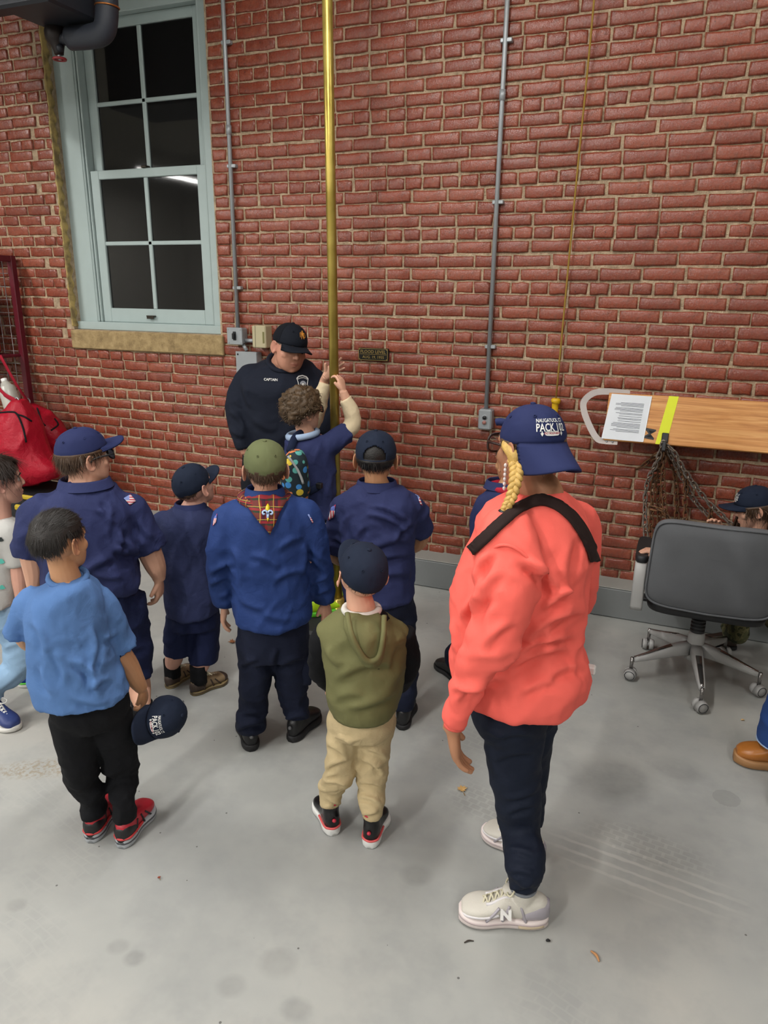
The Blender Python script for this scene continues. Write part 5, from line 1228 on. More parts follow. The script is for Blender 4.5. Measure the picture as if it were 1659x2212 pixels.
# ---- child in navy shirt, blue cap, glasses
p = Person('child in a navy short-sleeved shirt, bright blue cap and black glasses', floorpt(315, 1560), NG)
a1 = p.shoe(floorpt(293, 1604), floorpt(388, 1530), .25, .095, BLKS, RUBB, laces=BLKS); b0 = p.b + p.r * -.22 + p.g * .05; a2 = p.shoe(b0, b0 + p.g + p.r * .3, .25, .095, BLKS, RUBB)
shirt = [(148, 222, 1040, -.02, .07), (110, 255, 1058, 0, .11), (78, 290, 1088, 0, .14), (70, 298, 1130, 0, .155), (75, 298, 1190, 0, .165), (88, 302, 1235, 0, .17), (95, 304, 1262, 0, .165), ('n', 100, 302, 1303, 0, .155)]
rsl = [(272, 1100, 0, 42), (300, 1145, .0, 40), (326, 1188, .0, 37)]; lsl = [(90, 1105, 0, 42), (70, 1160, 0, 40), (66, 1205, 0, 37)]
legR = [(258, 1290, 0, 58), (275, 1370, 0, 48), (292, 1440, .0, 38), (296, 1458, 0, 37)]; legL = [(150, 1290, 0, 58), (155, 1380, 0, 48), (160, 1470, .02, 38)]
p.garment('shorts', [p.tor([(105, 298, 1245, 0, .14), (105, 302, 1300, 0, .14)]), p.lim(legR), p.lim(legL)], NAVYS, .009, [(.010, (9, 12, 8), .3, 3)])
p.garment('shirt', [p.tor(shirt), p.slv(rsl, shirt), p.slv(lsl, shirt)], NAVY, .009, [(.012, (7, 3, 6), .3, 5), (.012, (9, 5, 7), -.6, 6, (290, 1190, -.1), .16), (.006, (12, 9, 9), 0, 7)], creases=[(212, 1098, 242, 1138, 7, .012), (256, 1140, 250, 1195, 8, .016), (243, 1180, 302, 1192, 8, .016), (160, 1262, 252, 1202, 9, .012), (228, 1080, 240, 1120, 7, .010), (250, 1165, 300, 1200, 7, .014), (120, 1180, 140, 1250, 9, .010), (300, 1120, 335, 1165, 8, .010), (190, 1230, 270, 1245, 8, .010)])
p.skinlimb([(285, 1420, 0, 28), (298, 1480, .0, 27), (a1 + [0, 0, .04], .036), (a1 + [0, 0, -.03], .036)]); p.skinlimb([(158, 1440, 0, 28), (160, 1500, .02, 27), (a2 + [0, 0, .0], .036)])
for ak in (a1, a2): mk('sock', *limb([(ak + [0, 0, .035], .042), (ak + [0, 0, -.03], .042)], 14, 1), BLACKP, p.root)
nk = p.at(183, 1055, -.01); p.head(p.at(182, 990, 0), .212, 66, 4, 0, [(nk, .062), (nk - [0, 0, .06], .07)], SKL, full=.8, neck_r=.25)
p.hair(HBR, .045, strands=2600, length=.17, back=2.15, side=1.7, seed=9, under=1.42); p.cap(CAPB, tilt=4, low=1.5, brim=.33, drop=.02); p.glasses(MBLK)
p.cap_text('lettering', 'PACK', .11, 0, 1.1, WHT)
w = p.at(343, 1253, .02); p.hand(w, .024, p.at(345, 1290, .03) - w, -p.r * .8 + p.g * .4, -p.g + p.r * .2, .145, (.45, .5, .35), .05, [(p.at(318, 1180, 0), .048), (p.at(335, 1220, .01), .042), (p.at(342, 1242, .02), .03)])
w = p.at(72, 1270, .03); p.hand(w, .024, np.array([0, 0, -1.0]), p.r, p.g, .145, arm=[(p.at(68, 1190, 0), .046), (p.at(75, 1235, .02), .04)])
V, F = quadgrid([(266, 1077), (282, 1069), (293, 1083), (280, 1092)]); p.decal('shirt', 'flag_patch', V, F, MFLAG, .004, label='small flag patch on the sleeve')
p.collar(p.at(184, 1042, -.01), .082, .075, .03, NAVY)
p.finish([p.tor(shirt[:-1], .85), p.lim(legR, .75), p.lim(legL, .75), p.lim(rsl, .7), p.lim(lsl, .7)])

# ------------------------------------------------------------------ small boy in navy shorts, hiking shoes
p = Person('child in a dark cap, navy shirt and navy shorts with brown hiking shoes', floorpt(430, 1488), NG)
HIK = plain('hike_tan', '8a7458', .7, bump=.3, bscale=120); HSO = plain('hike_sole', '7d6c48', .7); ORG_ = plain('hike_orange', 'b8582e', .6); BRN = plain('hike_brown', '3a2c24', .6)
a1 = p.shoe(floorpt(362, 1488), floorpt(416, 1450), .185, .08, HIK, HSO, hi=.38, collar=ORG_, laces=plain('lace_tan', 'd8ccb0', .7), heel_patch=BRN, side=BRN, toe_cap=BRN, midsole=BRN); a2 = p.shoe(floorpt(414, 1502), floorpt(494, 1466), .19, .08, HIK, HSO, hi=.38, collar=ORG_, laces=plain('lace_tan', 'd8ccb0', .7), heel_patch=BRN, side=BRN, toe_cap=BRN, midsole=BRN)
shirt = [(385, 435, 1092, -.01, .05), (358, 458, 1104, 0, .08), (338, 474, 1128, 0, .105), (340, 476, 1190, 0, .11), (348, 474, 1250, 0, .12), (354, 476, 1300, 0, .125), ('n', 357, 478, 1347, 0, .125)]
rsl = [(455, 1125, .03, 26), (468, 1165, .08, 24)]; lsl = [(350, 1128, .02, 26), (338, 1170, .03, 24), (340, 1190, .04, 23)]
legL = [(388, 1330, 0, 32), (382, 1380, 0, 29), (381, 1415, .0, 27)]; legR = [(446, 1330, 0, 33), (442, 1390, 0, 32), (440, 1428, 0, 31)]
p.garment('shorts', [p.tor([(362, 474, 1315, 0, .10), (362, 476, 1350, 0, .10)]), p.lim(legL), p.lim(legR)], NAVYS, .008, [(.008, (10, 8, 8), .3, 3)])
p.garment('shirt', [p.tor(shirt), p.slv(rsl, shirt), p.slv(lsl, shirt)], cloth('navy_cotton_faded', '2e3558', 800, .85, .12, .12), .008, [(.009, (9, 3.2, 7), .15, 12), (.006, (14, 7, 9), -.4, 13)])
for lg, ak in ((legL, a1), (legR, a2)):
    kx = p.pts(lg)[-1][0]; v_, f_2 = remesh([limb([(kx + [0, 0, .03], .042), (kx * .5 + ak * .5 + [0, 0, .02], .04), (ak + [0, 0, .02], .032), (ak - [0, 0, .03], .032)], 14, 4)], .006, 3); p.skin_parts.append((v_, f_2, np.zeros(len(v_))))
    mk('sock', *limb([(ak + [0, 0, .055], .037), (ak + [0, 0, .02], .037), (ak - [0, 0, .03], .038)], 14, 2), BLACKP, p.root)
nk = p.at(412, 1100, 0); p.head(p.at(420, 1053, 0), .192, 48, 22, 4, [(nk, .045), (nk - [0, 0, .06], .05)], SKP); p.hair(HBR, .03, strands=1200, length=.1, back=2.0, side=1.7, seed=12, under=1.66)
p.cap(CAPN, tilt=2, low=1.72, brim=.36, drop=.0, curve=.07); p.pack_print(.0)
w = p.at(345, 1225, .06); p.hand(w, .019, np.array([0, 0, -1.0]) + p.g, p.r, p.g, .12, arm=[(p.at(340, 1180, .04), .03), (p.at(343, 1205, .05), .026)])
w = p.at(478, 1190, .16); p.hand(w, .019, p.g + np.array([0, 0, .3]), -p.r, np.array([0, 0, 1.]), .12, arm=[(p.at(466, 1160, .08), .03), (p.at(472, 1180, .12), .026)])
p.collar(p.at(411, 1093, -.005), .058, .055, .03, NAVY)
V, F = quadgrid([(460, 1116), (467, 1112), (466, 1132), (460, 1136)]); p.decal('shirt', 'sleeve_patch', V, F, MBADGE, .004)
p.finish([p.tor(shirt[:-1], .85), p.lim(legR, .7), p.lim(legL, .7), p.lim(rsl, .7), p.lim(lsl, .7)])

# ------------------------------------------------------------------ boy with the olive cap and plaid neckerchief
p = Person('child in an olive cap and plaid neckerchief with long navy sleeves', floorpt(590, 1600), NG)
a1 = p.shoe(floorpt(545, 1624), floorpt(545, 1624) + p.g * .2 - p.r * .03, .215, .09, BLKS, RUBB, logo=plain('logo_grey', '5a5a5c', .5), sole_h=.13); a2 = p.shoe(floorpt(628, 1604), floorpt(680, 1550), .215, .09, BLKS, RUBB, logo=plain('logo_grey', '5a5a5c', .5), sole_h=.13)
shirt = [(538, 610, 1066, -.01, .055), (512, 640, 1080, 0, .085), (488, 660, 1102, 0, .105), (484, 668, 1150, 0, .12), (492, 668, 1210, 0, .125), (500, 672, 1270, 0, .13), (506, 674, 1320, 0, .135), ('n', 512, 672, 1372, 0, .135)]
lsl = [(502, 1112, 0, 34), (486, 1160, 0, 34), (478, 1220, .02, 31), (482, 1270, .03, 27), (486, 1303, .03, 24)]; rsl = [(652, 1112, 0, 35), (672, 1160, 0, 35), (686, 1215, .02, 32), (694, 1262, .04, 28), (700, 1296, .06, 23)]
legL = [(548, 1375, 0, 40), (550, 1440, 0, 37), (548, 1510, 0, 34), (543, 1565, 0, 34), (a1 + [0, 0, .03], .058), (a1 + [0, 0, -.02], .06)]; legR = [(628, 1375, 0, 41), (630, 1440, 0, 37), (632, 1510, .02, 33), (a2 + [0, 0, .06], .053), (a2 + [0, 0, -.01], .06)]
p.garment('trousers', [p.tor([(516, 664, 1330, 0, .105), (514, 668, 1380, 0, .11), (520, 664, 1415, 0, .10)]), p.lim(legL), p.lim(legR)], NAVYP, .0085,
    [(.012, (8, 15, 8), .1, 3, a1 + [0, 0, .08], .16), (.012, (8, 15, 8), -.2, 4, a2 + [0, 0, .08], .16), (.006, (10, 7, 8), .4, 5)], creases=[(514, 1444, 562, 1424, 6, .010), (598, 1442, 664, 1420, 6, .010), (510, 1578, 575, 1562, 6, .012), (606, 1562, 672, 1546, 6, .012), (512, 1550, 570, 1540, 6, .008), (600, 1400, 590, 1440, 6, .010)])
p.garment('shirt', [p.tor(shirt), p.slv(lsl, shirt), p.slv(rsl, shirt)], NAVYL, .0085, [(.009, (8, 3.6, 7), .3, 15), (.012, (8, 14, 8), .5, 16, (690, 1240, 0), .12), (.012, (8, 14, 8), -.5, 17, (478, 1240, 0), .12), (.005, (14, 8, 9), -.5, 18)], creases=[(662, 1205, 708, 1242, 7, .014), (668, 1178, 712, 1215, 7, .012), (452, 1242, 505, 1216, 7, .014), (450, 1266, 500, 1246, 7, .012), (540, 1198, 605, 1232, 8, .010), (588, 1258, 655, 1232, 8, .012), (518, 1290, 575, 1315, 8, .010), (596, 1192, 655, 1160, 8, .009), (500, 1180, 520, 1260, 8, .012), (655, 1170, 645, 1250, 8, .012), (560, 1320, 640, 1335, 8, .008), (470, 1290, 498, 1275, 6, .010), (684, 1285, 716, 1272, 6, .010)])
for x, y, d_ in ((487, 1300, .03), (700, 1292, .06)): mk('cuff', *limb([(p.at(x, y - 12, d_), .041), (p.at(x, y + 6, d_), .041)], 18, 1), NAVYL, p.root)
mk('cargo_pocket', *p.tor([(650, 672, 1410, -.01, .04), (648, 674, 1440, -.01, .045), (650, 672, 1470, -.01, .04)], p=.5, n=16), NAVYP, p.root)
nk = p.at(574, 1075, 0); p.head(p.at(573, 1016, 0), .207, -4, 6, 0, [(nk, .05), (nk - [0, 0, .06], .055)], SKL); p.hair(HBR, .03, strands=2600, length=.11, back=2.15, side=1.8, seed=15, under=1.58)
t = NT('cap_olive_weave'); CAPO = cloth('cap_olive', '646a48', 900, .85, .06)
p.cap(CAPO, tilt=4, low=1.66, brim=.36)
def plaid(t, u, v):
    def st(x, k, w_, o_=0.0): return t.math('LESS_THAN', t.math('FRACT', t.math('ADD', t.math('MULTIPLY', x, k), o_)), w_)
    c = t.mix(st(u, 3.5, .5), '5a1420', '1f3a2a'); c2 = t.mix(st(v, 3.5, .5, .25), '8c1c26', '22301f'); c = t.mix(.5, c, c2); c = t.mix(t.math('MULTIPLY', st(u, 3.5, .22, .4), .7), c, '14162a'); c = t.mix(t.math('MULTIPLY', st(v, 3.5, .22, .1), .7), c, 'a01f2c')
    ln = t.math('MAXIMUM', st(u, 3.5, .055, .55), st(v, 3.5, .055, .8)); return t.set(t.mix(t.math('MULTIPLY', ln, .8), c, 'c9a84a'), .85)
MPLAID = uvmat('plaid_cloth', plaid)
n = 14; V = []; idx = {}
for i in range(n + 1):
    for j in range(n + 1 - i):
        u, v = i / n, j / n; x = 522 + (618 - 522) * (v + u * .5) + (582 - 570) * u; y = 1078 + u * 76 - 10 * math.sin(math.pi * min(1, v / (1 - u + 1e-6))) * (1 - u) + 4 * math.sin(v * 9) * (1 - u); idx[(i, j)] = len(V); V.append((x, y))
F = []
for i in range(n):
    for j in range(n - i):
        F.append([idx[(i, j)], idx[(i + 1, j)], idx[(i, j + 1)]])
        if j < n - i - 1: F.append([idx[(i + 1, j)], idx[(i + 1, j + 1)], idx[(i, j + 1)]])
nke = p.decal('shirt', 'neckerchief', V, F, MPLAID, .012, thick=.004, label='red and green plaid neckerchief')
roll = limb([(p.at(571, 1074, .0) + p.r * .082 * math.cos(t_) + p.g * .075 * math.sin(t_) + np.array([0, 0, .010 * math.sin(t_)]), .017) for t_ in np.linspace(0, 2 * math.pi, 25)], 8, 1)
mk('neckerchief_roll', roll[0], roll[1], MPLAID, nke, attrs={'uvp': np.stack([roll[0][:, 0] * 9, roll[0][:, 2] * 12, roll[0][:, 1]], 1)})
p.collar(p.at(572, 1062, .0), .062, .06, .03, NAVYL)
fl = np.array([(0, -18), (4, -12), (5, -4), (3, 2), (0, 3), (-3, 2), (-5, -4), (-4, -12)]) * 1.0 + [578, 1106]; p.bv['nk'] = BVHTree.FromPolygons([v.co + Vector(ORG[nke.name]) for v in nke.data.vertices], [list(f.vertices) for f in nke.data.polygons])
p.decal('nk', 'slide_petal', fl, [list(range(8))], plain('slide_yellow', 'd9c21e', .4), .004, thick=.004); MSB = plain('slide_silver', 'a9bfe0', .3, .3)
for sx in (-1, 1):
    P = []
    for x, y in ((1, 1), (3, -3), (7, -4), (10.5, -1), (10, 3), (7.5, 4), (7, 2)): 
        dr = nrm(RX @ np.array([(578 + sx * x - CW) / FPX, (1107 + y - CHH) / FPX, 1.0])); h = p.bv['nk'].ray_cast(Vector(CAM), Vector(dr)); P.append((np.array(h[0]) - dr * .006, .0035))
    mk('slide_scroll', *limb(P, 8, 3), MSB, nke)
p.decal('nk', 'slide_stem', np.array([(574.5, 1108), (582, 1108), (581, 1116), (579.5, 1124), (577, 1124), (575.5, 1116)]), [list(range(6))], MSB, .005, thick=.004)
p.decal('nk', 'slide_tip', np.array([(576, 1119), (581, 1119), (579, 1126), (577.5, 1126)]), [list(range(4))], plain('slide_yellow', 'd9c21e', .4), .006, thick=.003)
V, F = quadgrid([(664, 1112), (667, 1111), (676, 1128), (674, 1130)]); p.decal('shirt', 'sleeve_patch', V, F, MFLAG, .004)
V, F = quadgrid([(464, 1118), (470, 1110), (468, 1128), (461, 1136)]); p.decal('shirt', 'sleeve_patch', V, F, MBADGE, .004)
w = p.at(486, 1308, .03); p.hand(w, .022, p.at(481, 1345, .03) - w, p.r, p.g + p.r * .3, .13, arm=[(p.at(483, 1285, .03), .027)])
w = p.at(701, 1299, .06); p.hand(w, .022, p.at(706, 1330, .05) - w, -p.r * .6 + p.g * .6, -p.r - p.g * .4, .13, (.2, .25, .2), .14, [(p.at(697, 1280, .06), .026)])
p.finish([p.tor(shirt[:-1], .85), p.lim(legR, .75), p.lim(legL, .75), p.lim(rsl, .7), p.lim(lsl, .7)])

# ------------------------------------------------------------------ curly boy on the pole
p = Person('child with glasses and a dotted backpack gripping the brass pole', PB + np.array([-.11, -.13, 0]))
LIME = plain('shoe_lime', 'b2d81c', .5, bump=.3, bscale=60); LSO = plain('sole_lime', '5cc02a', .5)
zb = .055; hL = floorpt(669, 1332, zb); tL = floorpt(732, 1318, zb)
a1 = p.shoe(hL, tL, .21, .085, LIME, LSO, z0=zb, collar=plain('shoe_pink', 'a83a4a', .6), sole_h=.14); a2 = p.shoe(hL + p.g * .14 + p.r * .06, tL + p.g * .14 + p.r * .06, .21, .085, LIME, LSO, z0=zb, sole_h=.14)
shirt = [(632, 690, 938, 0, .05), (618, 708, 952, 0, .085), (614, 722, 980, 0, .105), (622, 726, 1020, 0, .11), (634, 726, 1060, 0, .115), ('n', 652, 728, 1125, .02, .12)]
rsl = [(702, 968, -.01, 26), (728, 948, .0, 25), (752, 934, .02, 24)]; lsl = [(640, 962, .10, 24), (672, 930, .14, 22)]
BEI = cloth('sleeve_beige', 'd8c6a4', 700, .9, .08, .1)
legA = [(690, 1100, .0, 27), (696, 1180, .0, 23), (a1 + [0, 0, .10], .043), (a1 + [0, 0, .03], .045)]; legB = [(700, 1100, .06, 27), (710, 1190, .10, 23), (a2 + [0, 0, .10], .043), (a2 + [0, 0, .03], .045)]
p.garment('trousers', [p.tor([(660, 724, 1090, .02, .095), (660, 724, 1130, .02, .095)]), p.lim(legA), p.lim(legB)], NAVYP, .009, [(.007, (9, 9, 9), .3, 3)])
mk('shirt_hem', *p.tor([(664, 722, 1118, .02, .10), (664, 722, 1132, .02, .10)]), BEI, p.root)
p.garment('shirt', [p.tor(shirt), p.slv(rsl, shirt), p.slv(lsl, shirt)], NAVY, .009, [(.009, (8, 4, 7), .6, 21), (.005, (14, 8, 9), -.4, 22)])
e1 = [(738, 942, .02, 19), (762, 915, .03, 20), (757, 885, .03, 18), (748, 866, .03, 15), (745, 861, .03, 14)]; e2 = [(660, 940, .13, 19), (682, 895, .17, 19), (694, 855, .18, 17), (702, 826, .18, 14)]
p.garment('sleeve', [p.lim(e1)], BEI, .007, [(.006, (10, 14, 9), .5, 23)]); p.garment('sleeve', [p.lim(e2)], BEI, .007, [(.006, (10, 14, 9), .5, 24)])
nk = p.at(664, 945, .01); p.head(p.at(655, 889, 0), .20, 62, 8, -4, [(nk, .047), (nk - [0, 0, .05], .05)], SKL)
p.hair(hairmat('hair_curly', '52402c', .5), .13, strands=1500, length=.13, lift=.9, noise=.03, curl=.09, back=2.25, front=1.15, side=1.75, seed=21, width=.012); p.glasses(MBLK)
LB = cloth('kerchief_light_blue', '9fb4d0', 800, .8, .1); mk('neckerchief', *limb([(p.at(654, 938, .0) + p.r * .075 * math.cos(t_) + p.g * .075 * math.sin(t_) + np.array([0, 0, .012 * math.cos(t_)]), .013) for t_ in np.linspace(0, 2 * math.pi, 25)], 8, 1, flat=(np.array([0, 0, 1.]), 1.3)), LB, p.root)
def poleat(z): return PB + (top - PB) * (z / CEIL)
# hands on the pole
w = p.at(741, 846, .03); P_ = poleat(w[2] + .05); td = nrm(p.at(735, 815, .05) - w); p.hand(w, .021, td, P_ - w, P_ - w + p.r * -.2, .128, (.45, .8, .7), .02, [(p.at(752, 872, .03), .027), (p.at(746, 858, .03), .024)], .2, .6)
w = p.at(705, 812, .15); hd = p.at(742, 776, .135) - w; p.hand(w, .021, hd, -p.g + p.r * .1, -p.r + np.array([0, 0, .8]), .135, (.05, .15, .1), .2, [(p.at(697, 840, .18), .027), (p.at(701, 822, .18), .024)], .0, .9)
# backpack
t = NT('cookie_print'); vo = t.n('ShaderNodeTexVoronoi'); vo.inputs['Scale'].default_value = 26; vo.inputs['Randomness'].default_value = .35; t.l(t.obj(), vo.inputs['Vector'])
vc = t.sep(vo.outputs['Color']); cc = t.ramp(vc[0], [(0, '3c86c8'), (.25, '57a39a'), (.5, 'd9bc3a'), (.75, 'd8804c')], 'CONSTANT'); MBP = t.set(t.mix(t.math('LESS_THAN', vo.outputs['Distance'], .46), '14262e', cc), .8)
bp = [(628, 652, 972, -.20, .045), (608, 664, 995, -.19, .075), (606, 668, 1030, -.17, .085), (608, 670, 1062, -.15, .085), (616, 664, 1084, -.13, .06)]
bpo = p.garment('backpack', [p.tor(bp, p=.7)], MBP, .008, [(.004, (10, 6, 8), .3, 25)], label='backpack with a colourful dotted print')
mk('zip', *limb([(p.at(x, y, -.26), .006) for x, y in ((622, 985), (640, 1010), (650, 1030), (655, 1045))], 8, 3), plain('zip_grey', '9a9c9c', .5), bpo)
STR = cloth('strap_navy', '141e38', 700); 
for pts_ in ([(626, 975, -.12), (640, 942, -.06), (664, 936, .0), (700, 960, .08), (712, 1000, .12)], [(668, 1062, -.14), (690, 1050, -.1), (712, 1030, -.02), (722, 1015, .06)]): mk('strap', *limb([(p.at(*q_), .019) for q_ in pts_], 10, 4, flat=(p.g, .3)), STR, bpo)
mk('buckle', *bbox(*sum(([c_ - .014, c_ + .014] for c_ in p.at(690, 1049, -.12)), []), .003), MBLK, bpo, smooth=False)
V, F = quadgrid([(681, 930), (692, 929), (697, 937), (684, 938)]); p.decal('shirt', 'flag_patch', V, F, MFLAG, .005)
p.finish([p.tor(shirt[:-1], .85), p.lim(legA, .75), p.lim(legB, .75), p.lim(rsl, .7), p.lim(lsl, .7), p.lim(e1, .7), p.lim(e2, .7)])

# ------------------------------------------------------------------ the man in the dark sweater
p = Person('person in a dark navy sweatshirt and cap looking down beside the pole', (-2.03, 3.55, 0))
a1 = p.shoe(p.b - p.r * .14 + p.g * .1, p.b - p.r * .16 - p.g, .29, .105, BLKS, RUBB); a2 = p.shoe(p.b + p.r * .14 + p.g * .1, p.b + p.r * .18 - p.g, .29, .105, BLKS, RUBB)
shirt = [(588, 648, 770, .09, .05), (562, 670, 780, .07, .09), (534, 688, 800, .04, .13), (514, 700, 830, 0, .17), (514, 704, 870, 0, .18), (520, 706, 920, 0, .19), (524, 706, 970, 0, .18), ('n', 524, 700, 1030, .0, .17)]
lsl = [(545, 812, .03, 27), (521, 848, .0, 27), (512, 890, -.04, 25), (519, 935, -.08, 22), (529, 970, -.10, 19)]; rsl = [(680, 820, .03, 26), (698, 862, .0, 28), (704, 905, -.04, 26), (690, 945, -.12, 22)]
DSW = cloth('sweat_dark', '171c29', 900, .9, .1, .08); legL = [(560, 990, 0, 38), (555, 1080, 0, 32), (a1 + [0, 0, .12], .065), (a1 - [0, 0, .02], .068)]; legR = [(650, 990, 0, 38), (655, 1080, 0, 32), (a2 + [0, 0, .12], .065), (a2 - [0, 0, .02], .068)]
p.garment('trousers', [p.tor([(530, 694, 985, 0, .15), (530, 692, 1020, 0, .15)]), p.lim(legL), p.lim(legR)], cloth('trousers_dark', '10131c', 900, .85, .1), .011, [(.007, (7, 7, 7), .3, 3)])
p.garment('sweatshirt', [p.tor(shirt), p.slv(lsl, shirt), p.slv(rsl, shirt)], DSW, .010, [(.010, (6, 5, 6), .4, 31), (.008, (7, 12, 7), .2, 32, (516, 930, -.1), .16)], creases=[(496, 888, 530, 930, 6, .012), (492, 920, 532, 945, 6, .012), (530, 830, 548, 885, 7, .012), (545, 900, 600, 930, 8, .010), (505, 860, 530, 880, 6, .008)])
nk = p.at(612, 792, .04); p.head(p.at(625, 752, -.05), .240, 152, -14, 8, [(nk, .075), (nk - [0, 0, .08], .085)], skin('skin_ruddy', 'c48e76'), lookdown=True, full=1.0, neck_r=.27)
p.hair(hairmat('hair_grey', '6a6258'), .012, strands=900, length=.05, back=2.0, side=1.7, seed=31, under=1.55)
MSHC = cloth('mesh_navy', '0c1018', 300, .9); p.cap(cloth('cap_dark', '10151f', 900, .85, .05), tilt=4, low=1.6, brim=.34, mesh_back=MSHC, curve=.12, drop=-.03)
MOR = plain('monogram_orange', 'd8902a', .6)
for s_, sz, dx, dy, sx in (('N', .24, 0, -.01, .55), ('F', .25, .035, .02, .55), ('D', .17, .075, -.005, .6), ('I', .16, -.075, .0, .9)):
    V, F = text2d(s_, sz, .0, sx); p.cap_shape('monogram', V + [dx, dy], F, -.15, .98, MOR, .013 + abs(dx) * .02)
w = p.at(533, 978, -.10); p.hand(w, .031, p.at(548, 1020, -.12) - w, p.g * .3 + p.r, p.r - p.g * .3, .185, arm=[(p.at(523, 955, -.09), .034)])
w = p.at(682, 962, -.16); p.hand(w, .031, -p.g * .6 + np.array([0, 0, -.8]), -p.r, p.g * .1 - p.r, .185, arm=[(p.at(688, 950, -.13), .034)])
mk('collar', *limb([(p.at(614, 786, .01) + p.r * .088 * math.cos(t_) + p.g * .10 * math.sin(t_) + np.array([0, 0, .014 + .045 * math.sin(t_)]), .013) for t_ in np.linspace(0, 2 * math.pi, 25)], 8, 1), DSW, p.root)
V, F = text2d('CAPTAIN', 7.6, .02, .95); V = V * [1, -1]; V = np.stack([V[:, 0], V[:, 1] + V[:, 0] * .04], 1) + [585, 821]; p.decal('sweatshirt', 'lettering', V, F, WHT, .004, thick=0)
ol = np.array([(-13, -10), (-9, -15), (0, -17), (9, -14), (13, -9), (11, 3), (12, 9), (5, 15), (2, 17), (-3, 14), (-9, 6), (-10, -1)], float)
c0 = np.array([653, 828]); MBG = plain('badge_grey', '8f9299', .6)
V = np.vstack([ol + c0, ol * .86 + c0]); F = [[i, (i + 1) % 12, 12 + (i + 1) % 12, 12 + i] for i in range(12)]; p.decal('sweatshirt', 'badge_outline', V, F, WHT, .004, thick=0, label='white outline of the chest badge')
V = np.array([(7 * math.cos(t_), 7.5 * math.sin(t_)) for t_ in np.linspace(0, 6.28, 16, endpoint=False)]) + c0 + [1, 3]; V = np.vstack([V, [c0 + [1, 3]], (V - c0 - [1, 3]) * .45 + c0 + [1, 3]])
p.decal('sweatshirt', 'badge_seal', V, [[i, (i + 1) % 16, 17 + (i + 1) % 16, 17 + i] for i in range(16)], MBG, .0045, thick=0); p.decal('sweatshirt', 'badge_centre', V[17:] * .8 + (c0 + [1, 3]) * .2, [list(range(16))], WHT, .0045, thick=0)
V, F = text2d('NAUGATUCK', 3.6, .02, 1.0); V = np.stack([V[:, 0], -V[:, 1] + .03 * V[:, 0] ** 2], 1) + c0 + [0, -11]; p.decal('sweatshirt', 'badge_lettering', V, F, WHT, .0045, thick=0)
p.finish([p.tor(shirt[:-1], .85), p.lim(legR, .75), p.lim(legL, .75), p.lim(rsl, .7), p.lim(lsl, .7)])

# ------------------------------------------------------------------ boy with the backward navy cap
p = Person('child in a navy shirt and a navy cap with an open strap at the back', floorpt(840, 1556), NG)
a1 = p.shoe(floorpt(868, 1578), floorpt(868, 1578) + p.g * .2 + p.r * .03, .215, .085, BLKS, RUBB); a2 = p.shoe(floorpt(800, 1572), floorpt(800, 1572) + p.g * .2 - p.r * .03, .215, .085, BLKS, RUBB)
shirt = [(776, 852, 1046, -.01, .055), (752, 880, 1062, 0, .085), (728, 902, 1088, 0, .105), (726, 902, 1130, 0, .115), (734, 894, 1180, 0, .12), (738, 896, 1240, 0, .125), ('n', 740, 897, 1315, 0, .13)]
lsl = [(745, 1096, 0, 32), (728, 1140, .02, 31), (722, 1185, .05, 29)]; rsl = [(886, 1092, .02, 31), (906, 1128, .06, 29), (912, 1150, .08, 27)]
legR = [(862, 1310, 0, 38), (872, 1400, 0, 31), (876, 1490, 0, 27), (a1 + [0, 0, .05], .05), (a1 - [0, 0, .02], .05)]; legL = [(786, 1310, 0, 38), (790, 1400, 0, 31), (a2 + [0, 0, .05], .05), (a2 - [0, 0, .02], .05)]
p.garment('trousers', [p.tor([(744, 894, 1265, 0, .105), (744, 896, 1320, 0, .11)]), p.lim(legL), p.lim(legR)], NAVYP, .009, [(.009, (8, 12, 8), .1, 3)])
p.garment('shirt', [p.tor(shirt), p.slv(lsl, shirt), p.slv(rsl, shirt)], NAVY, .0085, [(.010, (6, 9, 7), .45, 41), (.014, (6, 12, 7), -.35, 42, (870, 1140, -.1), .12), (.005, (14, 9, 9), .2, 43)], creases=[(798, 1092, 888, 1134, 6, .014), (790, 1110, 884, 1152, 7, .014), (848, 1172, 894, 1128, 7, .014), (778, 1204, 884, 1164, 8, .012), (768, 1234, 892, 1198, 8, .012), (786, 1136, 770, 1170, 7, .012), (750, 1112, 742, 1160, 6, .012), (790, 1262, 890, 1240, 8, .010), (720, 1160, 748, 1180, 6, .010)])
nk = p.at(815, 1055, 0); p.head(p.at(812, 994, 0), .21, 2, 0, 0, [(nk, .052), (nk - [0, 0, .06], .055)], SKM); p.hair(HBK, .045, strands=2800, length=.10, back=2.15, side=1.8, seed=42, under=1.66)
p.cap(CAPN, turn=180 * 0, tilt=2, low=1.72, opening=True, brim=.36)
p.collar(p.at(814, 1046, .0), .068, .06, .03, NAVY)
V, F = quadgrid([(717, 1096), (726, 1090), (722, 1116), (710, 1124)]); p.decal('shirt', 'sleeve_badge', V, F, MBADGE, .004, label='red and white council badge on the sleeve'); V, F = quadgrid([(898, 1066), (903, 1068), (911, 1092), (907, 1090)]); p.decal('shirt', 'flag_patch', V, F, MFLAG, .004)
w = p.at(742, 1215, .14); p.hand(w, .022, p.r + p.g * .3, -p.g, np.array([0, 0, 1.]), .13, arm=[(p.at(722, 1175, .05), .034), (p.at(724, 1200, .09), .031)]); w = p.at(880, 1190, .18); p.hand(w, .022, -p.r, -p.g, np.array([0, 0, 1.]), .13, arm=[(p.at(912, 1145, .08), .033), (p.at(906, 1172, .13), .03)])
p.finish([p.tor(shirt[:-1], .85), p.lim(legR, .75), p.lim(legL, .75), p.lim(rsl, .7), p.lim(lsl, .7)])

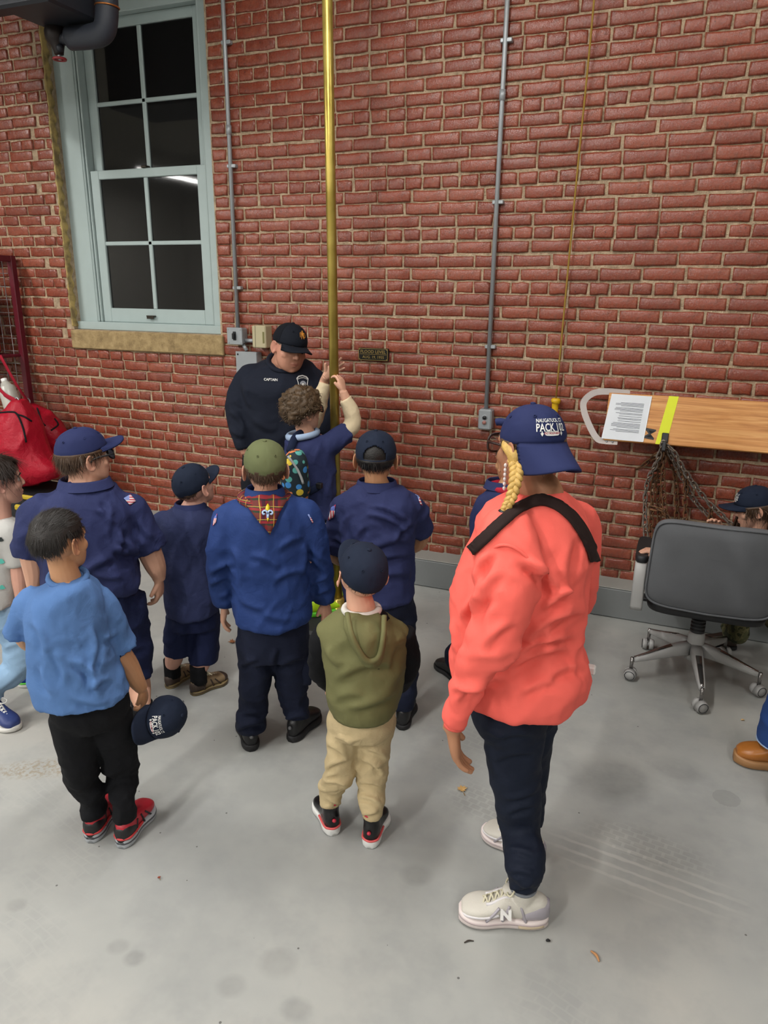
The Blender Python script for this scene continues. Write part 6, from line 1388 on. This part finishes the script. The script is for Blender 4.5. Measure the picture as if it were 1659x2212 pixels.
# ------------------------------------------------------------------ small child in the olive vest
p = Person('small child in an olive hooded vest, khaki trousers and navy cap', floorpt(757, 1800))
HI = dict(hi=.50, sole_h=.15, collar=plain('shoe_lining_red', 'b8283c', .5), band=plain('shoe_coral', 'd85a5a', .5), logo=plain('shoe_lining_red', 'b8283c', .5)); SBK = plain('shoe_gloss_black', '0f0f12', .3)
a1 = p.shoe(floorpt(722, 1806), floorpt(690, 1730), .175, .078, SBK, WHT, **HI); a2 = p.shoe(floorpt(797, 1834), floorpt(823, 1758), .175, .078, SBK, WHT, **HI)
OLV = cloth('vest_olive', '6b6a45', 600, .8, .08, .06); KHA = cloth('khaki', 'c4b088', 800, .85, .08, .15)
vest = [(742, 822, 1320, -.01, .05), (715, 850, 1332, 0, .08), (696, 876, 1358, 0, .10), (698, 876, 1400, 0, .11), (706, 868, 1450, 0, .115), (705, 866, 1500, 0, .12), ('n', 712, 858, 1576, 0, .12)]
lsl = [(706, 1365, 0, 30), (690, 1410, .02, 27), (692, 1450, .05, 25), (712, 1478, .10, 22)]; rsl = [(868, 1365, 0, 30), (880, 1412, .02, 27), (876, 1455, .05, 25), (858, 1480, .10, 22)]
legL = [(748, 1550, 0, 42), (738, 1620, 0, 34), (730, 1680, 0, 31), (a1 + [0, 0, .055], .041), (a1 + [0, 0, .0], .034)]; legR = [(815, 1550, 0, 42), (808, 1630, 0, 34), (802, 1700, 0, 31), (a2 + [0, 0, .055], .042), (a2 + [0, 0, .0], .038)]
p.garment('trousers', [p.tor([(712, 852, 1510, 0, .10), (712, 852, 1555, 0, .10), (722, 842, 1580, 0, .09)]), p.lim(legL), p.lim(legR)], KHA, .007,
    [(.009, (8, 18, 8), .25, 3, a1 + [0, 0, .12], .14), (.009, (8, 18, 8), -.25, 4, a2 + [0, 0, .12], .14), (.006, (9, 14, 8), .5, 5)], creases=[(704, 1606, 752, 1640, 6, .009), (698, 1664, 757, 1640, 6, .009), (696, 1690, 752, 1700, 5, .009), (703, 1720, 748, 1736, 5, .009), (774, 1638, 832, 1672, 6, .009), (768, 1690, 830, 1702, 5, .009), (770, 1720, 826, 1742, 5, .009), (790, 1616, 838, 1640, 6, .009), (700, 1680, 730, 1672, 5, .007), (775, 1755, 820, 1748, 5, .009), (720, 1590, 765, 1612, 6, .008), (800, 1660, 835, 1650, 5, .007)])
p.garment('undershirt', [p.lim(lsl), p.lim(rsl), p.tor(vest[:-1], .9)], BLACKP, .008, [(.006, (10, 14, 8), .4, 6)], label='black long-sleeved undershirt')
p.garment('vest', [p.tor(vest), p.slv([(716, 1362, 0, 27), (704, 1382, .01, 27)], vest), p.slv([(858, 1362, 0, 27), (872, 1382, .01, 27)], vest)], OLV, .0075, [(.008, (6, 7, 6), .3, 51), (.006, (10, 6, 8), -.5, 52)], creases=[(716, 1472, 856, 1428, 12, .012), (735, 1525, 862, 1480, 12, .012), (705, 1395, 740, 1440, 9, .010), (850, 1395, 838, 1450, 9, .010), (720, 1510, 790, 1500, 10, .008)])
mk('hem_band', *p.tor([('n', 712, 858, 1552, 0, .121), ('n', 713, 857, 1574, 0, .119)]), OLV, p.root)
hood = [(745, 825, 1330, -.06, .05), (742, 832, 1352, -.085, .06), (752, 832, 1385, -.10, .055), (768, 826, 1415, -.10, .045), (782, 818, 1436, -.095, .03)]
p.garment('hood', [p.tor(hood, p=.9)], OLV, .007, [(.010, (12, 4, 8), .35, 53), (.006, (16, 7, 9), -.3, 54)])
rimp = [(750, 1325, -.10, 6), (758, 1365, -.155, 6), (775, 1405, -.165, 6.5), (795, 1428, -.16, 7), (818, 1418, -.155, 6), (828, 1375, -.145, 6), (830, 1330, -.10, 6)]
mk('hood_rim', *p.lim(rimp, n=10, sub=6), OLV, p.root)
nk = p.at(781, 1318, 0); p.head(p.at(781, 1243, 0), .194, -14, 22, -6, [(nk, .045), (nk - [0, 0, .05], .05)], SKL); p.hair(HBR, .012, strands=600, length=.05, back=2.0, side=1.7, seed=51, under=1.7)
mk('collar', *limb([(p.at(781, 1322, -.002) + p.r * .052 * math.cos(t_) + p.g * .05 * math.sin(t_) + np.array([0, 0, .01]), .011) for t_ in np.linspace(0, 2 * math.pi, 25)], 8, 1), plain('collar_white', 'd8d4cc', .8), p.root)
p.cap(CAPN, tilt=0, low=1.74, brim=.36, curve=.06, drop=.03); p.pack_print(.0)
for (x, y, d_), sg in (((722, 1488, .13), 1), ((848, 1490, .13), -1)):
    w = p.at(x, y, d_); p.hand(w, .018, p.r * sg * .6 + p.g * .6, -p.g, np.array([0, 0, 1.]), .105, arm=[(w - p.r * sg * .03, .02)])
p.finish([p.tor(vest[:-1], .8), p.lim(legR, .7), p.lim(legL, .7), p.lim(rsl, .7), p.lim(lsl, .7)])

# ------------------------------------------------------------------ woman in coral
p = Person('person in a coral sweatshirt, dark jeans and backward navy cap', floorpt(1125, 1905))
SN = plain('sneaker_white', 'cac5ba', .65, bump=.6, bscale=420); SNS = plain('sneaker_sole', 'ddd0cc', .5); SNG = plain('sneaker_silver', 'a8a2aa', .35, .2)
def nb(h_, t_):
    ak = p.shoe(h_, t_, np.linalg.norm((t_ - h_)[:2]), .10, SN, SNS, hi=.34, sole_h=.13, laces=plain('lace_cream', 'cfc8ae', .8), collar=plain('sock_grey', '70747a', .8), midsole=plain('sneaker_mid', 'b8a8a8', .5), side=SNG, heel_patch=SNG, ankle=.30, low=.8, sport=plain('sneaker_trim', 'd6d2d4', .4))
    um, B, d, a, L, W_, sh_ = p.last_shoe
    for sd in (-1, 1):
        V, F = text2d('N', .036, .06, 1.15); o_ = B + d * L * .49 + a * sd * W_ * .40 + np.array([0, 0, sh_ + .10 * L]); P = np.array([o_ - d * v[0] * sd * (1 if sd * np.dot(a, p.g) > 0 else 1) + np.array([0, 0, 1]) * v[1] for v in V])
        P = np.array([o_ + d * v[0] * (1 if np.dot(np.cross(d, [0, 0, 1]), a * sd) > 0 else -1) + (np.array([0, 0, .92]) - a * sd * .38) * v[1] for v in V])
        W2, G = slab(P, F, a * sd * .005); mk('side_letter', W2, G, plain('letter_white', 'e4e2de', .4), um, smooth=False)
    return ak
a1 = nb(floorpt(1182, 1992), floorpt(990, 1978)); a2 = nb(floorpt(1172, 1866), floorpt(1046, 1796))
COR = cloth('coral_fleece', 'fb6c60', 800, .8, .05, .04); JEAN = cloth('jeans_dark', '101829', 900, .75, .12, .06)
sw = [(1112, 1212, 1062, 0, .075), (1080, 1238, 1080, .0, .12), (1045, 1266, 1115, 0, .16), (1020, 1280, 1170, 0, .185), (985, 1276, 1235, 0, .20), (975, 1266, 1310, 0, .20), (982, 1260, 1365, 0, .19), (980, 1276, 1425, 0, .20), (985, 1258, 1480, 0, .20), ('n', 1012, 1205, 1562, .0, .185)]
la = [(1092, 1165, -.16, 72), (1098, 1235, -.22, 70), (1085, 1310, -.25, 64), (1060, 1390, -.25, 56), (1018, 1470, -.23, 45), (990, 1530, -.22, 30), (982, 1562, -.22, 24)]
ra = [(1240, 1125, .10, 44), (1258, 1180, .16, 38), (1262, 1250, .22, 33), (1250, 1310, .30, 30)]
legN = [(1120, 1530, -.04, 70), (1108, 1620, -.05, 64), (1118, 1720, -.06, 52), (1124, 1800, -.06, 44), (a1 + [0, 0, .12], .058), (a1 + [0, 0, .025], .047)]; legF = [(1145, 1530, .07, 62), (1138, 1620, .09, 54), (1136, 1700, .10, 42), (a2 + [0, 0, .12], .055), (a2 + [0, 0, .03], .047)]
p.garment('jeans', [p.tor([(1025, 1195, 1480, 0, .155), (1020, 1190, 1530, 0, .155), (1030, 1180, 1560, 0, .14)]), p.lim(legN, n=20), p.lim(legF, n=20)], JEAN, .008, [(.006, (7, 13, 7), .1, 3), (.007, (7, 16, 7), -.15, 4, a1 + [0, 0, .1], .15)], creases=[(1052, 1602, 1165, 1588, 8, .008), (1060, 1645, 1162, 1626, 8, .008), (1085, 1722, 1164, 1700, 7, .008), (1088, 1762, 1162, 1738, 7, .008), (1092, 1882, 1156, 1892, 6, .009), (1090, 1915, 1156, 1905, 6, .009), (1040, 1580, 1100, 1600, 7, .006), (1088, 1836, 1158, 1850, 7, .007)])
p.garment('sweatshirt', [p.tor(sw, n=32), p.slv(la, sw), p.slv(ra, sw)], COR, .0085, [(.014, (4.5, 3.2, 5), .5, 61), (.020, (5, 9, 6), -.55, 62, (1040, 1480, -.3), .18), (.018, (4.5, 9, 6), .5, 63, (1190, 1390, -.15), .2), (.016, (6, 6, 6), .9, 64, (1180, 1240, -.15), .16), (.004, (16, 12, 10), .3, 65)], creases=[(1130, 1205, 1204, 1288, 11, .022), (1172, 1315, 1240, 1272, 11, .022), (1112, 1412, 1246, 1374, 10, .020), (1136, 1380, 1256, 1318, 11, .014), (1096, 1446, 1236, 1398, 11, .014), (980, 1512, 1092, 1458, 10, .016), (970, 1492, 1064, 1482, 9, .014), (996, 1345, 1056, 1280, 11, .016), (1010, 1362, 1078, 1228, 12, .014), (1236, 1150, 1226, 1310, 16, .012), (1040, 1405, 1110, 1340, 11, .012), (975, 1330, 1000, 1420, 10, .012), (1180, 1460, 1260, 1440, 11, .012), (1120, 1500, 1210, 1470, 11, .010), (1060, 1190, 1030, 1260, 9, .014)])
cuffp = p.pts([(989, 1534, -.22, 26), (984, 1552, -.22, 25), (981, 1568, -.22, 24)]); mk('cuff', *limb(cuffp, 18, 3), COR, p.root)
hemr = p.rows([('n', 1004, 1222, 1538, 0, .19), ('n', 1010, 1205, 1562, 0, .182)]); mk('hem_band', *loft([(c_, u * 1.01, v * 1.01) for c_, u, v in hemr], 32, 3, .9), COR, p.root)
mk('seam', *limb([(p.at(x, y, d_), .004) for x, y, d_ in ((1035, 1225, -.19), (1045, 1200, -.235), (1080, 1178, -.262), (1115, 1185, -.265), (1150, 1215, -.262), (1175, 1240, -.245))], 6, 4), COR, p.root)
nk = p.at(1165, 1065, .0); p.head(p.at(1145, 972, 0), .216, -48, 0, -3, [(nk, .062), (nk - [0, 0, .08], .07)], SKD, eyes='3a2416')
p.hair(hairmat('hair_blonde_root', '5a4632'), .035, strands=1800, length=.14, back=2.1, side=1.8, front=.95, seed=61, under=1.58)
p.cap(CAPB, turn=163, tilt=-8, low=1.62, brim=.40, opening=True, drop=-.26, curve=.10); p.pack_print(.0)
p.glasses(plain('glasses_tortoise', '2a1712', .3), w=.135, hgt=.11)
mk('cap_strap_tab', *limb([(p.hl([.02, .46, .25]), .014), (p.hl([-.03, .52, .26]), .013), (p.hl([-.06, .56, .25]), .012)], 8, 3, flat=(np.array([0, 0, 1.]), .8)), CAPB, p.root)
# braid
BLN = hairmat('hair_blonde', 'c9a45a'); ctr = [(1113, 995, -.07), (1116, 1015, -.10), (1113, 1040, -.13), (1106, 1070, -.15), (1096, 1092, -.165), (1088, 1108, -.17)]; C_ = cr([p.at(*c_) for c_ in ctr], 8); parts = []
for k in range(3):
    P = []
    for i, c_ in enumerate(C_):
        ph = i * .55 + k * 2.094; wv = .0115 * (1 - .45 * i / len(C_)); P.append((c_ + p.r * wv * math.sin(ph) - p.g * wv * .55 * math.sin(2 * ph), .0095 * (1 - .4 * i / len(C_))))
    parts.append(limb(P, 10, 2))
br = mk('braid', *join(parts), BLN, p.root); e_ = C_[-1]; mk('hair_tie', *torus(e_, C_[-1] - C_[-4], .010, .005, 14, 6), MBLK, br)
rs = random.Random(5); mk('braid_tail', *join([limb([(e_, .003), (e_ + p.r * rs.uniform(-.045, -.01) + np.array([0, 0, rs.uniform(-.05, -.02)]), .001)], 5, 2) for _ in range(40)]), BLN, br)
lk = [limb([(p.hl([-.335 + .006 * k, .10 - .03 * k, .10]), .006), (p.hl([-.36, .06 - .02 * k, .05]), .009), (p.hl([-.368, -.06 - .02 * k, -.02]), .012), (p.hl([-.35, -.12, -.14]), .012), (p.at(1113, 1000, -.07), .009)], 8, 4) for k in range(4)]; mk('side_hair', *join(lk), BLN, p.root)
ear = p.hl([-.375, .0, -.16]); mk('earring', *join([ell(ear - np.array([0, 0, .012 * k]), (.005, .005, .006), 8, 6) for k in range(6)]), plain('earring_bead', 'd8d0cc', .2), p.root)
# cross-body strap laid over the sweatshirt
STB = cloth('strap_brown', '2a1c1a', 900); path_ = [(1020, 1192), (1045, 1168), (1085, 1130), (1125, 1098), (1165, 1083), (1200, 1092), (1230, 1115), (1255, 1148), (1274, 1185), (1282, 1212)]; pc_ = cr(path_, 8); T_ = np.gradient(pc_, axis=0); T_ /= np.linalg.norm(T_, axis=1)[:, None]; Nn = np.stack([-T_[:, 1], T_[:, 0]], 1)
V = np.vstack([np.stack([c_ - n_ * 11, c_ - n_ * 4, c_ + n_ * 4, c_ + n_ * 11]) for c_, n_ in zip(pc_, Nn)]); F = [[i * 4 + j, i * 4 + j + 1, i * 4 + j + 5, i * 4 + j + 4] for i in range(len(pc_) - 1) for j in range(3)]
p.decal('sweatshirt', 'bag_strap', V, F, STB, .008, thick=.004, label='dark brown crossbody bag strap')
w = p.at(977, 1575, -.22); p.hand(w, .026, p.at(985, 1625, -.22) - w, p.r * .7 + p.g * .1, -p.r * .6 + p.g, .16, (.3, .35, .3), .03, [(p.at(982, 1545, -.22), .027)]); w = p.at(1235, 1345, .36); p.hand(w, .026, -p.r * .6 + np.array([0, 0, -.5]), p.g, -p.r, .16, arm=[(p.at(1250, 1310, .30), .027)])
mk('side_tag', *bbox(*sum(([c_ - .012, c_ + .012] for c_ in p.at(1277, 1446, .02)), []), .004), WHT, p.root, smooth=False)
p.finish([p.tor(sw[:-1], .88), p.lim(legN, .75), p.lim(legF, .75), p.lim(la, .6), p.lim(ra, .6)])

# ------------------------------------------------------------------ child half hidden behind the coral sweatshirt
p = Person('child in navy with a red neckerchief half hidden behind the coral sweatshirt', (-.72, 2.95, 0), NG)
a1 = p.shoe(p.b - p.r * .07, p.b - p.r * .3 + p.g * .3, .2, .085, BLKS, RUBB); a2 = p.shoe(p.b + p.r * .08, p.b - p.r * .2 + p.g * .4, .2, .085, BLKS, RUBB)
shirt = [(1068, 1124, 1046, 0, .05), (1050, 1142, 1062, 0, .085), (1038, 1155, 1088, 0, .10), (1040, 1155, 1140, 0, .105), (1042, 1155, 1200, 0, .11), ('n', 1044, 1156, 1290, 0, .11)]
lsl = [(1052, 1085, -.02, 24), (1038, 1130, -.02, 23), (1036, 1172, -.02, 21)]; rsl = [(1142, 1085, .02, 24), (1156, 1160, .04, 21)]
legL = [(1075, 1290, 0, 28), (1072, 1380, 0, 24), (a1 + [0, 0, .05], .048), (a1 - [0, 0, .02], .048)]; legR = [(1125, 1290, 0, 28), (1128, 1380, 0, 24), (a2 + [0, 0, .05], .048), (a2 - [0, 0, .02], .048)]
p.garment('trousers', [p.tor([(1048, 1152, 1250, 0, .095), (1048, 1152, 1300, 0, .095)]), p.lim(legL), p.lim(legR)], NAVYP, .01, [(.007, (8, 10, 8), .1, 3)])
p.garment('shirt', [p.tor(shirt), p.slv(lsl, shirt), p.slv(rsl, shirt)], NAVY, .009, [(.009, (9, 4, 8), .2, 71)])
nk = p.at(1096, 1055, 0); p.head(p.at(1108, 1000, .02), .195, -35, 0, 0, [(nk, .046), (nk - [0, 0, .05], .05)], SKM); p.hair(HDB, .04, strands=1200, length=.15, seed=71)
mk('neckerchief', *limb([(p.at(1096, 1052, .0) + p.r * .068 * math.cos(t_) + p.g * .065 * math.sin(t_) + np.array([0, 0, .0]), .017) for t_ in np.linspace(0, 2 * math.pi, 25)], 8, 1), cloth('kerchief_red', 'b02438', 800), p.root)
p.collar(p.at(1092, 1046, .0), .075, .06, .03, NAVY)
w = p.at(1030, 1195, .0); p.hand(w, .02, p.g + np.array([0, 0, -.3]), p.r, p.g, .125, arm=[(p.at(1036, 1165, -.02), .032), (p.at(1031, 1182, -.01), .03)]); w = p.at(1160, 1210, .06); p.hand(w, .02, p.g, -p.r, np.array([0, 0, 1.]), .125, arm=[(p.at(1156, 1150, .04), .03)])
p.finish([p.tor(shirt[:-1], .85), p.lim(legR, .75), p.lim(legL, .75), p.lim(rsl, .7), p.lim(lsl, .7)])

# ------------------------------------------------------------------ girl behind the office chair
p = Person('child in a navy cap and camouflage trousers leaning on the grey office chair', (.53, 3.68, 0))
CAMO = NT('camo'); n1 = CAMO.noise(16, 3, .6); MCAMO = CAMO.set(CAMO.ramp(n1.outputs[0], [(.38, '2e3220'), (.45, '5a5c3c'), (.55, '77714e'), (.62, '3c4028')], 'CONSTANT'), .9)
a1 = p.shoe(floorpt(1590, 1402), floorpt(1590, 1402) - p.r * .2 - p.g * .06, .2, .085, BRN, RUBB); a2 = p.shoe(floorpt(1680, 1385), floorpt(1680, 1385) - p.r * .2, .2, .085, BRN, RUBB)
shirt = [(1606, 1668, 1140, 0, .05), (1592, 1688, 1155, 0, .085), (1582, 1700, 1180, 0, .10), (1584, 1698, 1230, 0, .105), ('n', 1582, 1698, 1290, 0, .11)]
lsl = [(1600, 1175, -.02, 22), (1572, 1165, -.08, 19), (1556, 1152, -.14, 16)]; rsl = [(1604, 1180, -.02, 22), (1545, 1212, -.18, 19), (1480, 1212, -.34, 17), (1440, 1198, -.44, 15)]
legA = [(1612, 1280, 0, 26), (1600, 1330, 0, 24), (1594, 1370, .02, 22), (a1 + [0, 0, .04], .052)]; legB = [(1668, 1280, 0, 26), (1676, 1340, .04, 23), (a2 + [0, 0, .04], .052)]
p.garment('trousers', [p.tor([(1586, 1696, 1265, 0, .095), (1586, 1696, 1300, 0, .095)]), p.lim(legA), p.lim(legB)], MCAMO, .01, [(.012, (10, 9, 9), .2, 3)])
p.garment('shirt', [p.tor(shirt), p.slv(lsl, shirt), p.slv(rsl, shirt)], NAVY, .009, [(.009, (9, 5, 8), .2, 81)])
nk = p.at(1634, 1150, 0); p.head(p.at(1630, 1098, -.02), .197, -100, -14, 0, [(nk, .045), (nk - [0, 0, .05], .05)], SKL); p.hair(HBR, .05, strands=2200, length=.3, back=2.3, side=1.9, front=1.1, seed=81, under=1.55)
rs = random.Random(9); ps = []
for k in range(150):
    t_ = rs.uniform(.9, 3.6) ; b0 = p.hl([math.sin(t_ + math.pi * 0) * .36, math.cos(t_) * .40 - .03, rs.uniform(-.05, .1)]); en = b0 + np.array([rs.uniform(-.02, .02), rs.uniform(-.02, .02), -rs.uniform(.16, .25)]) + nrm(b0 - p.hc) * rs.uniform(.0, .035); ps.append(limb([(b0, .006), ((b0 + en) / 2 + nrm(b0 - p.hc) * .015, .006), (en, .002)], 5, 3))
mk('long_hair', *join(ps), HBR, p.root)
p.cap(CAPN, tilt=6, low=1.6, brim=.36); p.pack_print(0)
w = p.at(1552, 1150, -.17); p.hand(w, .019, p.at(1546, 1128, -.19) - w, -p.g - p.r * .2, -p.r, .12, (.35, .6, .4), .05, [(p.at(1562, 1156, -.12), .022)]); w = p.at(1424, 1193, -.49); p.hand(w, .019, -p.r + np.array([0, 0, .05]) - p.g * .2, np.array([0, 0, -1.]), -p.g, .12, (.45, .6, .4), .03, [(p.at(1442, 1197, -.45), .023)])
p.finish([p.tor(shirt[:-1], .85), p.lim(legA, .75), p.lim(legB, .75), p.lim(rsl, .7), p.lim(lsl, .7)])

# ------------------------------------------------------------------ person at the right edge: leather clogs and jeans
p = Person('person in blue jeans and brown leather clogs at the right edge', floorpt(1720, 1680))
CLG = plain('clog_leather', 'a8682c', .35, bump=.1); CLS = plain('clog_wood', '9c7248', .5)
tA, tB = floorpt(1582, 1640), floorpt(1664, 1738); dA = nrm(floorpt(1700, 1672) - floorpt(1578, 1648)); a1 = p.shoe(tA + dA * .255, tA, .255, .105, CLG, CLS, hi=.30, sole_h=.15, ankle=.40); a2 = p.shoe(tB + dA * .255, tB, .255, .105, CLG, CLS, hi=.30, sole_h=.15, ankle=.40)
um, B, d, a, L, W_, sh_ = p.last_shoe
JEB = cloth('jeans_blue', '24427a', 800, .85, .15, .1)
legA = [(1765, 1250, 0, 56), (1730, 1450, 0, 50), (a1 + [0, 0, .16], .078), (a1 + [0, 0, .0], .085)]; legB = [(1800, 1250, -.06, 60), (1790, 1480, -.08, 52), (a2 + [0, 0, .16], .072), (a2 + [0, 0, .0], .078)]
tr = [(1725, 1860, 1170, 0, .14), (1722, 1862, 1260, 0, .15)]; p.garment('jeans', [p.tor(tr), p.lim(legA, n=20), p.lim(legB, n=20)], JEB, .01, [(.008, (7, 11, 7), .1, 3)])
mk('cuff_stitching', *torus(a1 + np.array([0, 0, .012]), (0, 0, 1), .083, .003, 24, 6), plain('stitch', '8ea2bc', .7), p.root)
shirt = [(1765, 1825, 880, 0, .06), (1735, 1855, 905, 0, .11), (1720, 1870, 950, 0, .13), (1725, 1865, 1060, 0, .14), (1722, 1865, 1150, 0, .145), (1720, 1868, 1210, 0, .15)]
lsl = [(1740, 950, 0, 38), (1730, 1050, 0, 34), (1730, 1150, -.04, 28)]; rsl = [(1858, 950, 0, 38), (1875, 1050, 0, 34), (1875, 1150, -.04, 28)]
p.garment('sweater', [p.tor(shirt), p.slv(lsl, shirt), p.slv(rsl, shirt)], cloth('sweater_grey', '8a8a88', 700), .011, [(.01, (6, 5, 6), .3, 91)])
nk = p.at(1795, 895, 0); p.head(p.at(1795, 800, 0), .225, -60, 0, 0, [(nk, .058), (nk - [0, 0, .08], .065)], SKL); p.hair(HBR, .06, strands=1800, length=.3, back=2.3, side=1.9, seed=91)
for rows_, sg in ((lsl, -1), (rsl, 1)):
    w = p.at(rows_[-1][0], rows_[-1][1] + 40, -.05); p.hand(w, .026, np.array([0, 0, -1.]), p.r * -sg, p.g, .165, arm=[(p.at(rows_[-1][0], rows_[-1][1] - 20, -.04), .03)])
p.finish([p.tor(shirt, .85), p.lim(legA, .75), p.lim(legB, .75), p.lim(lsl, .7), p.lim(rsl, .7)])
bpy.data.scenes.remove(tmp_scene)
